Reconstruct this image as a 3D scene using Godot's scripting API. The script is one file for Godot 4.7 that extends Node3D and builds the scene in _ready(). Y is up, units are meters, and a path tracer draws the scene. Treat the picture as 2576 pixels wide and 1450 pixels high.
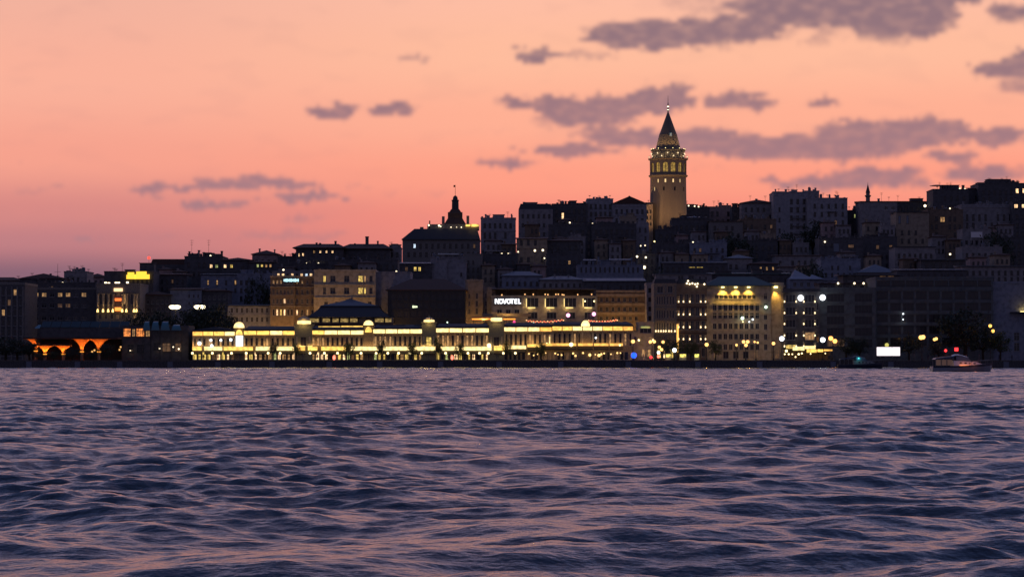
extends Node3D
# A waterfront at dusk seen across the water: quay, lit market hall, hotels, a hill of houses and a round stone tower.
# Metres; y up; the camera stands 3.2 m above the water and looks along -z. at() turns a sight line and a distance into a place.

const CAM_H := 3.2
const FOCAL := 6057.0          # in units of the 2575 x 1450 survey grid that at() uses
const TILT := 0.02839          # radians the camera looks up
const QUAY_Z := 692.0
const QUAY_Y := 2.25

var M := {}                    # materials by name
var shared := {}               # meshes by key
var used := {}                 # names already taken at top level
var rng := RandomNumberGenerator.new()
var n_terrain := FastNoiseLite.new()

func _ready() -> void:
	rng.seed = 20240611
	set_camera()
	set_sky()
	set_sun()
	make_materials()
	build_setting()
	build_city()

func set_camera() -> void:
	var c := Camera3D.new()
	c.name = "camera"
	c.fov = rad_to_deg(2.0 * atan(288.0 / (FOCAL * 1024.0 / 2575.0)))
	c.near = 1.0
	c.far = 6000.0
	c.position = Vector3(0, CAM_H, 0)
	c.rotation = Vector3(TILT, 0, 0)
	c.current = true
	add_child(c)

func at(px: float, py: float, d: float) -> Vector3:
	var u := (px - 1287.5) / FOCAL
	var v := (725.0 - py) / FOCAL
	var dir := Vector3(u, sin(TILT) + v * cos(TILT), -cos(TILT) + v * sin(TILT))
	return Vector3(0, CAM_H, 0) + dir * (d / -dir.z)

func lin(r: float, g: float, b: float) -> Color:
	return Color(r / 255.0, g / 255.0, b / 255.0).srgb_to_linear()

# ---------------------------------------------------------------- sky, sun
func sky_clear(el: float, az: float) -> Color:
	# afterglow in the west (az 0 is the view direction), turning to mauve and slate blue higher up and to the east
	var west := 0.5 + 0.5 * cos(az)
	var low_left: Color = ramp(el, [[0.0, lin(122, 92, 112)], [1.9, lin(140, 102, 118)], [2.7, lin(194, 128, 132)], [3.4, lin(216, 138, 133)], [4.6, lin(246, 162, 142)], [6.5, lin(250, 177, 154)], [8.6, lin(242, 178, 158)]])
	var low_right: Color = ramp(el, [[0.0, lin(216, 112, 108)], [3.2, lin(245, 142, 126)], [4.2, lin(255, 159, 134)], [5.6, lin(255, 176, 148)], [7.2, lin(255, 189, 158)], [8.6, lin(254, 190, 164)]])
	var side := smoothstep(-11.0, 1.0, rad_to_deg(az))
	var low := low_left.lerp(low_right, side)
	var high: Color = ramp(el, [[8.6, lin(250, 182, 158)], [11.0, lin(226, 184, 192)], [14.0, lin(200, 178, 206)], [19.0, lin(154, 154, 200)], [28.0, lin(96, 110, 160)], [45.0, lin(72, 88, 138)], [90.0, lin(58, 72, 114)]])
	var w := low if el < 8.6 else high
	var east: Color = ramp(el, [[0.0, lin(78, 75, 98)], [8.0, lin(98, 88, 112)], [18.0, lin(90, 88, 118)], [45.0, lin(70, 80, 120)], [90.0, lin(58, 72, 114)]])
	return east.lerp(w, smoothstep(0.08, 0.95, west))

func ramp(x: float, stops: Array) -> Color:
	if x <= stops[0][0]:
		return stops[0][1]
	for i in range(1, stops.size()):
		if x <= stops[i][0]:
			var t: float = (x - stops[i - 1][0]) / (stops[i][0] - stops[i - 1][0])
			return stops[i - 1][1].lerp(stops[i][1], t * t * (3.0 - 2.0 * t))
	return stops[-1][1]

func set_sky() -> void:
	var fbm := FastNoiseLite.new()
	fbm.seed = 5
	fbm.noise_type = FastNoiseLite.TYPE_SIMPLEX_SMOOTH
	fbm.fractal_octaves = 5
	fbm.frequency = 1.0
	var cloud_of := func(el: float, az: float) -> Color:
		var hi := lin(126, 104, 120).lerp(lin(174, 130, 138), clampf((8.0 - el) / 6.0, 0.0, 1.0))
		var dim := lin(74, 72, 98)
		return dim.lerp(hi, smoothstep(0.1, 1.0, 0.5 + 0.5 * cos(az)))
	# the whole sphere, coarse: the same broken low cloud all round
	var w := 1024
	var h := 512
	var img := Image.create(w, h, false, Image.FORMAT_RGBF)
	for y in h:
		var el := 90.0 - (y + 0.5) / h * 180.0
		if el < 0.0:
			img.fill_rect(Rect2i(0, y, w, 1), Color(0.05, 0.05, 0.08))
			continue
		for x in w:
			var az := wrapf((x + 0.5) / w * TAU, -PI, PI)   # a panorama's left edge is -z
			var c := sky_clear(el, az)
			var dir := Vector3(sin(az), 0, -cos(az)) / (tan(deg_to_rad(maxf(el, 1.5))) + 0.06)
			var n := fbm.get_noise_3d(dir.x * 0.55 + 3.0, dir.z * 0.55, 0.0) * 0.7 + fbm.get_noise_3d(dir.x * 1.7, dir.z * 1.7, 4.0) * 0.3
			var a := smoothstep(0.12, 0.34, n) * smoothstep(0.6, 3.5, el) * (1.0 - 0.55 * smoothstep(15.0, 60.0, el))
			img.set_pixel(x, y, c.lerp(cloud_of.call(el, az), a * 0.8))
	img.resize(4096, 2048, Image.INTERPOLATE_CUBIC)
	# the part towards the city, fine: [x, y, half width, half height, strength] of each cloud on the survey grid
	var clouds := [
		[2120, 22, 250, 46, 1.0], [2010, 12, 130, 34, 0.8], [2270, 50, 130, 40, 1.0], [2330, 82, 60, 22, 0.8], [2240, 100, 90, 20, 0.5], [2400, 6, 90, 16, 0.8], [1760, 14, 110, 24, 0.42],
		[1700, 82, 200, 30, 0.95], [1860, 76, 120, 26, 0.95], [1590, 98, 110, 24, 0.8], [1740, 112, 150, 16, 0.45], [2070, 100, 50, 20, 0.45], [1540, 92, 50, 20, 0.3],
		[1352, 139, 52, 15, 0.9], [1455, 138, 110, 9, 0.5], [1045, 148, 38, 7, 0.55], [2550, 48, 60, 24, 0.75], [2530, 187, 80, 22, 1.0], [2575, 168, 50, 28, 1.0], [2570, 232, 60, 22, 0.6],
		[832, 281, 60, 16, 1.0], [868, 277, 30, 13, 0.9], [990, 271, 48, 15, 0.95], [962, 284, 26, 11, 0.8],
		[1320, 258, 66, 14, 0.85], [1385, 256, 50, 16, 0.9], [1500, 268, 140, 24, 1.0], [1600, 262, 110, 22, 1.0], [1690, 248, 62, 30, 1.0], [1480, 294, 130, 20, 0.8], [1420, 312, 80, 9, 0.35], [1645, 230, 30, 16, 0.8],
		[1855, 252, 72, 18, 0.95], [1905, 266, 50, 13, 0.8], [2077, 262, 42, 11, 0.95],
		[1560, 338, 120, 18, 0.75], [1650, 352, 110, 18, 0.8], [1460, 378, 100, 13, 0.85], [1390, 380, 40, 9, 0.8], [1300, 376, 16, 9, 0.6],
		[1770, 346, 80, 20, 0.95], [1830, 368, 130, 22, 0.95], [1960, 374, 170, 26, 1.0], [2110, 372, 190, 30, 1.0], [2230, 342, 160, 32, 1.0], [2330, 336, 110, 28, 1.0], [2500, 354, 76, 22, 1.0], [2120, 320, 60, 10, 0.5],
		[2400, 401, 62, 14, 0.85], [2090, 462, 170, 15, 0.85], [2210, 448, 110, 20, 0.95], [2130, 438, 30, 16, 0.7], [2470, 444, 100, 20, 0.8], [2290, 470, 70, 12, 0.6], [1790, 424, 60, 8, 0.35],
		[1250, 411, 70, 12, 0.65], [1290, 414, 60, 9, 0.6], [1240, 394, 40, 10, 0.3],
		[585, 466, 100, 11, 1.0], [640, 459, 52, 14, 1.0], [440, 474, 80, 9, 0.85], [380, 484, 46, 9, 0.7], [722, 462, 44, 12, 0.9], [800, 468, 26, 8, 0.85], [760, 495, 80, 10, 0.85], [690, 502, 60, 6, 0.6], [820, 494, 40, 7, 0.6],
		[528, 517, 76, 10, 0.8], [764, 553, 60, 13, 0.5], [740, 592, 150, 10, 0.5], [210, 605, 46, 7, 0.65], [400, 597, 24, 7, 0.4], [142, 478, 28, 9, 0.55], [62, 487, 40, 9, 0.4], [40, 420, 16, 6, 0.3], [200, 405, 26, 5, 0.25],
		[1080, 482, 60, 6, 0.35], [985, 492, 40, 5, 0.3], [900, 468, 40, 4, 0.35], [1330, 482, 50, 4, 0.15], [250, 545, 250, 26, 0.22], [600, 240, 300, 22, 0.1], [150, 250, 160, 20, 0.1], [2300, 230, 200, 12, 0.15], [1250, 330, 70, 7, 0.25],
	]
	var fine := FastNoiseLite.new()
	fine.seed = 31
	fine.noise_type = FastNoiseLite.TYPE_SIMPLEX_SMOOTH
	fine.fractal_octaves = 4
	fine.frequency = 1.0
	var x1 := int(deg_to_rad(15.0) / TAU * 4096.0)
	var y0 := int((0.5 - deg_to_rad(12.0) / PI) * 2048.0)
	for y in range(y0, 1024):
		var el := 90.0 - (y + 0.5) / 2048.0 * 180.0
		for xx in range(-x1, x1):
			var x := posmod(xx, 4096)
			var az := (xx + 0.5) / 4096.0 * TAU
			var gx := 1287.5 + tan(az) * FOCAL
			var gy := 725.0 - tan(deg_to_rad(el) - TILT) * FOCAL
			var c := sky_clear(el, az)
			var qx := gx + fine.get_noise_2d(gx * 0.011, gy * 0.028) * 46.0 + fine.get_noise_2d(gx * 0.035 + 50.0, gy * 0.07) * 13.0
			var qy := gy + fine.get_noise_2d(gx * 0.012 + 90.0, gy * 0.03) * 15.0 + fine.get_noise_2d(gx * 0.04, gy * 0.08 + 70.0) * 8.0
			var clear := 1.0
			for k in clouds:
				var ex: float = (qx - k[0]) / (k[2] * 1.4)
				var ey: float = (qy - k[1]) / (k[3] * (1.45 if qy < k[1] else 1.6))
				var r := ex * ex + ey * ey
				if r < 1.0:
					clear *= 1.0 - k[4] * smoothstep(1.0, 0.12, r)
			var body := fine.get_noise_2d(gx * 0.016 + 7.0, gy * 0.04 + 13.0)
			var rag := fine.get_noise_2d(gx * 0.03 - 40.0, gy * 0.085 + 5.0)
			var thick := 1.0 - clear
			var a := clampf(smoothstep(0.1, 0.72, thick + 0.24 * rag * smoothstep(0.0, 0.35, thick)) * minf(thick * 1.3, 1.0) * (0.86 + 0.26 * body), 0.0, 0.9)
			a = maxf(a, 0.05 * smoothstep(0.1, 0.5, fine.get_noise_2d(gx * 0.004, gy * 0.014 + 200.0)))
			c = c.lerp(cloud_of.call(el, az), a)
			var edge := smoothstep(15.0, 13.2, absf(rad_to_deg(az))) * smoothstep(12.0, 9.6, el)
			img.set_pixel(x, y, img.get_pixel(x, y).lerp(c, edge))
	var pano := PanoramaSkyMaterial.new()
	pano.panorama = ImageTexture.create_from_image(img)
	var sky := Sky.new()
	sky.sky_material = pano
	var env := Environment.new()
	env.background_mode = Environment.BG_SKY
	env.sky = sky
	env.background_energy_multiplier = 1.0
	env.tonemap_mode = Environment.TONE_MAPPER_LINEAR
	env.tonemap_exposure = 1.0
	env.sdfgi_enabled = true
	env.ssao_enabled = true
	env.ssil_enabled = true
	var we := WorldEnvironment.new()
	we.name = "environment"
	we.environment = env
	add_child(we)

func set_sun() -> void:
	# the sun is already under the horizon behind the hill; only the last broad glow of it is left
	var s := DirectionalLight3D.new()
	s.name = "sun"
	s.light_color = Color(1.0, 0.6, 0.45)
	s.light_energy = 0.01
	s.light_angular_distance = 30.0
	s.shadow_enabled = true
	add_child(s)
	s.look_at_from_position(Vector3(60, 40, -1000), Vector3.ZERO)

# ---------------------------------------------------------------- materials
func noise_tex(seed_: int, freq: float, oct: int, stops: Array, size := 512, kind := FastNoiseLite.TYPE_SIMPLEX_SMOOTH) -> NoiseTexture2D:
	var n := FastNoiseLite.new()
	n.seed = seed_
	n.noise_type = kind
	n.frequency = freq
	n.fractal_octaves = oct
	var g := Gradient.new()
	g.offsets = PackedFloat32Array(stops.map(func(s): return s[0]))
	g.colors = PackedColorArray(stops.map(func(s): return Color(s[1], s[1], s[1])))
	var t := NoiseTexture2D.new()
	t.width = size
	t.height = size
	t.seamless = true
	t.noise = n
	t.color_ramp = g
	return t

func normal_tex(seed_: int, freq: float, oct: int, strength: float, size := 512) -> NoiseTexture2D:
	var n := FastNoiseLite.new()
	n.seed = seed_
	n.noise_type = FastNoiseLite.TYPE_SIMPLEX_SMOOTH
	n.frequency = freq
	n.fractal_octaves = oct
	var t := NoiseTexture2D.new()
	t.width = size
	t.height = size
	t.seamless = true
	t.as_normal_map = true
	t.bump_strength = strength
	t.noise = n
	return t

var tex := {}

func solid(called: String, c: Color, rough := 0.9, map := "plaster", scale := 0.09) -> StandardMaterial3D:
	# c is the real-world (linear) base colour
	if M.has(called):
		return M[called]
	var m := StandardMaterial3D.new()
	m.resource_name = called
	m.albedo_color = c.linear_to_srgb()
	m.roughness = rough
	if map != "":
		m.albedo_texture = tex[map]
		m.uv1_triplanar = true
		m.uv1_world_triplanar = true
		m.uv1_scale = Vector3(scale, scale, scale)
	M[called] = m
	return m

func glow(called: String, r: float, g: float, b: float, energy: float) -> StandardMaterial3D:
	# something that gives off light; r g b as the eye sees the colour, 0 to 255
	if M.has(called):
		return M[called]
	var m := StandardMaterial3D.new()
	m.resource_name = called
	m.albedo_color = Color(0.5, 0.48, 0.45)
	m.emission_enabled = true
	m.emission = Color(r / 255.0, g / 255.0, b / 255.0)
	m.emission_energy_multiplier = energy
	m.roughness = 0.6
	var look := "room" if called.begins_with("window") or called.begins_with("clerestory") or called.begins_with("arcade") or called.begins_with("kiosk") else ("tube" if called.begins_with("strip") else "")
	if look != "":
		# what is seen through the glass or the diffuser is never even: curtains, goods, lamps, tubes
		m.emission_operator = BaseMaterial3D.EMISSION_OP_MULTIPLY
		m.emission_texture = tex[look]
		m.uv1_triplanar = true
		m.uv1_world_triplanar = true
		m.uv1_scale = Vector3.ONE * (0.24 if look == "room" else 0.11)
	M[called] = m
	return m

func make_materials() -> void:
	tex["plaster"] = noise_tex(1, 0.012, 5, [[0.0, 0.74], [0.35, 0.9], [0.6, 0.97], [1.0, 1.0]])
	tex["stone"] = noise_tex(2, 0.03, 5, [[0.0, 0.5], [0.4, 0.8], [0.7, 0.98], [1.0, 1.0]])
	tex["roof"] = noise_tex(3, 0.05, 4, [[0.0, 0.55], [0.5, 0.85], [1.0, 1.0]])
	tex["ground"] = noise_tex(4, 0.02, 5, [[0.0, 0.45], [0.5, 0.8], [1.0, 1.0]])
	tex["room"] = noise_tex(9, 0.014, 3, [[0.0, 0.5], [0.42, 0.74], [0.6, 0.96], [1.0, 1.0]], 256)
	tex["tube"] = noise_tex(10, 0.02, 3, [[0.0, 0.72], [0.4, 0.86], [0.65, 1.0], [1.0, 1.0]], 256)
	tex["ripple"] = normal_tex(6, 0.02, 4, 6.0)
	var w := StandardMaterial3D.new()
	w.resource_name = "sea_water"
	w.albedo_color = Color(0.008, 0.018, 0.03).linear_to_srgb()
	w.roughness = 0.23
	w.metallic_specular = 0.5
	w.normal_enabled = true
	w.normal_texture = tex["ripple"]
	w.normal_scale = 0.8
	w.uv1_triplanar = true
	w.uv1_world_triplanar = true
	w.uv1_scale = Vector3(0.25, 0.4, 0.4)
	M["water"] = w
	solid("quay_concrete", Color(0.10, 0.10, 0.11), 0.95, "stone", 0.15)
	solid("fender_concrete", Color(0.20, 0.23, 0.30), 0.9, "stone", 0.3)
	solid("pavement", Color(0.16, 0.15, 0.14), 0.9, "ground", 0.12)
	solid("asphalt", Color(0.05, 0.05, 0.052), 0.95, "ground", 0.1)
	solid("hillside", Color(0.035, 0.036, 0.03), 1.0, "ground", 0.05)
	var g := StandardMaterial3D.new()
	g.resource_name = "window_glass"
	g.albedo_color = Color(0.02, 0.02, 0.024).linear_to_srgb()
	g.roughness = 0.12
	M["glass_dark"] = g
	g = g.duplicate()
	g.resource_name = "bluish_glass"
	g.albedo_color = Color(0.10, 0.14, 0.20).linear_to_srgb()
	M["glass_blue"] = g
	solid("plaster_grey", Color(0.27, 0.26, 0.27))
	solid("plaster_white", Color(0.30, 0.30, 0.33))
	solid("plaster_cream", Color(0.50, 0.43, 0.31))
	solid("plaster_tan", Color(0.34, 0.28, 0.21))
	solid("plaster_pink", Color(0.36, 0.27, 0.26))
	solid("plaster_blue", Color(0.22, 0.25, 0.32))
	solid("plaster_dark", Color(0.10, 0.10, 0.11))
	solid("plaster_brown", Color(0.20, 0.15, 0.11))
	solid("stone_grey", Color(0.26, 0.25, 0.24), 0.95, "stone", 0.2)
	solid("stone_tan", Color(0.38, 0.31, 0.22), 0.95, "stone", 0.2)
	solid("stone_green", Color(0.27, 0.28, 0.22), 0.95, "stone", 0.25)
	solid("brick_dark", Color(0.13, 0.085, 0.07), 0.95, "stone", 0.3)
	solid("black_glass", Color(0.02, 0.02, 0.022), 0.3, "")
	solid("office_band", Color(0.13, 0.15, 0.16), 0.8)
	solid("roof_tile", Color(0.12, 0.065, 0.05), 0.95, "roof", 0.25)
	solid("roof_slate", Color(0.06, 0.065, 0.08), 0.8, "roof", 0.25)
	solid("lead", Color(0.16, 0.18, 0.22), 0.55, "roof", 0.2)
	solid("copper_green", Color(0.08, 0.13, 0.12), 0.7, "roof", 0.2)
	solid("frame_grey", Color(0.22, 0.22, 0.23), 0.7, "")
	solid("frame_white", Color(0.55, 0.54, 0.52), 0.6, "")
	solid("frame_dark", Color(0.04, 0.04, 0.045), 0.6, "")
	solid("iron", Color(0.03, 0.03, 0.033), 0.6, "")
	solid("canvas", Color(0.40, 0.38, 0.34), 0.9, "roof", 0.5)
	solid("canvas_dark", Color(0.06, 0.05, 0.05), 0.9, "roof", 0.5)
	solid("teal_glass", Color(0.01, 0.03, 0.04), 0.6, "")
	solid("teal_dome_glass", Color(0.06, 0.17, 0.21), 0.3, "")
	solid("bark", Color(0.05, 0.04, 0.03), 1.0, "roof", 1.0)
	solid("white_paint", Color(0.70, 0.70, 0.70), 0.35, "")
	solid("navy_paint", Color(0.03, 0.04, 0.07), 0.35, "")
	solid("varnish", Color(0.30, 0.14, 0.07), 0.3, "")
	var leaf := solid("leaves", Color(0.045, 0.06, 0.03), 0.8, "")
	leaf.backlight_enabled = true
	leaf.backlight = Color(0.2, 0.25, 0.1)
	leaf.cull_mode = BaseMaterial3D.CULL_DISABLED
	var leaf2 := solid("leaves_dark", Color(0.03, 0.045, 0.03), 0.8, "")
	leaf2.cull_mode = BaseMaterial3D.CULL_DISABLED

# ---------------------------------------------------------------- the setting
func terrain(x: float, z: float) -> float:
	# height of the land at x and at distance z from the camera's shore
	var hx := [[-330.0, 14.0], [-180.0, 20.0], [-90.0, 30.0], [-30.0, 42.0], [70.0, 52.0], [160.0, 54.0], [260.0, 58.0], [400.0, 60.0]]
	var top := 14.0
	for i in range(1, hx.size()):
		if x >= hx[i - 1][0]:
			var t := clampf((x - hx[i - 1][0]) / (hx[i][0] - hx[i - 1][0]), 0.0, 1.0)
			top = lerpf(hx[i - 1][1], hx[i][1], t)
	var s := clampf((z - 800.0) / 260.0, 0.0, 1.25)
	return QUAY_Y + top * (s if s < 1.0 else 1.0 + (s - 1.0) * 0.4)

func build_setting() -> void:
	build_water()
	build_land()

func build_water() -> void:
	var big := FastNoiseLite.new()
	big.seed = 11
	big.noise_type = FastNoiseLite.TYPE_SIMPLEX_SMOOTH
	big.fractal_type = FastNoiseLite.FRACTAL_NONE
	big.frequency = 1.0
	var V := PackedVector3Array()
	var N := PackedVector3Array()
	var I := PackedInt32Array()
	# [x half width, nearest, farthest, step across, step away]
	for b in [[20.0, 20.0, 66.0, 0.12, 0.12], [46.0, 65.0, 170.0, 0.22, 0.24], [105.0, 168.0, 380.0, 0.45, 0.5], [172.0, 376.0, 694.0, 0.8, 0.8]]:
		var nx := int(2.0 * b[0] / b[3]) + 1
		var nz := int((b[2] - b[1]) / b[4]) + 1
		var H := PackedFloat32Array()
		H.resize(nx * nz)
		for j in nz:
			var z: float = -b[1] - j * b[4]
			for i in nx:
				var x: float = -b[0] + i * b[3]
				var wx := x + 0.25 * z
				var a := big.get_noise_2d(wx * 0.12, z * 0.27)
				var c := big.get_noise_2d(wx * 0.34 + 40.0, z * 0.74 - x * 0.1)
				var e := big.get_noise_2d(x * 0.72 - 70.0 - z * 0.15, z * 1.55 + x * 0.2)
				var f := big.get_noise_2d(x * 1.6 + 9.0, z * 3.1 - x * 0.3)
				var patch := clampf(0.8 + 0.5 * big.get_noise_2d(x * 0.045, z * 0.03 + 30.0), 0.45, 1.1)
				H[j * nx + i] = 0.21 * (a + 0.25 * absf(a)) + patch * (0.098 * (c + 0.25 * absf(c)) + 0.056 * (e + 0.2 * absf(e)) + 0.024 * f)
		var base := V.size()
		V.resize(base + nx * nz)
		N.resize(base + nx * nz)
		for j in nz:
			var j0 := maxi(j - 1, 0)
			var j1 := mini(j + 1, nz - 1)
			for i in nx:
				var i0 := maxi(i - 1, 0)
				var i1 := mini(i + 1, nx - 1)
				var k := base + j * nx + i
				V[k] = Vector3(-b[0] + i * b[3], H[j * nx + i], -b[1] - j * b[4])
				var dx: float = (H[j * nx + i1] - H[j * nx + i0]) / ((i1 - i0) * b[3])
				var dz: float = (H[j1 * nx + i] - H[j0 * nx + i]) / ((j1 - j0) * -b[4])
				N[k] = Vector3(-dx, 1.0, -dz).normalized()
		var at_ := I.size()
		I.resize(at_ + (nx - 1) * (nz - 1) * 6)
		for j in nz - 1:
			for i in nx - 1:
				var k := base + j * nx + i
				I[at_] = k
				I[at_ + 1] = k + nx
				I[at_ + 2] = k + 1
				I[at_ + 3] = k + 1
				I[at_ + 4] = k + nx
				I[at_ + 5] = k + nx + 1
				at_ += 6
	# the open water round that, flat and a little lower
	for q in [[-900.0, 900.0, 400.0, -694.0]]:
		var base := V.size()
		for p in [Vector3(q[0], -0.35, q[2]), Vector3(q[0], -0.35, q[3]), Vector3(q[1], -0.35, q[2]), Vector3(q[1], -0.35, q[3])]:
			V.append(p)
			N.append(Vector3.UP)
		I.append_array([base, base + 1, base + 2, base + 2, base + 1, base + 3])
	var arr := []
	arr.resize(Mesh.ARRAY_MAX)
	arr[Mesh.ARRAY_VERTEX] = V
	arr[Mesh.ARRAY_NORMAL] = N
	arr[Mesh.ARRAY_INDEX] = I
	var mesh := ArrayMesh.new()
	mesh.add_surface_from_arrays(Mesh.PRIMITIVE_TRIANGLES, arr)
	structure("water", mesh, M["water"])

func structure(called: String, mesh: Mesh, m: Material) -> MeshInstance3D:
	var o := MeshInstance3D.new()
	o.name = called
	o.mesh = mesh
	o.material_override = m
	o.set_meta("kind", "structure")
	add_child(o, true)
	return o

# ---------------------------------------------------------------- shapes
class Shape:
	# collects faces; corners run counter-clockwise seen from outside
	var v := PackedVector3Array()
	var n := PackedVector3Array()
	func tri(a: Vector3, b: Vector3, c: Vector3) -> void:
		var m := (b - a).cross(c - a).normalized()
		v.append(a); v.append(c); v.append(b)
		n.append(m); n.append(m); n.append(m)
	func quad(a: Vector3, b: Vector3, c: Vector3, d: Vector3) -> void:
		var m := (c - a).cross(d - b).normalized()
		v.append(a); v.append(c); v.append(b)
		v.append(a); v.append(d); v.append(c)
		for i in 6:
			n.append(m)
	func box(lo: Vector3, hi: Vector3) -> void:
		var p := func(i): return Vector3(hi.x if i & 1 else lo.x, hi.y if i & 2 else lo.y, hi.z if i & 4 else lo.z)
		for f in [[4, 5, 7, 6], [1, 0, 2, 3], [5, 1, 3, 7], [0, 4, 6, 2], [6, 7, 3, 2], [0, 1, 5, 4]]:
			quad(p.call(f[0]), p.call(f[1]), p.call(f[2]), p.call(f[3]))
	func cbox(c: Vector3, size: Vector3) -> void:
		box(c - size / 2.0, c + size / 2.0)
	func loft(rings: Array, closed := true, smooth := true) -> void:
		# rings: arrays of points, counter-clockwise seen from above, from the bottom up
		var m: int = rings[0].size()
		var edges := m if closed else m - 1
		for r in rings.size() - 1:
			for i in edges:
				var j := (i + 1) % m
				var a: Vector3 = rings[r][i]
				var b: Vector3 = rings[r][j]
				var c: Vector3 = rings[r + 1][j]
				var d: Vector3 = rings[r + 1][i]
				quad(a, b, c, d)
	func lathe(profile: Array, seg := 24, c := Vector3.ZERO) -> void:
		# profile: [radius, height] from the bottom up
		for k in profile.size() - 1:
			var r0: float = profile[k][0]
			var y0: float = profile[k][1]
			var r1: float = profile[k + 1][0]
			var y1: float = profile[k + 1][1]
			var slope := Vector2(y1 - y0, r0 - r1).normalized()
			for i in seg:
				var a := TAU * i / seg
				var b := TAU * (i + 1) / seg
				var da := Vector3(sin(a), 0, cos(a))
				var db := Vector3(sin(b), 0, cos(b))
				var na := da * slope.x + Vector3.UP * slope.y
				var nb := db * slope.x + Vector3.UP * slope.y
				var p0 := c + da * r0 + Vector3.UP * y0
				var p1 := c + db * r0 + Vector3.UP * y0
				var p2 := c + db * r1 + Vector3.UP * y1
				var p3 := c + da * r1 + Vector3.UP * y1
				v.append_array([p0, p2, p1, p0, p3, p2])
				n.append_array([na, nb, nb, na, na, nb])
	func tube(a: Vector3, b: Vector3, ra: float, rb := -1.0, seg := 6) -> void:
		rb = ra if rb < 0.0 else rb
		var w := (b - a).normalized()
		var u := w.cross(Vector3.UP if absf(w.y) < 0.9 else Vector3.RIGHT).normalized()
		var t := w.cross(u)
		for i in seg:
			var d0 := u * cos(TAU * i / seg) + t * sin(TAU * i / seg)
			var d1 := u * cos(TAU * (i + 1) / seg) + t * sin(TAU * (i + 1) / seg)
			v.append_array([a + d0 * ra, b + d1 * rb, a + d1 * ra, a + d0 * ra, b + d0 * rb, b + d1 * rb])
			n.append_array([d0, d1, d1, d0, d0, d1])
			tri(b, b + d0 * rb, b + d1 * rb)
			tri(a, a + d1 * ra, a + d0 * ra)
	func hip(lo: Vector3, hi: Vector3, ridge: float, over := 0.5) -> void:
		# a hipped roof over the rectangle lo..hi (lo.y is the eaves, hi.y the ridge); ridge: its length as a share of the longer side
		var e0 := Vector3(lo.x - over, lo.y, hi.z + over)
		var e1 := Vector3(hi.x + over, lo.y, hi.z + over)
		var e2 := Vector3(hi.x + over, lo.y, lo.z - over)
		var e3 := Vector3(lo.x - over, lo.y, lo.z - over)
		var mz := (lo.z + hi.z) / 2.0
		var mx := (lo.x + hi.x) / 2.0
		var r0: Vector3
		var r1: Vector3
		if hi.x - lo.x >= hi.z - lo.z:
			r0 = Vector3(mx - (hi.x - lo.x) * ridge / 2.0, hi.y, mz)
			r1 = Vector3(mx + (hi.x - lo.x) * ridge / 2.0, hi.y, mz)
			quad(e0, e1, r1, r0)
			tri(e1, e2, r1)
			quad(e2, e3, r0, r1)
			tri(e3, e0, r0)
		else:
			r0 = Vector3(mx, hi.y, mz + (hi.z - lo.z) * ridge / 2.0)
			r1 = Vector3(mx, hi.y, mz - (hi.z - lo.z) * ridge / 2.0)
			tri(e0, e1, r0)
			quad(e1, e2, r1, r0)
			tri(e2, e3, r1)
			quad(e3, e0, r0, r1)
		var t := Vector3(0, 0.22, 0)
		for q in [[e0, e1], [e1, e2], [e2, e3], [e3, e0]]:
			quad(q[0] - t, q[1] - t, q[1], q[0])
		quad(e3 - t, e2 - t, e1 - t, e0 - t)
	func gable(lo: Vector3, hi: Vector3, over := 0.4) -> void:
		# a roof whose gable faces +z
		var mx := (lo.x + hi.x) / 2.0
		var a := Vector3(lo.x - over, lo.y, hi.z + over)
		var b := Vector3(hi.x + over, lo.y, hi.z + over)
		var c := Vector3(hi.x + over, lo.y, lo.z)
		var d := Vector3(lo.x - over, lo.y, lo.z)
		var r0 := Vector3(mx, hi.y, hi.z + over)
		var r1 := Vector3(mx, hi.y, lo.z)
		quad(b, c, r1, r0)
		quad(d, a, r0, r1)
		tri(a, b, r0)
		tri(c, d, r1)
		quad(d, c, b, a)
	func ring(lo: Vector3, hi: Vector3, t: float) -> void:
		# a low wall of thickness t round the rectangle
		box(Vector3(lo.x, lo.y, hi.z - t), hi)
		box(lo, Vector3(hi.x, hi.y, lo.z + t))
		box(Vector3(lo.x, lo.y, lo.z + t), Vector3(lo.x + t, hi.y, hi.z - t))
		box(Vector3(hi.x - t, lo.y, lo.z + t), Vector3(hi.x, hi.y, hi.z - t))
	func done() -> ArrayMesh:
		var arr := []
		arr.resize(Mesh.ARRAY_MAX)
		arr[Mesh.ARRAY_VERTEX] = v
		arr[Mesh.ARRAY_NORMAL] = n
		var m := ArrayMesh.new()
		if v.size():
			m.add_surface_from_arrays(Mesh.PRIMITIVE_TRIANGLES, arr)
		return m

func box_mesh(size: Vector3) -> Mesh:
	var key := "box %.2f %.2f %.2f" % [size.x, size.y, size.z]
	if not shared.has(key):
		var s := Shape.new()
		s.cbox(Vector3.ZERO, Vector3(snappedf(size.x, 0.01), snappedf(size.y, 0.01), snappedf(size.z, 0.01)))
		shared[key] = s.done()
	return shared[key]

func ball_mesh(r: float, seg := 14) -> Mesh:
	var key := "ball %.3f" % r
	if not shared.has(key):
		var s := Shape.new()
		var prof := []
		for i in 9:
			var a := -PI / 2 + PI * i / 8.0
			prof.append([maxf(r * cos(a), 0.0005), r * sin(a)])
		s.lathe(prof, seg)
		shared[key] = s.done()
	return shared[key]

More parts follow.
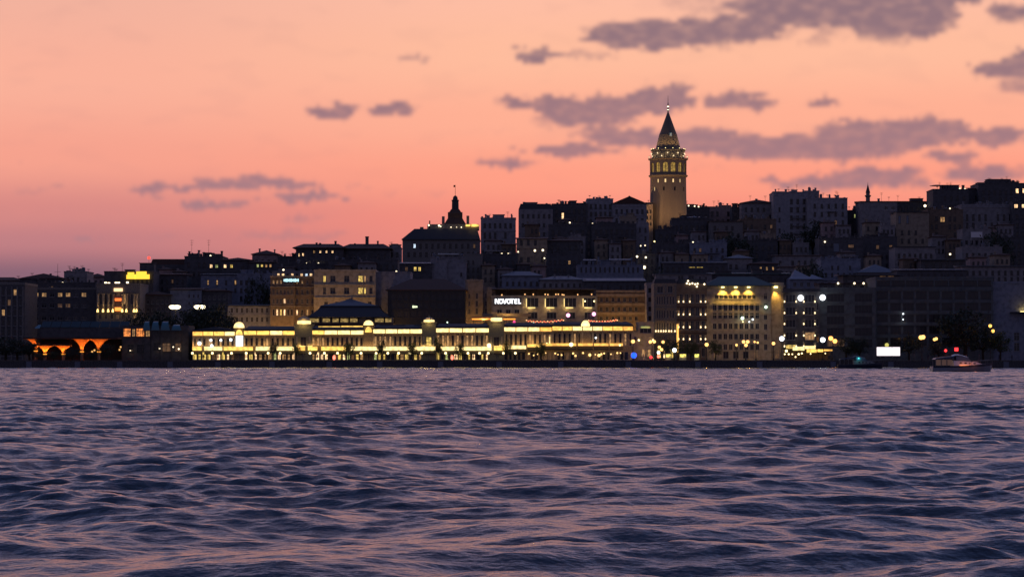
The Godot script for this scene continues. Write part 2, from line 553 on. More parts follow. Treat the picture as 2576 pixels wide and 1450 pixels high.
# ---------------------------------------------------------------- things and parts
func thing(called: String, label: String, category: String, pos := Vector3.ZERO, turn := 0.0, group := "") -> Node3D:
	var o := Node3D.new()
	var k: int = used.get(called, 0)
	used[called] = k + 1
	o.name = called if k == 0 else "%s_%03d" % [called, k]
	o.position = pos
	o.rotation.y = turn
	o.set_meta("label", label)
	o.set_meta("category", category)
	if group != "":
		o.set_meta("group", group)
	add_child(o)
	return o

func part(parent: Node3D, called: String, mesh: Mesh, m: Material, pos := Vector3.ZERO, label := "") -> MeshInstance3D:
	var o := MeshInstance3D.new()
	o.name = called
	o.mesh = mesh
	o.material_override = m
	o.position = pos
	if label != "":
		o.set_meta("label", label)
	parent.add_child(o, true)
	return o

func bulb(parent: Node3D, pos: Vector3, r: float, g: float, b: float, energy: float, size := 0.2) -> OmniLight3D:
	var l := OmniLight3D.new()
	l.name = "lamp_light"
	l.light_color = Color(r / 255.0, g / 255.0, b / 255.0)
	l.light_energy = energy
	l.light_size = size
	l.omni_range = 60.0
	l.omni_attenuation = 2.0
	l.shadow_enabled = true
	l.position = pos
	parent.add_child(l, true)
	return l

func spot(parent: Node3D, pos: Vector3, aim: Vector3, r: float, g: float, b: float, energy: float, angle := 40.0, size := 0.15) -> SpotLight3D:
	var l := SpotLight3D.new()
	l.name = "spot_light"
	l.light_color = Color(r / 255.0, g / 255.0, b / 255.0)
	l.light_energy = energy
	l.light_size = size
	l.spot_range = 90.0
	l.spot_attenuation = 2.0
	l.spot_angle = angle
	l.spot_angle_attenuation = 0.8
	l.shadow_enabled = true
	parent.add_child(l, true)
	var dir := (aim - pos).normalized()
	l.transform = Transform3D(Basis.looking_at(dir, Vector3.UP if absf(dir.y) < 0.95 else Vector3.BACK), pos)
	return l

func strip_light(parent: Node3D, pos: Vector3, size: Vector2, r: float, g: float, b: float, energy: float, down := 0.0) -> void:
	# a glowing strip's own light, as large as the strip, facing out and tipped down
	var l := AreaLight3D.new()
	l.name = "strip_lamp"
	l.light_color = Color(r / 255.0, g / 255.0, b / 255.0)
	l.light_energy = energy
	l.area_size = size
	l.area_range = 60.0
	l.shadow_enabled = true
	parent.add_child(l, true)
	l.position = pos
	l.rotation = Vector3(-down, PI, 0)

# ---------------------------------------------------------------- walls with openings, windows
func skin(s: Shape, lo: Vector2, hi: Vector2, holes: Array, deep := 0.3) -> void:
	# a wall face in the plane z = 0 looking to +z, with holes [x0, y0, x1, y1] whose sides run back to -deep
	var xs := [lo.x, hi.x]
	var ys := [lo.y, hi.y]
	for h in holes:
		xs.append_array([h[0], h[2]])
		ys.append_array([h[1], h[3]])
	xs.sort()
	ys.sort()
	for j in ys.size() - 1:
		if ys[j + 1] - ys[j] < 0.004:
			continue
		var my: float = (ys[j] + ys[j + 1]) / 2.0
		var from := 0.0
		var open := false
		for i in xs.size() - 1:
			if xs[i + 1] - xs[i] < 0.004 and i < xs.size() - 2:
				continue
			var mx: float = (xs[i] + xs[i + 1]) / 2.0
			var hole := false
			for h in holes:
				if mx > h[0] and mx < h[2] and my > h[1] and my < h[3]:
					hole = true
					break
			if not hole and not open:
				from = xs[i]
				open = true
			if open and (hole or i == xs.size() - 2):
				var to: float = xs[i] if hole else xs[i + 1]
				s.quad(Vector3(from, ys[j], 0), Vector3(to, ys[j], 0), Vector3(to, ys[j + 1], 0), Vector3(from, ys[j + 1], 0))
				open = false
	for h in holes:
		var a := Vector3(h[0], h[1], 0)
		var b := Vector3(h[2], h[1], 0)
		var c := Vector3(h[2], h[3], 0)
		var d := Vector3(h[0], h[3], 0)
		var k := Vector3(0, 0, -deep)
		s.quad(a, a + k, b + k, b)
		s.quad(b, b + k, c + k, c)
		s.quad(c, c + k, d + k, d)
		s.quad(d, d + k, a + k, a)

func window_frame_mesh(w: float, h: float, style: int) -> Mesh:
	var key := "frame %.2f %.2f %d" % [w, h, style]
	if not shared.has(key):
		var s := Shape.new()
		var t := 0.09
		s.box(Vector3(-w / 2, -h / 2, -0.2), Vector3(-w / 2 + t, h / 2, -0.1))
		s.box(Vector3(w / 2 - t, -h / 2, -0.2), Vector3(w / 2, h / 2, -0.1))
		s.box(Vector3(-w / 2 + t, h / 2 - t, -0.2), Vector3(w / 2 - t, h / 2, -0.1))
		s.box(Vector3(-w / 2 + t, -h / 2, -0.2), Vector3(w / 2 - t, -h / 2 + t, -0.1))
		if style == 1 or style == 2:
			s.box(Vector3(-t / 2, -h / 2 + t, -0.19), Vector3(t / 2, h / 2 - t, -0.11))
		if style == 2:
			s.box(Vector3(-w / 2 + t, h * 0.18, -0.185), Vector3(-t / 2, h * 0.18 + t, -0.115))
			s.box(Vector3(t / 2, h * 0.18, -0.185), Vector3(w / 2 - t, h * 0.18 + t, -0.115))
		if style == 3:
			var k := int(round(w / 1.1))
			for i in range(1, k):
				var x := -w / 2 + w * i / k
				s.box(Vector3(x - 0.04, -h / 2 + t, -0.19), Vector3(x + 0.04, h / 2 - t, -0.11))
		# the sill
		s.box(Vector3(-w / 2 - 0.08, -h / 2 - 0.14, 0.002), Vector3(w / 2 + 0.08, -h / 2 - 0.002, 0.14))
		shared[key] = s.done()
	return shared[key]

func pane_mesh(w: float, h: float) -> Mesh:
	return box_mesh(Vector3(w, h, 0.03))

func add_window(parent: Node3D, pos: Vector3, w: float, h: float, style: int, tone: String, frame: Material, turn := 0.0) -> Node3D:
	var o := part(parent, "window", window_frame_mesh(w, h, style), frame, pos)
	o.rotation.y = turn
	part(o, "pane", pane_mesh(w - 0.06, h - 0.06), pane_of(tone), Vector3(0, 0, -0.16))
	return o

func pane_of(tone: String) -> Material:
	match tone:
		"W": return glow("window_warm_bright", 255, 206, 150, 2.2)
		"w": return glow("window_warm", 250, 190, 120, 0.55)
		"d": return glow("window_warm_dim", 220, 160, 100, 0.16)
		"y": return glow("window_yellow", 255, 215, 110, 1.1)
		"c": return glow("window_cool", 215, 235, 255, 1.5)
		"o": return glow("window_orange", 255, 150, 70, 1.2)
		"g": return glow("window_greenish", 225, 232, 145, 0.7)
		"b": return M["glass_blue"]
	return M["glass_dark"]

# ---------------------------------------------------------------- a building from a survey
func building(called: String, label: String, x0: float, x1: float, ytop: float, d: float, o := {}) -> Node3D:
	# x0, x1: its sides, ytop: the top of its wall, on the survey grid; d: distance of its front
	var s := d / FOCAL
	var a := at(x0, ytop, d)
	var b := at(x1, ytop, d)
	var W := b.x - a.x
	var deep: float = o.get("deep", 12.0)
	var cx := (a.x + b.x) / 2.0
	var y0 := 1e9
	for p in [Vector2(a.x, d), Vector2(b.x, d), Vector2(cx, d), Vector2(a.x, d + deep), Vector2(b.x, d + deep)]:
		y0 = minf(y0, terrain(p.x, p.y))
	y0 -= 0.4 if d > 800.0 else 0.0
	var H := a.y - y0
	var turn: float = o.get("turn", 0.0)
	var root := thing(called, label, o.get("cat", "building"), Vector3(cx, y0, -d), turn, o.get("group", ""))
	var wm: Material = M[o.get("wall", "plaster_grey")]
	var fm: Material = M[o.get("frame", "frame_grey" if d < 800.0 else "frame_dark")]
	var X := func(px: float) -> float: return (px - (x0 + x1) / 2.0) * s
	var Y := func(py: float) -> float: return H - (py - ytop) * s
	# window fields: [x of first, x of last, columns, y of first, y of last, rows, width, height, style, lights]
	var holes := []
	var wins := []
	for f in o.get("wins", []):
		var cols: int = f[2]
		var rows: int = f[5]
		var w: float = snappedf(f[6] * s, 0.05)
		var h: float = snappedf(f[7] * s, 0.05)
		var lights: Array = f[9] if f.size() > 9 else []
		for r in rows:
			var y: float = Y.call(f[3] if rows == 1 else lerpf(f[3], f[4], r / float(rows - 1)))
			for c in cols:
				var x: float = X.call(f[0] if cols == 1 else lerpf(f[0], f[1], c / float(cols - 1)))
				if absf(x) + w / 2 > W / 2 - 0.1 or y + h / 2 > H - 0.1 or y - h / 2 < 0.15:
					continue
				var tone := "."
				if r < lights.size() and c < lights[r].length():
					tone = lights[r][c]
				if tone == "." and d > 800.0:
					var dice := absf(sin(x * 12.9898 + y * 78.233 + x0) * 43758.5453)
					dice -= floorf(dice)
					tone = " " if dice < 0.12 else ("d" if dice > 0.993 else ".")
				if tone == " ":
					continue
				var hole := [x - w / 2, y - h / 2, x + w / 2, y + h / 2]
				var clash := false
				for q in holes:
					if hole[0] < q[2] and hole[2] > q[0] and hole[1] < q[3] and hole[3] > q[1]:
						clash = true
				if clash:
					continue
				holes.append(hole)
				wins.append([Vector3(x, y, 0), w, h, f[8], tone])
	var t := 0.35
	var sh := Shape.new()
	skin(sh, Vector2(-W / 2, 0), Vector2(W / 2, H), holes, t)
	# the body behind the pierced face
	var lo := Vector3(-W / 2, 0, -deep)
	var hi := Vector3(W / 2, H, 0)
	sh.quad(Vector3(hi.x, lo.y, hi.z), Vector3(hi.x, lo.y, lo.z), Vector3(hi.x, hi.y, lo.z), hi)
	sh.quad(lo, Vector3(lo.x, lo.y, hi.z), Vector3(lo.x, hi.y, hi.z), Vector3(lo.x, hi.y, lo.z))
	sh.quad(Vector3(hi.x, lo.y, lo.z), lo, Vector3(lo.x, hi.y, lo.z), Vector3(hi.x, hi.y, lo.z))
	sh.quad(Vector3(lo.x, hi.y, hi.z), hi, Vector3(hi.x, hi.y, lo.z), Vector3(lo.x, hi.y, lo.z))
	sh.quad(Vector3(lo.x + 0.02, 0, -t), Vector3(hi.x - 0.02, 0, -t), Vector3(hi.x - 0.02, H - 0.02, -t), Vector3(lo.x + 0.02, H - 0.02, -t))
	part(root, "wall", sh.done(), wm)
	for w in wins:
		add_window(root, w[0], w[1], w[2], w[3], w[4], fm)
	for f in o.get("side_wins", []):
		# [side (1 right, -1 left), columns, y of first, y of last, rows, width, height, lights]
		for r in f[4]:
			for c in f[1]:
				var y: float = Y.call(f[2] if f[4] == 1 else lerpf(f[2], f[3], r / float(f[4] - 1)))
				var z: float = -deep * (c + 0.5) / f[1]
				add_window(root, Vector3(f[0] * (W / 2 + 0.12), y, z), f[5] * s, f[6] * s, 1, ".", fm, PI / 2 * f[0])
	var trim: Material = M[o.get("trim", o.get("wall", "plaster_grey"))]
	for y in o.get("bands", []):
		part(root, "string_course", box_mesh(Vector3(W + 0.16, o.get("band_h", 0.35), 0.3)), trim, Vector3(0, Y.call(y), 0.08))
	for x in o.get("piers", []):
		part(root, "pilaster", box_mesh(Vector3(o.get("pier_w", 0.7), H - 0.5, 0.3)), trim, Vector3(X.call(x), H / 2 - 0.2, 0.1))
	for k in o.get("balconies", []):
		# [x, y, width]
		balcony(root, Vector3(X.call(k[0]), Y.call(k[1]), 0), k[2] * s, trim)
	# the top
	var rh: float = o.get("rise", 0.0) * s
	var rm: Material = M[o.get("roofing", "roof_tile")]
	match o.get("roof", "flat"):
		"flat":
			var p := Shape.new()
			p.ring(Vector3(-W / 2 - 0.12, H, -deep - 0.12), Vector3(W / 2 + 0.12, H + o.get("parapet", 0.7 if d < 800.0 else 0.35), 0.12), 0.4)
			part(root, "parapet", p.done(), trim)
		"hip":
			var p := Shape.new()
			p.hip(Vector3(-W / 2, H + 0.22, -deep), Vector3(W / 2, H + 0.22 + rh, 0), o.get("ridge", 0.4), o.get("over", 0.5))
			part(root, "roof", p.done(), rm)
		"gable":
			var p := Shape.new()
			p.gable(Vector3(-W / 2, H + 0.01, -deep), Vector3(W / 2, H + rh, 0), 0.4)
			part(root, "roof", p.done(), rm)
		"slope":
			var p := Shape.new()
			var e := o.get("over", 0.4) as float
			p.quad(Vector3(-W / 2 - e, H + 0.05, e), Vector3(W / 2 + e, H + 0.05, e), Vector3(W / 2 + e, H + rh, -deep), Vector3(-W / 2 - e, H + rh, -deep))
			p.quad(Vector3(-W / 2 - e, H - 0.2, e), Vector3(W / 2 + e, H - 0.2, e), Vector3(W / 2 + e, H + 0.05, e), Vector3(-W / 2 - e, H + 0.05, e))
			p.tri(Vector3(W / 2 + e, H - 0.2, e), Vector3(W / 2 + e, H - 0.2, -deep), Vector3(W / 2 + e, H + rh, -deep))
			p.tri(Vector3(-W / 2 - e, H - 0.2, -deep), Vector3(-W / 2 - e, H - 0.2, e), Vector3(-W / 2 - e, H + rh, -deep))
			part(root, "roof", p.done(), rm)
		"mansard":
			var p := Shape.new()
			var k := rh * 0.35
			p.loft([[Vector3(-W / 2, H, 0), Vector3(W / 2, H, 0), Vector3(W / 2, H, -deep), Vector3(-W / 2, H, -deep)], [Vector3(-W / 2 + k, H + rh, -k), Vector3(W / 2 - k, H + rh, -k), Vector3(W / 2 - k, H + rh, -deep + k), Vector3(-W / 2 + k, H + rh, -deep + k)]])
			p.quad(Vector3(-W / 2 + k, H + rh, -k), Vector3(W / 2 - k, H + rh, -k), Vector3(W / 2 - k, H + rh, -deep + k), Vector3(-W / 2 + k, H + rh, -deep + k))
			part(root, "roof", p.done(), rm)
	if o.get("cornice", false):
		part(root, "cornice", box_mesh(Vector3(W + 0.9, 0.45, 0.5)), trim, Vector3(0, H - 0.35, 0.28))
	for k in o.get("top", []):
		roof_piece(root, k, X.call(k[1]), H + rh * (0.6 if o.get("roof", "flat") != "flat" else 0.0), deep, s, o)
	if d > 800.0 and o.get("roof", "flat") == "flat" and o.get("cat", "") != "mast":
		# the usual odds and ends of a city roof
		var q := RandomNumberGenerator.new()
		q.seed = int(x0 * 13.0 + ytop * 7.0)
		for i in int((x1 - x0) / 8.0):
			var kind: String = ["chimney", "dish", "tank", "chimney", "antenna", "hut", "chimney"][q.randi() % 7]
			var size := {"chimney": [4.0, 10.0], "dish": [1.0, 9.0], "tank": [7.0, 11.0], "antenna": [1.0, 17.0], "hut": [15.0, 9.0]}[kind] as Array
			roof_piece(root, [kind, 0, size[0] * (0.7 + 0.6 * q.randf()), size[1] * (0.6 + 0.7 * q.randf()), 0.04 + 0.5 * q.randf()], lerpf(-W / 2 + 1.0, W / 2 - 1.0, q.randf()), H, deep, s, o)
	root.set_meta("w", W)
	root.set_meta("h", H)
	return root

func balcony(root: Node3D, pos: Vector3, w: float, m: Material) -> void:
	var key := "balcony %.1f" % w
	if not shared.has(key):
		var s := Shape.new()
		s.box(Vector3(-w / 2, -0.12, 0.01), Vector3(w / 2, 0.06, 1.1))
		s.box(Vector3(-w / 2, 0.92, 1.02), Vector3(w / 2, 1.0, 1.1))
		var n := int(w / 0.35)
		for i in n + 1:
			var x := -w / 2 + 0.03 + (w - 0.06) * i / n
			s.box(Vector3(x - 0.025, 0.06, 1.04), Vector3(x + 0.025, 0.92, 1.09))
		shared[key] = s.done()
	part(root, "balcony", shared[key], m, pos)

func roof_piece(root: Node3D, k: Array, x: float, y: float, deep: float, s: float, o: Dictionary) -> void:
	# [kind, x, width, height] with width and height on the survey grid
	var w: float = k[2] * s
	var h: float = k[3] * s
	var z: float = -deep * (k[4] if k.size() > 4 else 0.35)
	var wall: Material = M[o.get("wall", "plaster_grey")]
	match k[0]:
		"hut":
			var p := Shape.new()
			p.box(Vector3(-w / 2, -0.3, -minf(w, 5.0)), Vector3(w / 2, h, 0))
			p.box(Vector3(-w / 2 - 0.25, h, -minf(w, 5.0) - 0.25), Vector3(w / 2 + 0.25, h + 0.2, 0.25))
			part(root, "roof_hut", p.done(), wall, Vector3(x, y, z))
		"chimney":
			var p := Shape.new()
			p.box(Vector3(-w / 2, -1.5, -w / 2), Vector3(w / 2, h, w / 2))
			p.box(Vector3(-w / 2 - 0.12, h - 0.35, -w / 2 - 0.12), Vector3(w / 2 + 0.12, h - 0.1, w / 2 + 0.12))
			part(root, "chimney", p.done(), wall, Vector3(x, y, z))
		"antenna":
			var p := Shape.new()
			p.tube(Vector3(0, -0.5, 0), Vector3(0, h, 0), 0.07, 0.04, 5)
			for i in 3:
				p.tube(Vector3(-0.7 + i * 0.12, h * (0.95 - i * 0.12), 0), Vector3(0.7 - i * 0.12, h * (0.95 - i * 0.12), 0), 0.035, 0.035, 4)
			part(root, "antenna", p.done(), M["iron"], Vector3(x, y, z))
		"dish":
			var p := Shape.new()
			p.tube(Vector3(0, -0.5, 0), Vector3(0, h, 0), 0.06, 0.05, 5)
			p.lathe([[0.05, h], [0.35, h + 0.06], [0.6, h + 0.25]], 10)
			part(root, "satellite_dish", p.done(), M["frame_grey"], Vector3(x, y, z))
		"tank":
			var p := Shape.new()
			p.lathe([[0.01, -0.2], [w / 2, -0.2], [w / 2, h * 0.85], [w / 4, h], [0.01, h]], 12)
			part(root, "water_tank", p.done(), M["lead"], Vector3(x, y, z))
		"awning":
			var p := Shape.new()
			p.quad(Vector3(-w / 2, h, 0.6), Vector3(w / 2, h, 0.6), Vector3(w / 2, h + 0.5, -3.2), Vector3(-w / 2, h + 0.5, -3.2))
			p.quad(Vector3(-w / 2, h - 0.25, 0.6), Vector3(w / 2, h - 0.25, 0.6), Vector3(w / 2, h, 0.6), Vector3(-w / 2, h, 0.6))
			for q in [-0.46, 0.0, 0.46]:
				p.tube(Vector3(w * q, -0.4, 0.3), Vector3(w * q, h, 0.3), 0.06, 0.06, 5)
				p.tube(Vector3(w * q, -0.4, -3.0), Vector3(w * q, h + 0.45, -3.0), 0.06, 0.06, 5)
			part(root, "terrace_awning", p.done(), M[k[5] if k.size() > 5 else "canvas"], Vector3(x, y, z))
		"parasol":
			var p := Shape.new()
			p.tube(Vector3(0, -0.5, 0), Vector3(0, h, 0), 0.05, 0.05, 5)
			p.lathe([[w / 2, h - 0.5], [w / 4, h - 0.15], [0.03, h]], 8)
			p.lathe([[0.03, h - 0.04], [w / 4, h - 0.19], [w / 2, h - 0.54]], 8)
			part(root, "parasol", p.done(), M["canvas"], Vector3(x, y, z))
		"lamp":
			var p := part(root, "terrace_lamp", ball_mesh(0.32), glow("lamp_warm_white", 255, 232, 190, 2.6), Vector3(x, y + h, z))
			bulb(p, Vector3.ZERO, 255, 220, 170, 3.0, 0.25)
			var q := Shape.new()
			q.tube(Vector3(0, -h - 0.4, 0), Vector3(0, -0.3, 0), 0.05, 0.05, 5)
			part(p, "stem", q.done(), M["iron"])

# ---------------------------------------------------------------- land
func build_land() -> void:
	# the hill as one sheet that runs on far past the last roof
	var V := PackedVector3Array()
	var N := PackedVector3Array()
	var I := PackedInt32Array()
	var zs := []
	var z := 716.0
	while z < 1300.0:
		zs.append(z)
		z += 8.0
	zs.append_array([1320.0, 1400.0, 1600.0, 2000.0, 2800.0])
	var nx := 121
	for zz in zs:
		for i in nx:
			var x := -900.0 + i * 15.0
			var h := terrain(x, zz) - 0.05
			if zz > 805.0:
				h += n_terrain.get_noise_2d(x * 2.0, zz * 2.0) * 0.8
			V.append(Vector3(x, h, -zz))
			N.append(Vector3.UP)
	for j in zs.size() - 1:
		for i in nx - 1:
			var k := j * nx + i
			I.append_array([k, k + nx, k + 1, k + 1, k + nx, k + nx + 1])
	var arr := []
	arr.resize(Mesh.ARRAY_MAX)
	arr[Mesh.ARRAY_VERTEX] = V
	arr[Mesh.ARRAY_NORMAL] = N
	arr[Mesh.ARRAY_INDEX] = I
	var m := ArrayMesh.new()
	m.add_surface_from_arrays(Mesh.PRIMITIVE_TRIANGLES, arr)
	structure("hillside", m, M["hillside"])
	# the quay: a wall in the water, its coping and paved top
	var s := Shape.new()
	s.box(Vector3(-700, -3.0, -QUAY_Z - 20.0), Vector3(700, QUAY_Y - 0.3, -QUAY_Z))
	var q := structure("quay_wall", s.done(), M["quay_concrete"])
	s = Shape.new()
	s.box(Vector3(-700, QUAY_Y - 0.3, -QUAY_Z - 1.2), Vector3(700, QUAY_Y, -QUAY_Z + 0.12))
	part(q, "coping", s.done(), M["pavement"])
	for x in [73, 195, 301, 428, 548, 684, 828, 955, 1108, 1255, 1410, 1580, 1755, 1910, 2095, 2240, 2410, 2530]:
		var p := at(x, 915, QUAY_Z)
		part(q, "fender_panel", box_mesh(Vector3(1.55, 1.75, 0.25)), M["fender_concrete"], Vector3(p.x, 0.95, -QUAY_Z + 0.14))
	s = Shape.new()
	s.box(Vector3(-700, QUAY_Y - 0.4, -QUAY_Z - 24.0), Vector3(700, QUAY_Y - 0.004, -QUAY_Z - 1.2))
	structure("pavement", s.done(), M["pavement"])
	s = Shape.new()
	s.box(Vector3(-700, QUAY_Y - 0.3, -760.0), Vector3(700, QUAY_Y - 0.12, -748.0))
	structure("road", s.done(), M["asphalt"])

# ---------------------------------------------------------------- the city
func build_city() -> void:
	build_market()
	build_pavilion()
	build_front_row()
	build_second_row()
	build_hill_left()
	build_hill_middle()
	build_hill_right()
	build_slope_houses()
	build_round_tower()
	build_street()
	build_boats()
	build_people()

func g(x0: float, x1: float, yt: float, yb: float, sx := 14.0, sy := 21.0, w := 6.5, h := 11.0, style := 1, lights := []) -> Array:
	# a regular field of windows that fills x0..x1, yt..yb
	var c := maxi(1, int(round((x1 - x0) / sx)))
	var r := maxi(1, int(round((yb - yt) / sy)))
	var mx := (x1 - x0) / c / 2.0
	var my := (yb - yt) / r / 2.0
	return [x0 + mx, x1 - mx, c, yt + my, yb - my, r, w, h, style, lights]

func build_market() -> void:
	var d := 706.0
	var s := d / FOCAL
	var root := thing("market_hall", "long two storey market hall with glowing yellow cornice and awnings on the quay", "market hall", Vector3(at(1037, 905, d).x, QUAY_Y, -d))
	var L := func(px: float, py: float, dz := 0.0) -> Vector3: return at(px, py, d) - root.position + Vector3(0, 0, dz)
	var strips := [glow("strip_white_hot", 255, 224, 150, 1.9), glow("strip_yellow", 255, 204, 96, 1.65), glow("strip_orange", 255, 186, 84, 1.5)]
	var wall_m: Material = M["stone_tan"]
	# blocks: [x0, x1, y of the top of the light strip]
	var blocks := [[484, 591, 833, "2110"], [613, 744, 831, "1101"], [782, 915, 830, "1000"], [938, 1062, 827, "0000"], [1096, 1230, 824.5, "0000"], [1267, 1388, 822, "0002"], [1388, 1592, 820, "11000112"]]
	var low := [[485, 508, 1], [515, 560, 0], [563.5, 637, 1], [644, 680, 0], [695.5, 740, 0], [750, 768, 2], [775, 799, 1], [808, 871, 1], [883, 953, 0], [964, 1032, 0], [1041, 1095, 0], [1108, 1154, 0], [1160, 1236, 0], [1242, 1271, 1], [1279, 1323, 0], [1326, 1360, 1], [1364, 1449, 2], [1453, 1490, 2], [1493, 1530, 2], [1533, 1566, 2]]
	var r := RandomNumberGenerator.new()
	r.seed = 77
	var shop := ["W", "y", "w", "y", "W", "d", "w", ".", "y", "g"]
	for b in blocks:
		var a: Vector3 = L.call(b[0], b[2] + 12.0)
		var e: Vector3 = L.call(b[1], 905)
		var W := e.x - a.x
		var top: float = a.y + 1.5
		var cx := (a.x + e.x) / 2.0
		var holes := []
		var wins := []
		var n := int(round((b[1] - b[0]) / 12.5))
		for i in n:
			var x := -W / 2 + W * (i + 0.5) / n
			var y0: float = L.call(0, 869).y
			var y1: float = L.call(0, b[2] + 18.0).y
			holes.append([x - 0.36, y0, x + 0.36, y1])
			var lit := "."
			if b[0] > 900 and b[0] < 1100:
				lit = "w" if r.randf() < 0.55 else "."
			elif r.randf() < 0.18:
				lit = "w"
			wins.append([Vector3(x, (y0 + y1) / 2, 0), 0.72, y1 - y0, 0, lit])
		var k := int(round((b[1] - b[0]) / 11.5))
		for i in k:
			var x := -W / 2 + W * (i + 0.5) / k
			var w := W / k * (0.5 + 0.36 * r.randf())
			holes.append([x - w / 2, 0.1, x + w / 2, 2.45])
			wins.append([Vector3(x, 1.275, 0), w, 2.35, 3, shop[r.randi() % shop.size()] if b[0] < 1260 else ["d", ".", ".", "d", "."][r.randi() % 5]])
		var sh := Shape.new()
		skin(sh, Vector2(-W / 2, 0), Vector2(W / 2, top), holes, 0.4)
		sh.quad(Vector3(W / 2, 0, 0), Vector3(W / 2, 0, -14), Vector3(W / 2, top, -14), Vector3(W / 2, top, 0))
		sh.quad(Vector3(-W / 2, 0, -14), Vector3(-W / 2, 0, 0), Vector3(-W / 2, top, 0), Vector3(-W / 2, top, -14))
		sh.quad(Vector3(W / 2, 0, -14), Vector3(-W / 2, 0, -14), Vector3(-W / 2, top, -14), Vector3(W / 2, top, -14))
		sh.quad(Vector3(-W / 2 + 0.02, 0, -0.4), Vector3(W / 2 - 0.02, 0, -0.4), Vector3(W / 2 - 0.02, top - 0.1, -0.4), Vector3(-W / 2 + 0.02, top - 0.1, -0.4))
		var wall := part(root, "hall_wall", sh.done(), wall_m, Vector3(cx, 0, 0))
		for w in wins:
			add_window(wall, w[0], w[1], w[2], w[3], w[4], M["frame_grey"])
		# pilasters between the upper windows, and the moulding under the strip
		for i in n + 1:
			if i % 2 == 0:
				var x := cx - W / 2 + W * i / n
				var y0: float = L.call(0, 870).y
				var y1: float = L.call(0, b[2] + 14.0).y
				part(root, "pilaster", box_mesh(Vector3(0.42, y1 - y0, 0.3)), M["plaster_cream"], Vector3(clampf(x, cx - W / 2 + 0.25, cx + W / 2 - 0.25), (y0 + y1) / 2, 0.16))
		part(root, "moulding", box_mesh(Vector3(W, 0.3, 0.5)), wall_m, Vector3(cx, L.call(0, b[2] + 13.0).y, 0.26))
		# the lamplit frieze: its light is put into lengths of glowing boxes
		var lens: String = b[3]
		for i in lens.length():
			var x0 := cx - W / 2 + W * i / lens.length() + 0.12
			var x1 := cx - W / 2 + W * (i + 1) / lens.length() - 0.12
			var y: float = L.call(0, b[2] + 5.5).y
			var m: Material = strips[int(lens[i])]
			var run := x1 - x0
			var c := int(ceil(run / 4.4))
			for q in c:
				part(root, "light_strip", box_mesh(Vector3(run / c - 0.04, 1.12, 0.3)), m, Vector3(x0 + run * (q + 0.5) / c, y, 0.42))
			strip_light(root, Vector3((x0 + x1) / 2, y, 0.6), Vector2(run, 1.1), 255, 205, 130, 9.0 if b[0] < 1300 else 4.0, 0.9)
		# the eaves above it and a low slate roof behind
		var ey: float = L.call(0, b[2] - 0.8).y
		part(root, "eaves", box_mesh(Vector3(W + 0.3, 0.22, 1.6)), M["roof_slate"], Vector3(cx, ey, 0.1))
		var rf := Shape.new()
		rf.hip(Vector3(-W / 2, ey + 0.35, -14.0), Vector3(W / 2, ey + 1.3, -0.6), 0.9, 0.0)
		part(root, "roof", rf.done(), M["roof_slate"], Vector3(cx, 0, 0))
	# awnings with lamp boxes along their front
	for a in low:
		var t: float = clampf((a[0] - 1240.0) / 120.0, 0.0, 1.0)
		var yc := lerpf(876.0, 866.0, t)
		var hh := lerpf(1.12, 0.75, t)
		var p0: Vector3 = L.call(a[0], yc, 1.1)
		var p1: Vector3 = L.call(a[1], yc, 1.1)
		var run := p1.x - p0.x
		var c := int(ceil(run / 4.4))
		for q in c:
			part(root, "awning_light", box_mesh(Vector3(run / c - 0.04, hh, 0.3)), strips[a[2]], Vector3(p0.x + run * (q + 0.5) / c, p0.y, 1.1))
		strip_light(root, Vector3((p0.x + p1.x) / 2, p0.y, 1.3), Vector2(run, hh), 255, 205, 130, 4.0, 0.7)
		strip_light(root, Vector3((p0.x + p1.x) / 2, p0.y + hh / 2 + 0.1, 1.1), Vector2(run, 0.3), 255, 190, 110, 6.0 if a[0] < 1340 else 1.2, -2.1)
		var s2 := Shape.new()
		s2.quad(Vector3(-run / 2, -0.45, 1.5), Vector3(run / 2, -0.45, 1.5), Vector3(run / 2, 0.35, 0.05), Vector3(-run / 2, 0.35, 0.05))
		s2.quad(Vector3(-run / 2, -0.75, 1.52), Vector3(run / 2, -0.75, 1.52), Vector3(run / 2, -0.45, 1.5), Vector3(-run / 2, -0.45, 1.5))
		part(root, "awning", s2.done(), M["canvas_dark"], Vector3((p0.x + p1.x) / 2, p0.y - hh / 2 - 0.4, 0))
	# globe lamps hung under the awnings
	for x in [486, 536, 584, 621, 676, 706, 781, 817, 850, 909, 947, 976, 1003, 1031, 1061, 1121, 1177, 1206, 1228, 1266, 1296]:
		var p: Vector3 = L.call(x, 887.5, 1.9)
		var o := part(root, "globe_lamp", ball_mesh(0.36), glow("globe_warm", 255, 226, 160, 3.2), p)
		bulb(o, Vector3.ZERO, 255, 205, 130, 3.0, 0.3)
		var h := Shape.new()
		h.tube(Vector3(0, 0.36, 0), Vector3(0, 1.0, -0.3), 0.04, 0.04, 5)
		part(o, "hanger", h.done(), M["iron"])
	# white and amber sconces on the upper wall
	for q in [[502, 863, 0.55], [531, 855, 0.38], [556, 855, 0.36], [581, 854, 0.42], [534, 869, 0.45], [1230, 868, 0.6], [1436, 866, 0.6], [1498, 849, 0.28], [1558, 868, 0.25], [1375, 863, 0.22]]:
		var o := part(root, "wall_lamp", ball_mesh(q[2]), glow("lamp_white", 240, 248, 255, 2.6) if q[0] < 600 or q[0] == 1498 else glow("globe_warm", 255, 226, 160, 3.2), L.call(q[0], q[1], 1.5 if q[1] > 865 else 0.6))
		bulb(o, Vector3.ZERO, 235, 240, 255, 1.5, q[2])
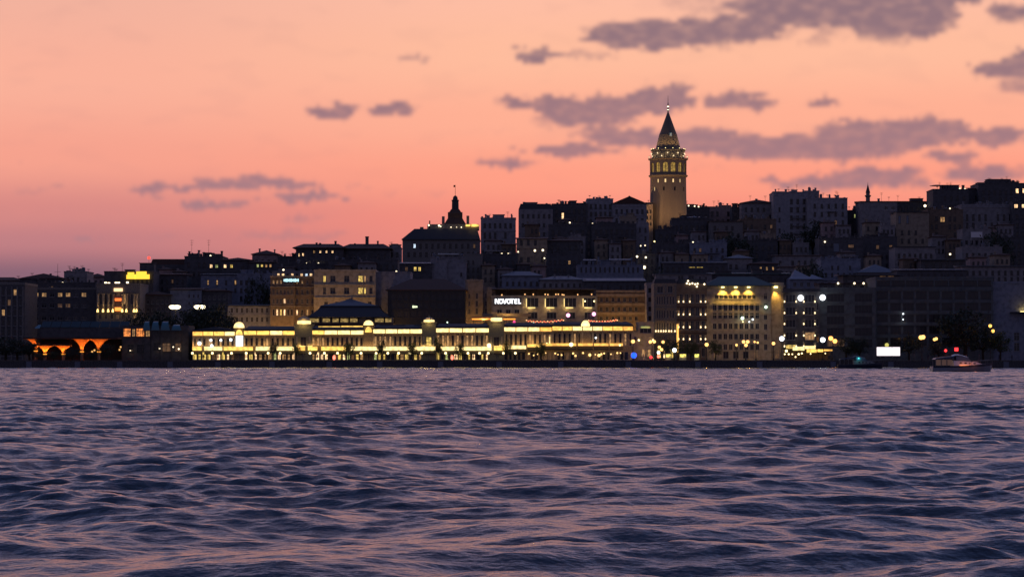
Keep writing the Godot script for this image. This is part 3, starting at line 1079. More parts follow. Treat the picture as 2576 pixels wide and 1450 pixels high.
	for q in [[1330, 889, 0.24], [1342, 893, 0.2], [1352, 890, 0.2], [1372, 887, 0.2], [1396, 888, 0.24], [1403, 891, 0.18], [1412, 892, 0.24], [1441, 888, 0.3], [1447, 894, 0.3], [1466, 887, 0.26], [1483, 892, 0.42], [1497, 891, 0.2], [1506, 893, 0.45], [1512, 890, 0.3], [1519, 888, 0.24], [1536, 890, 0.2], [1552, 887, 0.26], [1560, 887, 0.2]]:
		var o := part(root, "shop_lamp", ball_mesh(q[2]), glow("shop_amber", 255, 205, 125, 2.2), L.call(q[0], q[1], 0.7))
		bulb(o, Vector3.ZERO, 255, 190, 100, 1.2, q[2])
	part(root, "lit_screen", box_mesh(Vector3(2.0, 3.1, 0.15)), glow("screen_white", 235, 248, 255, 2.6), L.call(602.5, 857, 0.45), "tall white lit screen under the small gable")
	part(root, "lamp_tube", box_mesh(Vector3(0.3, 2.4, 0.2)), strips[0], L.call(1382, 857, 0.6))
	# small gables with lit lunettes
	for q in [[602, 809, 824, 13.5], [927, 805, 817, 12.5], [1472, 805, 820, 11.0]]:
		var base: Vector3 = L.call(q[0], q[2], 0.3)
		var s3 := Shape.new()
		half_disc(s3, q[3] * s + 0.25, (q[2] - q[1]) * s + 0.25, 0.9)
		var gb := part(root, "gable", s3.done(), wall_m, base + Vector3(0, -0.2, -0.55))
		var s4 := Shape.new()
		half_disc(s4, q[3] * s, (q[2] - q[1]) * s, 0.2)
		part(gb, "lunette_light", s4.done(), strips[0], Vector3(0, 0.2, 1.0))
		bulb(gb, Vector3(0, 0.8, 1.9), 255, 210, 140, 3.0, 0.6)
		var wb := Shape.new()
		var p1: Vector3 = L.call(q[0] - 14, 905, 0)
		var p2: Vector3 = L.call(q[0] + 14, q[2] + 1.5, 0)
		wb.box(Vector3(p1.x, 0, -3.0), Vector3(p2.x, p2.y, 0.3))
		part(root, "gable_bay", wb.done(), wall_m)
		if q[0] < 1000:
			var s5 := Shape.new()
			half_disc(s5, 1.0, 1.6, 0.2)
			part(gb, "lunette_light", s5.done(), strips[1], L.call(q[0], q[2] + 18, 0.66) - gb.position)
	# three square towers with domes
	for q in [[764, 741, 786, 817, 795, 1], [1078, 1061, 1096, 812, 797, 1], [1248.5, 1230, 1267, 810, 796, 0]]:
		tower_with_dome(root, L, q, s, strips)
	# terrace lights set back on the roof
	for q in [[797, 853, 822, 1], [855, 910, 821, 1], [955, 1016, 821, 1], [1043, 1062, 821, 1]]:
		var p0: Vector3 = L.call(q[0], q[2], -5.0)
		var p1: Vector3 = L.call(q[1], q[2], -5.0)
		var run := p1.x - p0.x
		var c := int(ceil(run / 4.4))
		for i in c:
			part(root, "terrace_light", box_mesh(Vector3(run / c - 0.05, 0.62, 0.25)), strips[q[3]], Vector3(p0.x + run * (i + 0.5) / c, p0.y, -5.0))
		strip_light(root, Vector3((p0.x + p1.x) / 2, p0.y, -4.8), Vector2(run, 0.6), 255, 205, 130, 2.5, 0.3)
		part(root, "terrace_beam", box_mesh(Vector3(run + 0.6, 0.2, 0.9)), M["roof_slate"], Vector3((p0.x + p1.x) / 2, p0.y + 0.45, -5.1))
		part(root, "terrace_wall", box_mesh(Vector3(run + 0.4, 2.4, 0.3)), M["brick_dark"], Vector3((p0.x + p1.x) / 2, p0.y - 1.0, -5.35))

func half_disc(s: Shape, r: float, h: float, t: float) -> void:
	# an upright half disc, r wide to each side and h high, from z 0 to t
	var k := 12
	for i in k:
		var a := PI * i / k
		var b := PI * (i + 1) / k
		var p := Vector3(r * cos(a), h * sin(a), 0)
		var q := Vector3(r * cos(b), h * sin(b), 0)
		var z := Vector3(0, 0, t)
		s.tri(z, p + z, q + z)
		s.tri(Vector3.ZERO, q, p)
		s.quad(p, q, q + z, p + z)
	s.quad(Vector3(-r, 0, 0), Vector3(r, 0, 0), Vector3(r, 0, t), Vector3(-r, 0, t))

func tower_with_dome(root: Node3D, L: Callable, q: Array, s: float, strips: Array) -> void:
	var lo: Vector3 = L.call(q[1], 905)
	var hi: Vector3 = L.call(q[2], q[3])
	var W := hi.x - lo.x
	var cx := (lo.x + hi.x) / 2.0
	var sh := Shape.new()
	var door := [-0.8, L.call(0, 869).y, 0.8, L.call(0, 847).y]
	skin(sh, Vector2(-W / 2, 0), Vector2(W / 2, hi.y), [door], 0.5)
	sh.quad(Vector3(W / 2, 0, 0), Vector3(W / 2, 0, -5), Vector3(W / 2, hi.y, -5), Vector3(W / 2, hi.y, 0))
	sh.quad(Vector3(-W / 2, 0, -5), Vector3(-W / 2, 0, 0), Vector3(-W / 2, hi.y, 0), Vector3(-W / 2, hi.y, -5))
	sh.quad(Vector3(-W / 2, hi.y, 0), Vector3(W / 2, hi.y, 0), Vector3(W / 2, hi.y, -5), Vector3(-W / 2, hi.y, -5))
	sh.quad(Vector3(-W / 2, 0, -0.5), Vector3(W / 2, 0, -0.5), Vector3(W / 2, hi.y - 0.1, -0.5), Vector3(-W / 2, hi.y - 0.1, -0.5))
	var t := part(root, "dome_tower", sh.done(), M["stone_green"], Vector3(cx, 0, 0.9))
	add_window(t, Vector3(0, (door[1] + door[3]) / 2, -0.15), 1.6, door[3] - door[1], 2, "y" if q[0] > 1000 and q[0] < 1200 else ".", M["frame_dark"])
	part(t, "tower_cornice", box_mesh(Vector3(W + 0.5, 0.3, 5.4)), M["stone_green"], Vector3(0, hi.y + 0.15, -2.5))
	for x in [-1.0, 1.0]:
		part(t, "pilaster", box_mesh(Vector3(0.45, 2.9, 0.3)), M["plaster_cream"], Vector3(x * W * 0.36, L.call(0, 858).y, 0.16))
		bulb(t, Vector3(x * W * 0.36, L.call(0, 871).y, 0.75), 255, 215, 140, 0.5, 0.12)
	var r: float = W * 0.36
	var h: float = (q[3] - q[4]) * s - 0.3
	var dm := Shape.new()
	var prof := [[r, 0.0], [r, h * 0.35]]
	for i in 7:
		var a := PI / 2 * (i + 1) / 7.0
		prof.append([maxf(r * cos(a), 0.02), h * 0.35 + h * 0.65 * sin(a)])
	dm.lathe(prof, 20)
	var dome := part(t, "dome", dm.done(), M["plaster_cream"], Vector3(0, hi.y + 0.3, -2.2))
	var rg := Shape.new()
	var e := h * (0.42 if q[5] else 0.75)
	rg.lathe([[r + 0.03, 0.05], [r + 0.12, 0.1], [r + 0.12, e], [r + 0.03, e + 0.03]], 20)
	part(dome, "dome_light", rg.done(), strips[1 - q[5]] if q[5] else strips[0])
	var fn := Shape.new()
	fn.lathe([[0.12, h], [0.16, h + 0.25], [0.05, h + 0.5], [0.02, h + 0.9]], 8)
	part(dome, "finial", fn.done(), M["lead"])
	bulb(dome, Vector3(0, 0.5, r + 1.5), 255, 205, 120, 7.0, 0.4)

func build_pavilion() -> void:
	# the old hall with a two tier roof that rises behind the market
	var d := 736.0
	var s := d / FOCAL
	var root := thing("roofed_pavilion", "big dark two tier hipped roof pavilion rising behind the yellow market cornice", "pavilion", Vector3(at(880, 905, d).x, QUAY_Y, -d))
	var Y := func(py: float) -> float: return at(0, py, d).y - QUAY_Y
	var X := func(px: float) -> float: return at(px, 0, d).x - root.position.x
	var w := Shape.new()
	w.box(Vector3(X.call(776), 0, -18), Vector3(X.call(990), Y.call(812), 0))
	part(root, "wall", w.done(), M["brick_dark"])
	var c := Shape.new()
	c.box(Vector3(X.call(778), Y.call(812), -17.6), Vector3(X.call(988), Y.call(797), -0.4))
	part(root, "clerestory", c.done(), M["plaster_tan"])
	for q in [[779, 803], [813, 831], [838, 853], [858, 877], [882, 900], [944, 966], [970, 985]]:
		part(root, "clerestory_window", box_mesh(Vector3((q[1] - q[0]) * s, 1.05, 0.1)), glow("clerestory_lit", 245, 205, 120, 0.5), Vector3(X.call((q[0] + q[1]) / 2.0), Y.call(805), -0.34))
	for q in [808, 834.5, 855.5, 879.5, 902, 941, 968]:
		part(root, "post", box_mesh(Vector3(0.35, 1.7, 0.3)), M["iron"], Vector3(X.call(q), Y.call(804.5), -0.1))
	var lower := [[772, 797, 1.2], [778, 794, 0.6], [790, 786, -1.0], [800, 777, -3.0], [806, 768, -4.6]]
	var rings := []
	for k in lower:
		var x0: float = X.call(k[0])
		var x1: float = X.call(1756 - k[0])
		rings.append([Vector3(x0, Y.call(k[1]), k[2]), Vector3(x1, Y.call(k[1]), k[2]), Vector3(x1, Y.call(k[1]), -18 - k[2]), Vector3(x0, Y.call(k[1]), -18 - k[2])])
	var r := Shape.new()
	r.loft(rings)
	part(root, "lower_roof", r.done(), M["roof_slate"])
	rings = []
	for k in [[803, 768, -3.9], [822, 764, -5.0], [845, 759, -7.0], [862, 754, -8.4], [872, 750, -8.9], [876, 748, -8.95]]:
		var x0: float = X.call(k[0])
		var x1: float = X.call(1756 - k[0])
		rings.append([Vector3(x0, Y.call(k[1]), k[2]), Vector3(x1, Y.call(k[1]), k[2]), Vector3(x1, Y.call(k[1]), -18 - k[2]), Vector3(x0, Y.call(k[1]), -18 - k[2])])
	r = Shape.new()
	r.loft(rings)
	var b: Array = rings[0]
	r.quad(b[3], b[2], b[1], b[0])
	var up := part(root, "upper_roof", r.done(), M["lead"])
	var f := Shape.new()
	f.lathe([[0.25, 0], [0.3, 0.3], [0.08, 0.6], [0.02, 1.2]], 8)
	part(up, "finial", f.done(), M["lead"], Vector3(0, Y.call(748.5), -9))

func build_front_row() -> void:
	# far left: dark piered block, the orange lit porch, the glass roofed restaurant
	building("office_block", "dark office block with closely set upright piers at the left edge of the quay", -30, 62, 716, 742, {"wall": "plaster_dark", "deep": 20.0, "piers": [-12, 2, 16, 30, 44, 58], "pier_w": 0.5, "wins": [g(-28, 60, 722, 900, 14, 25, 8, 16, 0, ["....w..", "...d...", "..w....", ".......", ".......", "......."])], "trim": "stone_grey"})
	build_orange_porch()
	build_conservatory()
	# right of the market
	var r := building("corner_shop", "small cream two storey corner shop with a dark balcony opening beside the market hall", 1604, 1644, 812, 708, {"wall": "plaster_cream", "deep": 9.0, "wins": [[1623.5, 1623.5, 1, 831, 831, 1, 29, 12, 3, ["."]], [1618, 1632, 2, 888, 888, 1, 9, 20, 0, ["ww"]]], "bands": [848], "parapet": 0.4})
	for x in [1606, 1642]:
		wall_lamp(r, 708.0, x, 855, 0.3, 0.7, "globe_warm", 2.2)
	var sg := part(r, "shop_sign", box_mesh(Vector3(2.6, 0.5, 0.12)), glow("sign_olive", 215, 215, 120, 0.55), r.to_local(at(1623, 822.5, 708)) + Vector3(0, 0, 0.1))
	sg.set_meta("label", "dim yellow green lit sign strip")
	building("lean_to", "low stone annex squeezed between market hall and cream corner shop", 1591, 1604, 838, 707, {"wall": "plaster_cream", "deep": 7.0, "wins": [[1597.5, 1597.5, 1, 852, 852, 1, 6, 12, 1, ["."]]]})
	r = building("bay_fronted_house", "pale stone house with two tall bays and uplights above its ground floor", 1644, 1701, 712, 714, {"wall": "stone_tan", "trim": "stone_grey", "deep": 13.0, "cat": "house", "roof": "mansard", "rise": 11, "roofing": "roof_slate", "bands": [739, 772, 805, 838], "wins": [[1660, 1660, 1, 728, 728, 1, 15, 17, 1], [1685, 1685, 1, 727, 727, 1, 12, 17, 1], [1653, 1671, 4, 755, 790, 2, 4, 20, 0], [1679, 1693, 3, 755, 790, 2, 4, 20, 0], [1653, 1671, 4, 821, 821, 1, 4, 20, 0], [1679, 1693, 3, 821, 821, 1, 4, 20, 0], [1652, 1676, 6, 849, 849, 1, 2.6, 8, 0], [1657, 1688, 3, 889, 889, 1, 10, 22, 1, ["yWy"]]], "piers": [1646, 1674, 1699], "pier_w": 0.5})
	for x in [1649, 1655.5, 1662, 1668.5, 1674, 1682, 1688, 1697]:
		uplight(r, 714.0, x, 832, 0.5, 255, 205, 110, 0.7)
	r = building("brown_hotel", "dark brown hotel whose window reveals are picked out by small uplights", 1701, 1777, 713, 715, {"wall": "plaster_brown", "trim": "brick_dark", "deep": 14.0, "cat": "hotel", "wins": [[1713, 1768, 5, 750, 885, 5, 8.5, 22, 1]], "bands": [772, 805, 838, 869], "roof": "mansard", "rise": 12, "roofing": "roof_slate"})
	for y in [758, 790, 822, 852]:
		for x in [1706.5, 1718.5, 1734.5, 1762, 1774]:
			uplight(r, 715.0, x, y, 0.18, 255, 220, 170, 0.5)
	for q in [[1727, 714], [1734, 715.5], [1741, 714], [1748, 716], [1754, 715], [1752, 722], [1771, 716], [1730, 708]]:
		var o := part(r, "terrace_lamp", ball_mesh(0.27), glow("lamp_warm_white", 255, 232, 190, 2.6), r.to_local(at(q[0], q[1], 715)) + Vector3(0, 0.2, 0.3))
		bulb(o, Vector3.ZERO, 255, 205, 150, 0.5, 0.2)
	part(r, "corner_sign", box_mesh(Vector3(0.75, 6.4, 0.3)), glow("sign_amber", 255, 190, 90, 1.5), r.to_local(at(1703, 842, 715)) + Vector3(0, 0, 0.35), "tall amber lit sign on the corner")
	part(r, "corner_sign", box_mesh(Vector3(0.75, 3.0, 0.3)), glow("sign_amber", 255, 190, 90, 1.5), r.to_local(at(1703, 873, 715)) + Vector3(0, 0, 0.35), "short amber lit sign near the pavement")
	# the cream office with three lit arches
	r = building("arched_office", "cream six storey office with three golden lit arches under its roof", 1777, 1939, 719, 716, {"wall": "plaster_cream", "deep": 16.0, "roof": "hip", "rise": 24, "ridge": 0.55, "over": 0.9, "roofing": "copper_green", "bands": [742, 766, 791], "band_h": 0.16, "piers": [1781], "pier_w": 0.9, "wins": [[1797, 1904, 9, 772, 772, 1, 9.5, 17, 1], [1797, 1904, 9, 793.5, 872, 4, 9.5, 14, 1, []], [1802, 1896, 9, 745, 745, 1, 8.5, 11, 1, []], [1925, 1925, 1, 745, 872, 6, 8, 14, 1], [1800, 1900, 5, 892, 892, 1, 14, 18, 3, ["d...d"]]]})
	for x in [1817, 1849.5, 1882]:
		var p := r.to_local(at(x, 722, 716)) + Vector3(0, 0, 0.75)
		part(r, "flood_lamp", box_mesh(Vector3(0.9, 0.3, 0.5)), glow("flood_gold", 255, 232, 150, 4.0), p)
		spot(r, p + Vector3(0, -0.25, 0.35), p + Vector3(0, -6.0, -1.0), 255, 205, 90, 70.0, 50.0, 0.25)
		var am := Shape.new()
		var k := 14
		for i in k:
			var a := PI * i / k
			var b := PI * (i + 1) / k
			am.tube(Vector3(1.75 * cos(a), 2.1 * sin(a), 0), Vector3(1.75 * cos(b), 2.1 * sin(b), 0), 0.09, 0.09, 5)
		part(r, "arch_moulding", am.done(), M["plaster_cream"], p + Vector3(0, -2.35, -0.7))
	for q in [[1925, 772, 0.45, "lamp_green_white"], [1866, 800, 0.5, "lamp_green_white"], [1892, 803, 0.3, "lamp_white"], [1883, 809, 0.22, "lamp_white"], [1867, 809, 0.2, "globe_warm"]]:
		wall_lamp(r, 716.0, q[0], q[1], q[2], 1.2, q[3], 0.8)
	r = building("stair_tower", "cream stair tower washed by a golden lamp from its top, right of the arched office", 1939, 1970, 716, 718, {"wall": "plaster_cream", "deep": 14.0, "piers": [1943, 1966], "pier_w": 0.8, "wins": [[1954, 1954, 1, 890, 890, 1, 12, 22, 1, ["d"]]], "cornice": true})
	var p2 := r.to_local(at(1950, 722, 718)) + Vector3(0, 0, 0.9)
	part(r, "flood_lamp", box_mesh(Vector3(1.1, 0.5, 0.4)), glow("flood_gold", 255, 232, 150, 4.0), p2)
	spot(r, p2 + Vector3(0, -0.4, 0.05), p2 + Vector3(0, -9.0, -1.0), 255, 195, 85, 60.0, 40.0, 0.25)
	r = building("sconce_lit_hotel", "dark hotel with paired wall sconces and two round white signs on its front", 1970, 2062, 731, 717, {"wall": "plaster_dark", "deep": 15.0, "cat": "hotel", "cornice": true, "wins": [[1988, 2036, 2, 750, 876, 5, 25, 20, 3, ["..", "..", "..", ".w", "y."]], [2056, 2056, 1, 770, 850, 3, 6, 20, 0]]})
	for y in [756, 784.5, 812, 841, 868]:
		for x in [1972.5, 2002, 2021, 2049]:
			if not (y == 812.0 and x == 2002.0):
				uplight(r, 717.0, x, y + 2.0, 0.2, 255, 214, 160, 0.55)
	for q in [[2013, 749], [2068, 748]]:
		var disc := Shape.new()
		disc.lathe([[0.01, -0.15], [0.86, -0.15], [0.9, 0.0], [0.86, 0.15], [0.01, 0.15]], 24)
		var o := part(r, "round_sign", disc.done(), glow("sign_white", 245, 250, 255, 2.2), r.to_local(at(q[0], q[1], 717)) + Vector3(0, 0, 0.5), "round white lit sign")
		o.rotation.x = PI / 2
		if q[0] < 2050:
			var mark := Shape.new()
			mark.box(Vector3(-0.12, 0.151, -0.42), Vector3(0.1, 0.2, 0.12))
			mark.box(Vector3(0.1, 0.151, -0.42), Vector3(0.42, 0.2, -0.22))
			part(o, "mark", mark.done(), M["frame_dark"])
		bulb(r, r.to_local(at(q[0], q[1], 717)) + Vector3(0, 0, 1.6), 235, 242, 255, 2.0, 0.9)
	r = building("banded_office", "dark modern office with pale floor bands and broad black window bays", 2062, 2202, 730, 719, {"wall": "office_band", "deep": 18.0, "wins": [[2101, 2171, 3, 748, 862, 5, 44, 19, 3, ["...", "...", "...", "...", "d.."]]], "frame": "frame_dark", "parapet": 0.9, "wins_note": 0, "bands": [734, 760, 789, 817.5, 846, 874]})
	r = building("wide_banded_office", "long dark office with horizontal concrete bands and black glass, right of the small banded office", 2202, 2497, 700, 721, {"wall": "office_band", "deep": 20.0, "frame": "frame_dark", "bands": [726, 757, 785, 814], "band_h": 0.9, "wins": [[2222, 2476, 8, 712, 712, 1, 33, 14, 3], [2219, 2479, 9, 742, 858, 5, 27, 19, 3, []]], "parapet": 0.5})
	for q in [[2270, 789, 0.25, "lamp_white"], [2270, 803, 0.2, "lamp_white"], [2229, 867, 0.6, "sign_olive_bright"], [2196, 852, 0.25, "globe_warm"]]:
		wall_lamp(r, 721.0, q[0], q[1], q[2], 0.8, q[3], 0.5)
	r = building("blank_walled_hall", "pale blank walled hall with a gold lit entrance canopy at the right edge", 2497, 2600, 713, 722, {"wall": "plaster_blue", "deep": 20.0, "wins": [[2512, 2512, 1, 858, 858, 1, 10, 40, 1], [2556, 2590, 2, 846, 872, 2, 14, 20, 2]]})
	var cp := Shape.new()
	cp.box(Vector3(-3.6, -0.3, 0.01), Vector3(5.5, 0.0, 2.2))
	var cpo := part(r, "entrance_canopy", cp.done(), M["frame_dark"], r.to_local(at(2570, 784, 722)))
	part(cpo, "canopy_light", box_mesh(Vector3(4.2, 0.12, 0.2)), glow("flood_gold", 255, 232, 150, 4.0), Vector3(1.4, 0.1, 0.9))
	strip_light(cpo, Vector3(1.4, 0.25, 0.8), Vector2(4.2, 0.2), 255, 205, 110, 5.0, -1.9)

func wall_lamp(r: Node3D, d: float, px: float, py: float, size: float, dz: float, look: String, energy: float) -> void:
	var looks := {"globe_warm": [255, 226, 160, 3.2], "lamp_green_white": [225, 255, 225, 2.4], "lamp_white": [240, 248, 255, 2.6], "sign_olive_bright": [225, 215, 110, 0.9]}
	var q: Array = looks[look]
	var o := part(r, "wall_lamp", ball_mesh(size), glow(look, q[0], q[1], q[2], q[3]), r.to_local(at(px, py, d)) + Vector3(0, 0, dz))
	var s := Shape.new()
	s.tube(Vector3(0, 0, -size * 0.9), Vector3(0, 0.05, -dz), 0.05, 0.05, 5)
	part(o, "bracket", s.done(), M["iron"])
	bulb(o, Vector3.ZERO, q[0], q[1], q[2], energy, size * 0.8)

func uplight(r: Node3D, d: float, px: float, py: float, dz: float, cr: float, cg: float, cb: float, energy: float) -> void:
	# a small lamp at the foot of a wall panel that washes it upwards
	var pos := r.to_local(at(px, py, d)) + Vector3(0, 0, dz)
	var o := part(r, "uplight_lamp", box_mesh(Vector3(0.3, 0.5, 0.2)), glow("uplight_glow", 255, 222, 165, 3.0), pos)
	spot(o, Vector3(0, 0.35, 0.06), Vector3(0, 3.0, -0.35), cr, cg, cb, energy, 40.0, 0.1)

func build_orange_porch() -> void:
	var d := 703.0
	var s := d / FOCAL
	var root := thing("vaulted_porch", "dark waterfront porch on flared columns lit glowing orange from inside", "porch", Vector3(at(180, 905, d).x, QUAY_Y, -d))
	var L := func(px: float, py: float, dz := 0.0) -> Vector3: return at(px, py, d) - root.position + Vector3(0, 0, dz)
	var a: Vector3 = L.call(62, 852)
	var b: Vector3 = L.call(300, 846)
	var sh := Shape.new()
	sh.box(Vector3(a.x, a.y, -9), Vector3(b.x, a.y + 0.5, 3.0))
	part(root, "roof_slab", sh.done(), M["brick_dark"])
	sh = Shape.new()
	sh.box(Vector3(a.x + 0.4, 0, -9), Vector3(b.x - 0.4, a.y - 0.02, -8.6))
	part(root, "back_wall", sh.done(), M["iron"])
	for q in [[89, 853, 885, 0.0], [115, 868, 893, 1.6], [161, 866, 893, 1.6], [205, 856, 887, 0.0], [248, 854, 887, 0.0]]:
		var top: float = (a.y if q[3] < 1.0 else L.call(0, 868).y) - 0.04
		var waist: float = L.call(0, q[2] - 4).y
		var f := Shape.new()
		var prof := [[0.42, 0.0], [0.42, waist]]
		for i in 9:
			var t := (i + 1) / 9.0
			prof.append([0.42 + 2.2 * pow(t, 2.0), waist + (top - waist) * pow(t, 0.8)])
		f.lathe(prof, 24)
		var p: Vector3 = L.call(q[0], 905, 0)
		var c := part(root, "flared_column", f.done(), M["plaster_tan"], Vector3(p.x, 0, q[3] - 0.6))
		var rg := Shape.new()
		rg.lathe([[0.44, waist - 0.22], [0.6, waist - 0.2], [0.6, waist - 0.02], [0.44, waist]], 16)
		part(c, "lamp_ring", rg.done(), glow("lamp_orange", 255, 165, 55, 1.8))
		for k in 7:
			var an := lerpf(-1.7, 1.7, k / 6.0)
			var dir := Vector3(sin(an), 0, cos(an))
			spot(c, dir * 0.72 + Vector3(0, waist + 0.02, 0), dir * 1.25 + Vector3(0, waist + 3.0, 0), 255, 112, 28, 10.0, 46.0, 0.1)
	sh = Shape.new()
	sh.box(Vector3(L.call(96, 0).x, L.call(0, 868).y, 0.4), Vector3(L.call(184, 0).x, L.call(0, 868).y + 0.35, 4.0))
	part(root, "front_slab", sh.done(), M["brick_dark"])
	for q in [[302, 872], [299, 879], [230, 884], [236, 880]]:
		var o := part(root, "porch_lamp", ball_mesh(0.28), glow("lamp_amber_dim", 255, 190, 110, 1.1), L.call(q[0], q[1], -1.0))
		bulb(o, Vector3.ZERO, 255, 180, 90, 0.8, 0.2)
	# the dark teal glass lean-to roof above and behind
	for i in 9:
		var x0 := 86 + i * 25.0
		var gl := Shape.new()
		var p0: Vector3 = L.call(x0, 821, -10)
		var p1: Vector3 = L.call(x0 + 23.5, 806, -13)
		gl.quad(p0, Vector3(p1.x, p0.y, p0.z), Vector3(p1.x, p1.y, p1.z), Vector3(p0.x, p1.y, p1.z))
		gl.quad(Vector3(p0.x, p0.y - 0.12, p0.z), Vector3(p1.x, p0.y - 0.12, p0.z), Vector3(p1.x, p0.y, p0.z), p0)
		part(root, "glass_roof_panel", gl.done(), M["teal_glass"])
	var bw := Shape.new()
	var q0: Vector3 = L.call(84, 821.5, -10.2)
	bw.box(Vector3(q0.x, 0, -16), Vector3(L.call(312, 0).x, q0.y - 0.15, -10.2))
	part(root, "rear_hall", bw.done(), M["plaster_dark"])
	for q in [[72, 824, 815, 84]]:
		var aw := Shape.new()
		var p0: Vector3 = L.call(q[0] - 2, q[1], -9.4)
		var p1: Vector3 = L.call(q[3], q[2], -11.5)
		aw.quad(p0, Vector3(p1.x, p0.y, p0.z), p1, Vector3(p0.x + 0.8, p1.y, p1.z))
		part(root, "side_awning", aw.done(), M["teal_dome_glass"])

func build_conservatory() -> void:
	var d := 708.0
	var root := thing("conservatory", "dark restaurant with rounded teal glass domes and orange lit windows, left of the market", "restaurant", Vector3(at(390, 905, d).x, QUAY_Y, -d))
	var L := func(px: float, py: float, dz := 0.0) -> Vector3: return at(px, py, d) - root.position + Vector3(0, 0, dz)
	var a: Vector3 = L.call(306, 818)
	var b: Vector3 = L.call(474, 836)
	var holes := []
	var wins := []
	for q in [[310, 329, 825, 846, "o"], [332, 340, 826, 846, "w"], [342, 363, 825, 846, "o"], [366, 377, 826, 846, "w"], [386, 400, 862, 880, "."], [408, 430, 862, 884, "d"], [440, 456, 862, 884, "d"], [320, 336, 866, 886, "."], [344, 362, 866, 886, "."]]:
		var p: Vector3 = L.call(q[0], q[3])
		var e: Vector3 = L.call(q[1], q[2])
		holes.append([p.x, p.y, e.x, e.y])
		wins.append([(p + e) / 2.0, e.x - p.x, e.y - p.y, 2, q[4]])
	var wl := Shape.new()
	skin(wl, Vector2(a.x, 0), Vector2(b.x, a.y), holes, 0.35)
	wl.quad(Vector3(b.x, 0, 0), Vector3(b.x, 0, -14), Vector3(b.x, a.y, -14), Vector3(b.x, a.y, 0))
	wl.quad(Vector3(a.x, 0, -14), Vector3(a.x, 0, 0), Vector3(a.x, a.y, 0), Vector3(a.x, a.y, -14))
	wl.quad(Vector3(a.x, a.y, 0), Vector3(b.x, a.y, 0), Vector3(b.x, a.y, -14), Vector3(a.x, a.y, -14))
	wl.quad(Vector3(a.x, 0, -0.36), Vector3(b.x, 0, -0.36), Vector3(b.x, a.y - 0.1, -0.36), Vector3(a.x, a.y - 0.1, -0.36))
	part(root, "wall", wl.done(), M["plaster_dark"])
	for w in wins:
		add_window(root, Vector3(w[0].x, w[0].y, 0), w[1], w[2], w[3], w[4], M["frame_dark"])
	# four curved glass canopies side by side
	for q in [[366, 385], [387, 408], [410, 434], [437, 463]]:
		var x0: float = L.call(q[0], 0).x
		var x1: float = L.call(q[1], 0).x
		var y0: float = L.call(0, 831).y
		var y1: float = L.call(0, 808 if q[0] < 430 else 816).y
		var g_ := Shape.new()
		var k := 8
		for i in k:
			var t0 := PI / 2 * i / k
			var t1 := PI / 2 * (i + 1) / k
			var n0 := 0.28 * sin(t0) * (x1 - x0)
			var n1 := 0.28 * sin(t1) * (x1 - x0)
			g_.quad(Vector3(x0 + n0 * 0.5, lerpf(y0, y1, sin(t0)), 0.2 + 2.2 * cos(t0)), Vector3(x1 - n0, lerpf(y0, y1, sin(t0)), 0.2 + 2.2 * cos(t0)), Vector3(x1 - n1, lerpf(y0, y1, sin(t1)), 0.2 + 2.2 * cos(t1)), Vector3(x0 + n1 * 0.5, lerpf(y0, y1, sin(t1)), 0.2 + 2.2 * cos(t1)))
		var o := part(root, "glass_canopy", g_.done(), M["teal_dome_glass"])
		var rb := Shape.new()
		rb.tube(Vector3(x0, y0, 2.4), Vector3(x1, y0, 2.4), 0.07, 0.07, 5)
		for x in [x0, x1]:
			rb.tube(Vector3(x, y0, 2.4), Vector3(x, 0, 2.4), 0.07, 0.07, 5)
		part(o, "canopy_frame", rb.done(), M["iron"])
	for q in [[403, 876, 0.22], [437, 872, 0.2], [451, 877, 0.25], [329, 881, 0.15]]:
		var o := part(root, "terrace_lamp", ball_mesh(q[2]), glow("lamp_warm_white", 255, 232, 190, 2.6), L.call(q[0], q[1], 1.2))
		bulb(o, Vector3.ZERO, 255, 205, 150, 0.25, 0.2)

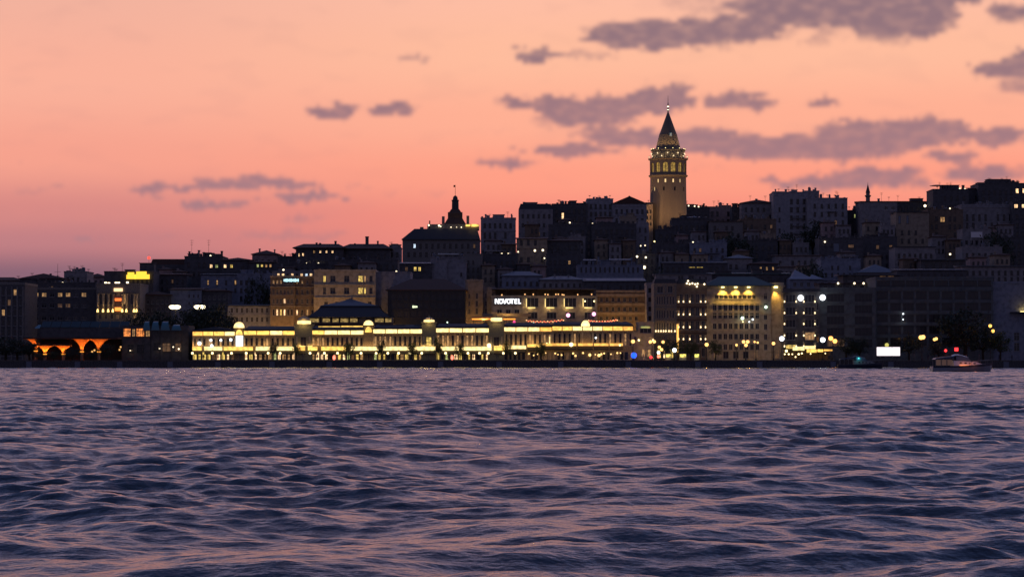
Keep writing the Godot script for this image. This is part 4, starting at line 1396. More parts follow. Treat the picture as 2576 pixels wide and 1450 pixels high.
func build_second_row() -> void:
	building("window_lit_block", "long dark block with a row of square warm lit windows on the left shore", 56, 242, 728, 775, {"wall": "plaster_dark", "deep": 16.0, "trim": "stone_grey", "wins": [[91, 211, 7, 741, 741, 1, 12, 10, 2, ["w" + "w" + ".ww" + ".w"]], [91, 211, 7, 768, 800, 2, 12, 10, 2, ["...d" + "d..", "......."]]], "top": [["hut", 100, 26, 7], ["chimney", 180, 4, 8]]})
	building("low_lit_house", "low dark house with small warm terrace lights at the far left", -10, 60, 724, 790, {"wall": "plaster_dark", "deep": 12.0, "cat": "house", "wins": [[45, 45, 1, 741, 741, 1, 8, 10, 1, ["w"]]], "top": [["lamp", 15, 1, 3, 0.1], ["lamp", 34, 1, 1.5, 0.1], ["lamp", 56, 1, 3, 0.1]]})
	# the bank with uplit columns and the yellow sign on its roof
	var r := building("columned_bank", "grey columned facade with flame shaped uplights and red signs under a yellow roof sign", 242, 352, 716, 772, {"wall": "stone_grey", "deep": 18.0, "wins": [[254, 279, 3, 752, 752, 1, 7, 26, 1], [314, 332, 2, 752, 752, 1, 7, 26, 1, ["w."]], [297, 297, 1, 740, 740, 1, 9, 8, 1, ["d"]], [252, 340, 7, 796, 796, 1, 7, 12, 1, ["...d..w"]]], "bands": [735, 787], "parapet": 0.5})
	for x in [247.5, 261, 274, 285.5, 309, 319.5, 338.5, 345]:
		var cl := Shape.new()
		cl.lathe([[0.5, 0.0], [0.5, 0.3], [0.38, 0.4], [0.32, 5.4], [0.5, 5.6], [0.5, 5.8]], 12)
		var c := part(r, "column", cl.done(), M["plaster_cream"], r.to_local(at(x, 784, 772)) + Vector3(0, 0, 0.75))
		var u := Shape.new()
		u.lathe([[0.01, 0.0], [0.3, 0.0], [0.34, 0.5], [0.12, 1.0], [0.01, 1.1]], 10)
		part(c, "uplight_lamp", u.done(), glow("uplight_flame", 255, 205, 120, 3.0), Vector3(0, -0.1, 0.75))
		spot(c, Vector3(0, 1.2, 0.8), Vector3(0, 5.0, 0.3), 255, 195, 110, 2.0, 30.0, 0.15)
	for q in [[298, 728.5, 22, 8, 255, 205, 150, 1.8], [298, 753, 17, 7, 255, 120, 50, 1.5], [297.5, 777, 16, 9, 255, 150, 60, 1.8]]:
		part(r, "lit_sign", box_mesh(Vector3(q[2] * 0.1274, q[3] * 0.1274, 0.2)), glow("sign_%d" % q[1], q[4], q[5], q[6], q[7]), r.to_local(at(q[0], q[1], 772)) + Vector3(0, 0, 0.5))
	for q in [[263, 712], [271, 713], [289, 712], [296, 712], [318, 711]]:
		var o := part(r, "terrace_lamp", box_mesh(Vector3(0.75, 0.95, 0.3)), glow("lamp_warm_white", 255, 232, 190, 2.6), r.to_local(at(q[0], q[1], 772)) + Vector3(0, 0, -2.0))
		bulb(r, o.position + Vector3(0, 0, 0.7), 255, 190, 110, 1.0, 0.3)
	r = building("sign_topped_block", "dark block behind the columned facade carrying a big yellow lit roof sign and red beacon", 262, 386, 684, 800, {"wall": "plaster_dark", "deep": 14.0, "wins": [g(330, 386, 700, 716, 12, 16, 6, 9, 1)], "top": [["antenna", 304, 1, 24, 0.2], ["hut", 322, 22, 6, 0.2], ["hut", 361, 36, 24, 0.5], ["antenna", 282, 1, 12, 0.3], ["antenna", 290, 1, 8, 0.1]]})
	var ys := 800.0 / FOCAL
	for q in [[331, 693, 24, 17], [358, 692, 38, 19]]:
		var sg := Shape.new()
		var w: float = q[2] * ys
		var h: float = q[3] * ys
		sg.box(Vector3(-w / 2, -h / 2, 0), Vector3(w / 2, h * 0.12, 0.4))
		sg.box(Vector3(-w * 0.38, h * 0.12, 0), Vector3(w * 0.3, h / 2, 0.4))
		part(r, "roof_sign", sg.done(), glow("sign_yellow", 255, 204, 58, 1.45), r.to_local(at(q[0], q[1], 800)) + Vector3(0, 0, 0.6), "bright yellow lit roof sign")
	var bc := part(r, "beacon_lamp", ball_mesh(0.5), glow("beacon_red", 255, 60, 45, 3.0), r.to_local(at(366.5, 646, 800)) + Vector3(0, 0, -7.0))
	bulb(bc, Vector3.ZERO, 255, 50, 40, 3.0, 0.4)
	var bs := Shape.new()
	bs.tube(Vector3(0, -2.2, 0), Vector3(0, 1.1, 0), 0.06, 0.04, 5)
	part(bc, "mast", bs.done(), M["iron"])
	building("plain_blue_house", "plain bluish house with a blank gable between the two bright floodlights", 428, 506, 727, 786, {"wall": "plaster_blue", "deep": 12.0, "cat": "house", "roof": "slope", "rise": 6, "wins": [g(470, 504, 735, 772, 12, 18, 5, 9, 1)]})
	building("dark_row_house", "dark narrow row house with shuttered windows right of the second floodlight", 506, 573, 732, 788, {"wall": "plaster_dark", "deep": 12.0, "cat": "house", "wins": [g(508, 571, 738, 796, 12, 20, 5, 10, 1)], "roof": "hip", "rise": 7})
	building("dim_lane_house", "dim unlit house with a tiled roof behind the left floodlight", 352, 428, 742, 784, {"wall": "plaster_dark", "deep": 12.0, "cat": "house", "wins": [g(354, 426, 750, 806, 13, 19, 6, 10, 1)], "roof": "hip", "rise": 9})
	building("lilac_house", "pale lilac two storey house with dark oval windows above the market's left wing", 573, 681, 768, 770, {"wall": "plaster_white", "deep": 13.0, "cat": "house", "wins": [[583, 672, 8, 780, 803, 2, 6, 12, 1]], "bands": [791], "roof": "slope", "rise": 5, "roofing": "roof_slate"})
	r = building("tan_hotel", "tan hotel with rows of small arched windows and a cyan white lit sign", 680, 741, 698, 764, {"wall": "plaster_brown", "trim": "plaster_tan", "deep": 16.0, "cat": "hotel", "wins": [[688, 734, 6, 709, 709, 1, 5, 9, 1, ["www..."]], [688, 734, 6, 734, 757, 2, 5, 12, 1, ["......", "..." + "W.."]], [688, 734, 6, 785, 785, 1, 5, 16, 0, [".WyW.."]]], "bands": [721, 770], "band_h": 0.25})
	for i in 11:
		part(r, "sign_letter", box_mesh(Vector3(0.34, 0.9 + 0.15 * ((i * 7) % 3 - 1), 0.12)), glow("sign_cyan", 190, 240, 250, 1.5), r.to_local(at(715 + i * 3.5, 704.5, 764)) + Vector3(0, 0, 0.4))
	var sgb := part(r, "sign_board", box_mesh(Vector3(5.2, 1.2, 0.1)), M["frame_dark"], r.to_local(at(732, 704.5, 764)) + Vector3(0, 0, 0.2))
	sgb.set_meta("label", "dark board behind the cyan letters")
	building("tan_hotel_wing", "tan right wing of the small windowed hotel, beside the cream block", 741, 792, 699, 765, {"wall": "plaster_brown", "trim": "plaster_tan", "deep": 16.0, "cat": "hotel", "wins": [[747, 786, 4, 709, 709, 1, 5, 9, 1, ["ww.."]], [747, 786, 4, 734, 757, 2, 5, 12, 1], [747, 786, 4, 785, 785, 1, 5, 14, 0, ["W.w."]]], "bands": [721, 770], "band_h": 0.25})
	building("hotel_terrace", "lit glazed roof terrace storey set back on the tan hotel", 684, 790, 683, 771, {"wall": "plaster_grey", "deep": 9.0, "cat": "terrace", "wins": [[700, 782, 8, 691, 691, 1, 7, 8, 0, ["WW.W.WcW"]]], "parapet": 0.3, "top": [["lamp", 712, 1, 5, 0.1], ["antenna", 735, 1, 9, 0.4], ["hut", 765, 22, 5, 0.6]]})
	r = building("cream_block", "broad cream plaster block with paired windows, some lit yellow, above the dark pavilion roof", 790, 944, 683, 762, {"wall": "plaster_cream", "deep": 23.0, "turn": 0.0, "wins": [[816, 816, 1, 701, 701, 1, 7, 16, 1, ["y"]], [837, 907, 3, 701, 731, 2, 13, 16, 2, ["..y", "..y"]], [918, 918, 1, 701, 731, 2, 5, 16, 0, ["w", "y"]], [933, 933, 1, 701, 731, 2, 8, 16, 1], [816, 816, 1, 731, 731, 1, 7, 18, 1, ["."]], [820, 930, 5, 766, 766, 1, 9, 16, 1]], "bands": [716, 748], "band_h": 0.3, "trim": "plaster_cream", "top": [["lamp", 882, 1, 3, 0.1], ["hut", 905, 14, 4, 0.1], ["hut", 930, 10, 3, 0.1]]})
	# its blank party wall, turned towards the right
	building("party_wall_house", "pale blank gable wall joined to the right side of the cream block", 944, 1032, 685, 766, {"wall": "plaster_white", "deep": 18.0, "cat": "house", "wins": [[1012, 1020, 2, 680, 680, 1, 4, 8, 0]], "parapet": 0.3, "top": [["lamp", 996, 1, 2.5, 0.1]]})
	r = building("black_glass_block", "black glass block under a broad brown hipped roof behind the market", 975, 1170, 730, 745, {"wall": "black_glass", "deep": 22.0, "roof": "hip", "rise": 30, "ridge": 0.45, "over": 0.7, "frame": "frame_dark", "wins": [[988, 1156, 11, 746, 790, 3, 12, 16, 2]]})
	for i in 3:
		part(r, "sign_letter", box_mesh(Vector3(0.4, 0.75 - 0.12 * i, 0.1)), glow("sign_pale_green", 235, 250, 200, 1.6), r.to_local(at(1039 + i * 4.5, 771, 745)) + Vector3(0, 0, 0.3))
	building("tan_slab", "narrow tan slab with one column of dark windows beside the black glass block", 1170, 1214, 708, 757, {"wall": "plaster_tan", "deep": 12.0, "wins": [[1199, 1199, 1, 744, 782, 3, 6, 15, 1], [1180, 1180, 1, 744, 782, 3, 5, 12, 1]], "top": [["hut", 1190, 20, 6]]})
	building("grey_link_house", "grey house with small dark windows between tan slab and white lettered hotel", 1214, 1246, 727, 760, {"wall": "plaster_grey", "deep": 12.0, "cat": "house", "wins": [[1222, 1238, 2, 744, 782, 3, 5, 13, 1]]})
	build_lettered_hotel()
	building("brown_banded_block", "brown block with pale floor bands and small dark windows right of the lettered hotel", 1500, 1628, 735, 762, {"wall": "plaster_brown", "deep": 14.0, "trim": "plaster_tan", "bands": [742, 765, 788], "band_h": 0.9, "wins": [[1512, 1600, 7, 753, 777, 2, 7, 11, 1], [1512, 1600, 7, 800, 800, 1, 7, 10, 1]]})
	building("dark_recess_house", "narrow dark house with stacked loggias behind the cream corner shop", 1626, 1650, 716, 752, {"wall": "plaster_grey", "deep": 12.0, "cat": "house", "wins": [[1638, 1638, 1, 730, 800, 4, 17, 13, 0]], "bands": [741, 764, 787]})

func build_lettered_hotel() -> void:
	var d := 752.0
	var r := building("lettered_hotel", "cream hotel with glowing white roof letters and a dark open roof terrace", 1236, 1502, 745, d, {"wall": "plaster_cream", "deep": 20.0, "cat": "hotel", "parapet": 0.25, "wins": [[1339.5, 1482, 4, 760, 760, 1, 29, 23, 3], [1256, 1300, 3, 785, 785, 1, 12, 14, 1], [1339.5, 1482, 4, 793, 793, 1, 24, 16, 3]]})
	var L := func(px: float, py: float, dz := 0.0) -> Vector3: return r.to_local(at(px, py, d)) + Vector3(0, 0, dz)
	# lit reveals: the light on each sill and one jamb, put into glowing boxes
	for x in [1339.5, 1387, 1434.5, 1482]:
		part(r, "lit_sill", box_mesh(Vector3(2.4, 0.28, 0.2)), glow("reveal_gold", 255, 222, 140, 1.3), L.call(x - 3, 773.5, 0.16))
		part(r, "lit_jamb", box_mesh(Vector3(0.24, 2.6, 0.2)), glow("reveal_gold", 255, 222, 140, 1.3), L.call(x - 15.8, 761, 0.16))
		bulb(r, L.call(x - 9, 772, 1.3), 255, 210, 130, 2.5, 0.2)
	for q in [[1471, 757], [1494, 757]]:
		wall_lamp(r, d, q[0], q[1], 0.25, 0.4, "globe_warm", 0.5)
	# the roof terrace: posts, a thin roof slab, small table lamps
	var a: Vector3 = L.call(1236, 744)
	var b: Vector3 = L.call(1500, 727)
	var sl := Shape.new()
	sl.box(Vector3(a.x, b.y, -16), Vector3(b.x, b.y + 0.3, 0.9))
	part(r, "terrace_roof", sl.done(), M["lead"])
	for i in 8:
		part(r, "terrace_post", box_mesh(Vector3(0.16, b.y - a.y, 0.16)), M["iron"], Vector3(lerpf(a.x + 0.4, b.x - 0.4, i / 7.0), (a.y + b.y) / 2, 0.3))
	var bk := Shape.new()
	bk.box(Vector3(a.x + 0.5, a.y, -9), Vector3(b.x - 0.5, b.y, -8.7))
	part(r, "terrace_back", bk.done(), M["plaster_dark"])
	for x in [1341, 1371, 1378, 1398, 1404, 1414, 1418, 1453, 1488, 1320, 1262]:
		var o := part(r, "table_lamp", ball_mesh(0.22), glow("table_glow", 255, 190, 120, 1.6), L.call(x, 739.5 + (int(x) % 3) * 0.8, -1.0))
		bulb(o, Vector3.ZERO, 255, 180, 110, 0.6, 0.2)
	# the letters
	var font := SystemFont.new()
	font.font_names = PackedStringArray(["Droid Sans"])
	font.font_weight = 700
	var xs := [1243.0, 1253.5, 1264.0, 1273.0, 1283.0, 1292.5, 1301.5]
	for i in 7:
		var t := TextMesh.new()
		t.text = "NOVOTEL"[i]
		t.font = font
		t.font_size = 32
		t.pixel_size = 0.066
		t.depth = 0.2
		t.curve_step = 2.0
		t.horizontal_alignment = HORIZONTAL_ALIGNMENT_LEFT
		part(r, "sign_letter", t, glow("letters_white", 250, 252, 255, 2.4), L.call(xs[i], 757.5, 0.45))
	part(r, "sign_back", box_mesh(Vector3(8.6, 2.3, 0.1)), M["plaster_dark"], L.call(1276, 757.5, 0.2))
	# the restaurant on the lower roof in front: canopies, neon edge, strings of bulbs, pink lamps
	var t2 := thing("roof_restaurant", "rooftop restaurant with a cream canopy and orange neon edge above the market", "restaurant", at(1290, 905, 738.0))
	t2.position.y = QUAY_Y
	var K := func(px: float, py: float, dz := 0.0) -> Vector3: return at(px, py, 738.0) - t2.position + Vector3(0, 0, dz)
	var bd := Shape.new()
	var c0: Vector3 = K.call(1112, 815)
	var c1: Vector3 = K.call(1585, 815)
	bd.box(Vector3(c0.x, 0, -11), Vector3(c1.x, c0.y, 0))
	part(t2, "wall", bd.done(), M["brick_dark"])
	var rl := Shape.new()
	rl.box(Vector3(c0.x, c0.y + 0.9, -0.1), Vector3(c1.x, c0.y + 0.98, 0.0))
	for i in 60:
		var x := lerpf(c0.x, c1.x, i / 59.0)
		rl.box(Vector3(x - 0.02, c0.y, -0.08), Vector3(x + 0.02, c0.y + 0.9, -0.02))
	part(t2, "railing", rl.done(), M["iron"])
	for q in [[1214, 1334, 794, 787, "canvas", -4.0], [1187, 1246, 800, 795, "canvas", -1.0]]:
		var cv := Shape.new()
		var p: Vector3 = K.call(q[0], q[2], q[5])
		var e: Vector3 = K.call(q[1], q[3], q[5])
		cv.loft([[Vector3(p.x, p.y, 0), Vector3(e.x, p.y, 0), Vector3(e.x, p.y, -4), Vector3(p.x, p.y, -4)], [Vector3(p.x - 0.3, e.y, 0.3), Vector3(e.x + 0.3, e.y, 0.3), Vector3(e.x + 0.3, e.y, -4.3), Vector3(p.x - 0.3, e.y, -4.3)]])
		cv.quad(Vector3(p.x - 0.3, e.y, 0.3), Vector3(e.x + 0.3, e.y, 0.3), Vector3(e.x + 0.3, e.y, -4.3), Vector3(p.x - 0.3, e.y, -4.3))
		var co := part(t2, "canopy", cv.done(), M[q[4]], Vector3(0, 0, q[5]))
		var po := Shape.new()
		for x in [p.x + 0.3, (p.x + e.x) / 2, e.x - 0.3]:
			po.tube(Vector3(x, c0.y, -0.4), Vector3(x, p.y, -0.4), 0.07, 0.07, 5)
		part(co, "canopy_post", po.done(), M["iron"])
		bulb(t2, Vector3((p.x + e.x) / 2, c0.y + 1.2, q[5] + 2.0), 255, 190, 100, 12.0, 0.3)
	for q in [[1187, 1229], [1231, 1262], [1266, 1296]]:
		var p: Vector3 = K.call(q[0], 803, 0.4)
		var e: Vector3 = K.call(q[1], 801, 0.4)
		part(t2, "neon_tube", box_mesh(Vector3(e.x - p.x, 0.42, 0.2)), glow("neon_orange", 255, 150, 50, 1.7), (p + e) / 2.0)
	strip_light(t2, K.call(1240, 802, 0.7), Vector2(12, 0.4), 255, 130, 50, 4.0, 0.6)
	for q in [[1429, 792], [1494, 789]]:
		var o := part(t2, "pink_lamp", ball_mesh(0.62), glow("pink_glow", 255, 170, 205, 2.6), K.call(q[0], q[1], -2.0))
		bulb(o, Vector3.ZERO, 255, 60, 130, 6.0, 0.5)
		var st := Shape.new()
		st.tube(Vector3(0, -3.4, 0), Vector3(0, -0.6, 0), 0.06, 0.06, 5)
		part(o, "stem", st.done(), M["iron"])
	part(t2, "heart_lamp", ball_mesh(0.42), glow("magenta_glow", 255, 70, 140, 1.4), K.call(1293, 809, 0.4))
	for q in [[1296, 814, 9], [1308, 814, 8]]:
		part(t2, "bar_light", box_mesh(Vector3(q[2] * 0.12, 0.42, 0.2)), M["strip_orange"], K.call(q[0], q[1], 0.3))
	part(t2, "green_lamp", ball_mesh(0.26), glow("lamp_green_white", 225, 255, 225, 2.4), K.call(1342, 812, 0.4))
	part(t2, "green_lamp", ball_mesh(0.22), glow("lamp_green_white", 225, 255, 225, 2.4), K.call(1125, 810, 0.4))
	for q in [[1324, 1417, 22], [1480, 1552, 22]]:
		var wire := Shape.new()
		var last := Vector3.ZERO
		for i in q[2]:
			var t: float = i / float(q[2] - 1)
			var p: Vector3 = K.call(lerpf(q[0], q[1], t), 804.0 + 4.0 * sin(t * PI) - 2.0 * t, 0.5)
			if i > 0:
				wire.tube(last, p, 0.02, 0.02, 4)
			last = p
			part(t2, "string_bulb", ball_mesh(0.2), glow("bulb_red", 255, 120, 80, 1.8) if i % 3 else glow("bulb_amber", 255, 190, 130, 1.8), p - Vector3(0, 0.12 + 0.25 * (i % 2), 0))
		part(t2, "bulb_wire", wire.done(), M["iron"])
		bulb(t2, K.call((q[0] + q[1]) / 2.0, 804, 1.0), 255, 110, 60, 1.5, 0.8)

func build_hill_left() -> void:
	# the skyline from the left edge to the long tiled roof, then the houses below it
	building("shore_house", "low grey house with shallow tiled roof at the left end of the skyline", -40, 54, 706, 880, {"wall": "plaster_grey", "roof": "hip", "rise": 9, "cat": "house", "wins": [g(-36, 52, 712, 730)], "top": [["antenna", 40, 1, 8]]})
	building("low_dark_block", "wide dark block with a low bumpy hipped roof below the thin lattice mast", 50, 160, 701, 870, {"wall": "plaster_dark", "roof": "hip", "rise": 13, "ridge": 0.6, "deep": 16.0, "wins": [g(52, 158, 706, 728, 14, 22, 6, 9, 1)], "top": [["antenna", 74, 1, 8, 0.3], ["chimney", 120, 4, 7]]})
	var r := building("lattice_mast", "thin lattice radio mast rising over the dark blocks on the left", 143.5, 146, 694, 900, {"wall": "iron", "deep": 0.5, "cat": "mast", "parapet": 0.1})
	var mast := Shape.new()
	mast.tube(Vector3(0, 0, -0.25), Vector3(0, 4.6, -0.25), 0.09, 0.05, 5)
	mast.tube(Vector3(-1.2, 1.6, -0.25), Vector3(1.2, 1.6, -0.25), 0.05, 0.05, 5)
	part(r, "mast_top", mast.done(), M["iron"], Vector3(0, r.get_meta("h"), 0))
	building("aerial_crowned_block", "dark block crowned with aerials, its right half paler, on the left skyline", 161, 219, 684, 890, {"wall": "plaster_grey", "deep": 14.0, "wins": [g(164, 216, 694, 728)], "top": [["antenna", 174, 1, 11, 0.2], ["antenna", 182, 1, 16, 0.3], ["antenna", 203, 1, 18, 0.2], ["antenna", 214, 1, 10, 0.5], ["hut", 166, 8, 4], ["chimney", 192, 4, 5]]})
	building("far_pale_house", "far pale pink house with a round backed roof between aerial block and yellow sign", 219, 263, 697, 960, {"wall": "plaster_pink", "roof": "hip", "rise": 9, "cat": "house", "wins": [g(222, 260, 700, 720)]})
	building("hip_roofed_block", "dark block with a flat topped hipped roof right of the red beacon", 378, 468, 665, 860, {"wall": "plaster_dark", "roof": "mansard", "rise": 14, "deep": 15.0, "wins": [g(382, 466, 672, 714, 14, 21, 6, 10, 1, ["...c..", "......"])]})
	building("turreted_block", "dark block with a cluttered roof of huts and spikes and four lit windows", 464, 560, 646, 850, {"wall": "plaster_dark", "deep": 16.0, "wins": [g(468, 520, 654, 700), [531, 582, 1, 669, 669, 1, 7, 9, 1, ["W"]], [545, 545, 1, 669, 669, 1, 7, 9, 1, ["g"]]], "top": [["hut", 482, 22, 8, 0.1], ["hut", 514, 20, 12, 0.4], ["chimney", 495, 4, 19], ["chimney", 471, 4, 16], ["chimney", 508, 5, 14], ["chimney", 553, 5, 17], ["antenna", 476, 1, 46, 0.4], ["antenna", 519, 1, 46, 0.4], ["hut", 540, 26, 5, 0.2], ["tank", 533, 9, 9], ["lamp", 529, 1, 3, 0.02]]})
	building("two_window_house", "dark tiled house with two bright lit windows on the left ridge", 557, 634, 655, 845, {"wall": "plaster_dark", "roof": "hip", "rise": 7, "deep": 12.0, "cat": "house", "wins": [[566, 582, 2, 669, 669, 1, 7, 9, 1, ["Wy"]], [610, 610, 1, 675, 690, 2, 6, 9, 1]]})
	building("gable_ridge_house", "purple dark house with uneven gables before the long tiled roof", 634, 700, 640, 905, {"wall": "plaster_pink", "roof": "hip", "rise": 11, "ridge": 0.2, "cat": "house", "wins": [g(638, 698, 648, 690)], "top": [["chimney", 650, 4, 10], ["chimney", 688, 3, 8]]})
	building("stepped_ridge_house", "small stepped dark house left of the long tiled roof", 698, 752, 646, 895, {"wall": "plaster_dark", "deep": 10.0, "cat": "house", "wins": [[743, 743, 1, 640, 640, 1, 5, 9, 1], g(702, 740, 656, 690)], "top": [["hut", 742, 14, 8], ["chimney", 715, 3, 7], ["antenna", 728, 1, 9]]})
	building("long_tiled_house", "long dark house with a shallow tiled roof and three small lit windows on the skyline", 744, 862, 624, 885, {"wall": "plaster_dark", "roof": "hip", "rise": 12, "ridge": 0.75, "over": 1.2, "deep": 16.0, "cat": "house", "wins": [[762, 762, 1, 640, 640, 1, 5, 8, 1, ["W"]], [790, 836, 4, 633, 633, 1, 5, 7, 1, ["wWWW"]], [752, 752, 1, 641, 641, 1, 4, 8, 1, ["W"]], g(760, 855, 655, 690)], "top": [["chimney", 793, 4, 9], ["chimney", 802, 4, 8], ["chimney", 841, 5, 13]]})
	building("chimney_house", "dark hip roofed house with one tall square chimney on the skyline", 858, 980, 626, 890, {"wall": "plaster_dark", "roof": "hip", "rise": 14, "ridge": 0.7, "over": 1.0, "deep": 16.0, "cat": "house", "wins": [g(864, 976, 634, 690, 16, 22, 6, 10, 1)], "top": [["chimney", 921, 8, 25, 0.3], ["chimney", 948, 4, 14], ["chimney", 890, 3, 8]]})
	building("flat_gap_house", "small flat roofed house in the gap before the lantern crowned building", 975, 1008, 624, 900, {"wall": "plaster_grey", "deep": 10.0, "cat": "house", "wins": [g(978, 1006, 630, 670)]})
	# below the ridge
	building("blue_slope_house", "bluish plain house with a few pale lit windows under the turreted block", 505, 600, 690, 815, {"wall": "plaster_blue", "deep": 13.0, "cat": "house", "wins": [[523, 592, 4, 710, 710, 1, 5, 12, 0, ["ww.w"]], [523, 592, 4, 730, 730, 1, 5, 10, 1]], "roof": "slope", "rise": 6, "roofing": "roof_slate"})
	building("terrace_lit_house", "dark house with a cluster of yellow green lit terrace windows", 626, 692, 660, 840, {"wall": "plaster_dark", "deep": 11.0, "cat": "house", "wins": [[648, 680, 4, 668, 668, 1, 6, 8, 0, ["gyww"]], g(630, 690, 680, 740)], "roof": "hip", "rise": 5})
	building("blue_flank_house", "bluish windowless flank of a house above the lilac house", 596, 680, 690, 812, {"wall": "plaster_blue", "deep": 12.0, "cat": "house", "wins": [g(600, 640, 700, 760)], "parapet": 0.4})
	building("roof_terrace_block", "dark flat block with small roof lights behind the tan hotel", 690, 830, 664, 830, {"wall": "plaster_dark", "deep": 14.0, "wins": [g(694, 826, 670, 690)], "top": [["lamp", 770, 1, 1.5, 0.1], ["lamp", 800, 1, 2, 0.1], ["hut", 730, 30, 6, 0.3], ["hut", 812, 20, 8, 0.2]]})
	building("dark_slope_block", "dark plain block behind the cream block's roof lights", 826, 1000, 655, 822, {"wall": "plaster_dark", "deep": 14.0, "wins": [g(830, 996, 660, 684, 15, 22, 6, 10)], "top": [["hut", 870, 40, 6, 0.3], ["chimney", 960, 6, 9]]})
	building("beacon_slope_house", "dim grey house on the slope behind the red beacon", 384, 470, 690, 815, {"wall": "plaster_dark", "deep": 12.0, "cat": "house", "wins": [g(388, 466, 698, 736, 13, 19, 5, 10, 1, ["...d..", "......"])], "roof": "slope", "rise": 5})
	building("left_infill_house", "dark slope house behind the square lit windows on the left shore", 60, 240, 712, 815, {"wall": "plaster_dark", "deep": 10.0, "cat": "house", "wins": [g(64, 236, 716, 730, 20, 16, 6, 8, 1)], "top": [["lamp", 157, 1, 1.2, 0.05]]})

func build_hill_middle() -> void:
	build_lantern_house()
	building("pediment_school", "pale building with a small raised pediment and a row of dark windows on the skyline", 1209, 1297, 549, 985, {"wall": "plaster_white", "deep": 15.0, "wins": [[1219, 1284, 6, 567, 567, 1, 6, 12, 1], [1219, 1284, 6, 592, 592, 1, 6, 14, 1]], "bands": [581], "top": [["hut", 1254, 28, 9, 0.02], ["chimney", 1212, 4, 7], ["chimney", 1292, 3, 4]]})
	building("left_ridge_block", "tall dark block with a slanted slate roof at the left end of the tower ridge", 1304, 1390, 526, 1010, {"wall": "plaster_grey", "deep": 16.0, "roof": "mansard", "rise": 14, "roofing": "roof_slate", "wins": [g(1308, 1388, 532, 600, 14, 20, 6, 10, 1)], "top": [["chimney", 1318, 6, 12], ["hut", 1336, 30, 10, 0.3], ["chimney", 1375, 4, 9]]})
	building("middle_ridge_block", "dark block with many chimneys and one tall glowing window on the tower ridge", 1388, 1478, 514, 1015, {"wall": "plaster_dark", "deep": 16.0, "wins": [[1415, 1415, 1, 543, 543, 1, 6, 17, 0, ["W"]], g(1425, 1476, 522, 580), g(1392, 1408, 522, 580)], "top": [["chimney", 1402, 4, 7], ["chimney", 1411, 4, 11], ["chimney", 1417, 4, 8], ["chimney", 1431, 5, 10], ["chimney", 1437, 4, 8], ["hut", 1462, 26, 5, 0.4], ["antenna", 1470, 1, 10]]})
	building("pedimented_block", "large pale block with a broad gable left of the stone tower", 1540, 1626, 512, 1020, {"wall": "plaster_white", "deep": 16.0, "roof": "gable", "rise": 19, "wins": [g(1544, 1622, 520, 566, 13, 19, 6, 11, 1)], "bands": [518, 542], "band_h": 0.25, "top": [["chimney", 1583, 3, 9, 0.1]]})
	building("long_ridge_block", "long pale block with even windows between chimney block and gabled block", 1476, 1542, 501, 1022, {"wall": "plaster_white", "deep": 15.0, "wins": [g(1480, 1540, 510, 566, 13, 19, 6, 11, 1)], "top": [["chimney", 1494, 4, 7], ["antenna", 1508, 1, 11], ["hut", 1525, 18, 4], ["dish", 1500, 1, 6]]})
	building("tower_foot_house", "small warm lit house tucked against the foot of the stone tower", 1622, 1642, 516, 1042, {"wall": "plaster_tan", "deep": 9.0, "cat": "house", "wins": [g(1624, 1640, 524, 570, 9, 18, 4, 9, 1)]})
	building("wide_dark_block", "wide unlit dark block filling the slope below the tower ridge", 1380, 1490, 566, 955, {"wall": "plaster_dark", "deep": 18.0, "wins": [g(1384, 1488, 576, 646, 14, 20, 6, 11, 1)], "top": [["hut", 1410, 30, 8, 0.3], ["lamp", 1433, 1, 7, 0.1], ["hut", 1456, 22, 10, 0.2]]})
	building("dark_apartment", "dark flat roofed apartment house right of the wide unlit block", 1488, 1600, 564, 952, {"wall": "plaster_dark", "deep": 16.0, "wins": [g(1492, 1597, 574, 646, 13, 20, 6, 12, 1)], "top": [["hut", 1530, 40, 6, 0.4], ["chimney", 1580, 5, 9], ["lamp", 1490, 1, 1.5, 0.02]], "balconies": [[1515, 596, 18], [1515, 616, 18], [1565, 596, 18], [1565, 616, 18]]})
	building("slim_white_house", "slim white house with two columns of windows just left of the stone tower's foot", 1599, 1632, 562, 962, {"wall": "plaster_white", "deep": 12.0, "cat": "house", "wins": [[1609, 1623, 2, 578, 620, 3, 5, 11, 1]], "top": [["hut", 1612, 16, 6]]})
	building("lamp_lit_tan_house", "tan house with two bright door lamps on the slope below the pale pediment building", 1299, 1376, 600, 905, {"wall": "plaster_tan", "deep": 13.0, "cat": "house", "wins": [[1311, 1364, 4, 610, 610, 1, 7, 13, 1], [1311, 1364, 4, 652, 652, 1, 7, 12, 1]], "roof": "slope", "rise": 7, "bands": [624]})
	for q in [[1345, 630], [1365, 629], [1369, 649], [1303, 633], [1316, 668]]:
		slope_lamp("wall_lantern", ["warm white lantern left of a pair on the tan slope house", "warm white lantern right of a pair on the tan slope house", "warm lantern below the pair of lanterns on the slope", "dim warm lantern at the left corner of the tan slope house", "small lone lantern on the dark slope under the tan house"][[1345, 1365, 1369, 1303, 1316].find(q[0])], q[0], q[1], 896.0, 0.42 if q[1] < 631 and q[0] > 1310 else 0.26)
	building("dark_slope_tenement", "dark tenement with one lit stair window below the wide unlit block", 1374, 1454, 640, 885, {"wall": "plaster_dark", "deep": 14.0, "wins": [g(1378, 1450, 650, 708, 13, 19, 6, 10, 1, ["..." + ".w"])], "top": [["hut", 1400, 20, 6]]})
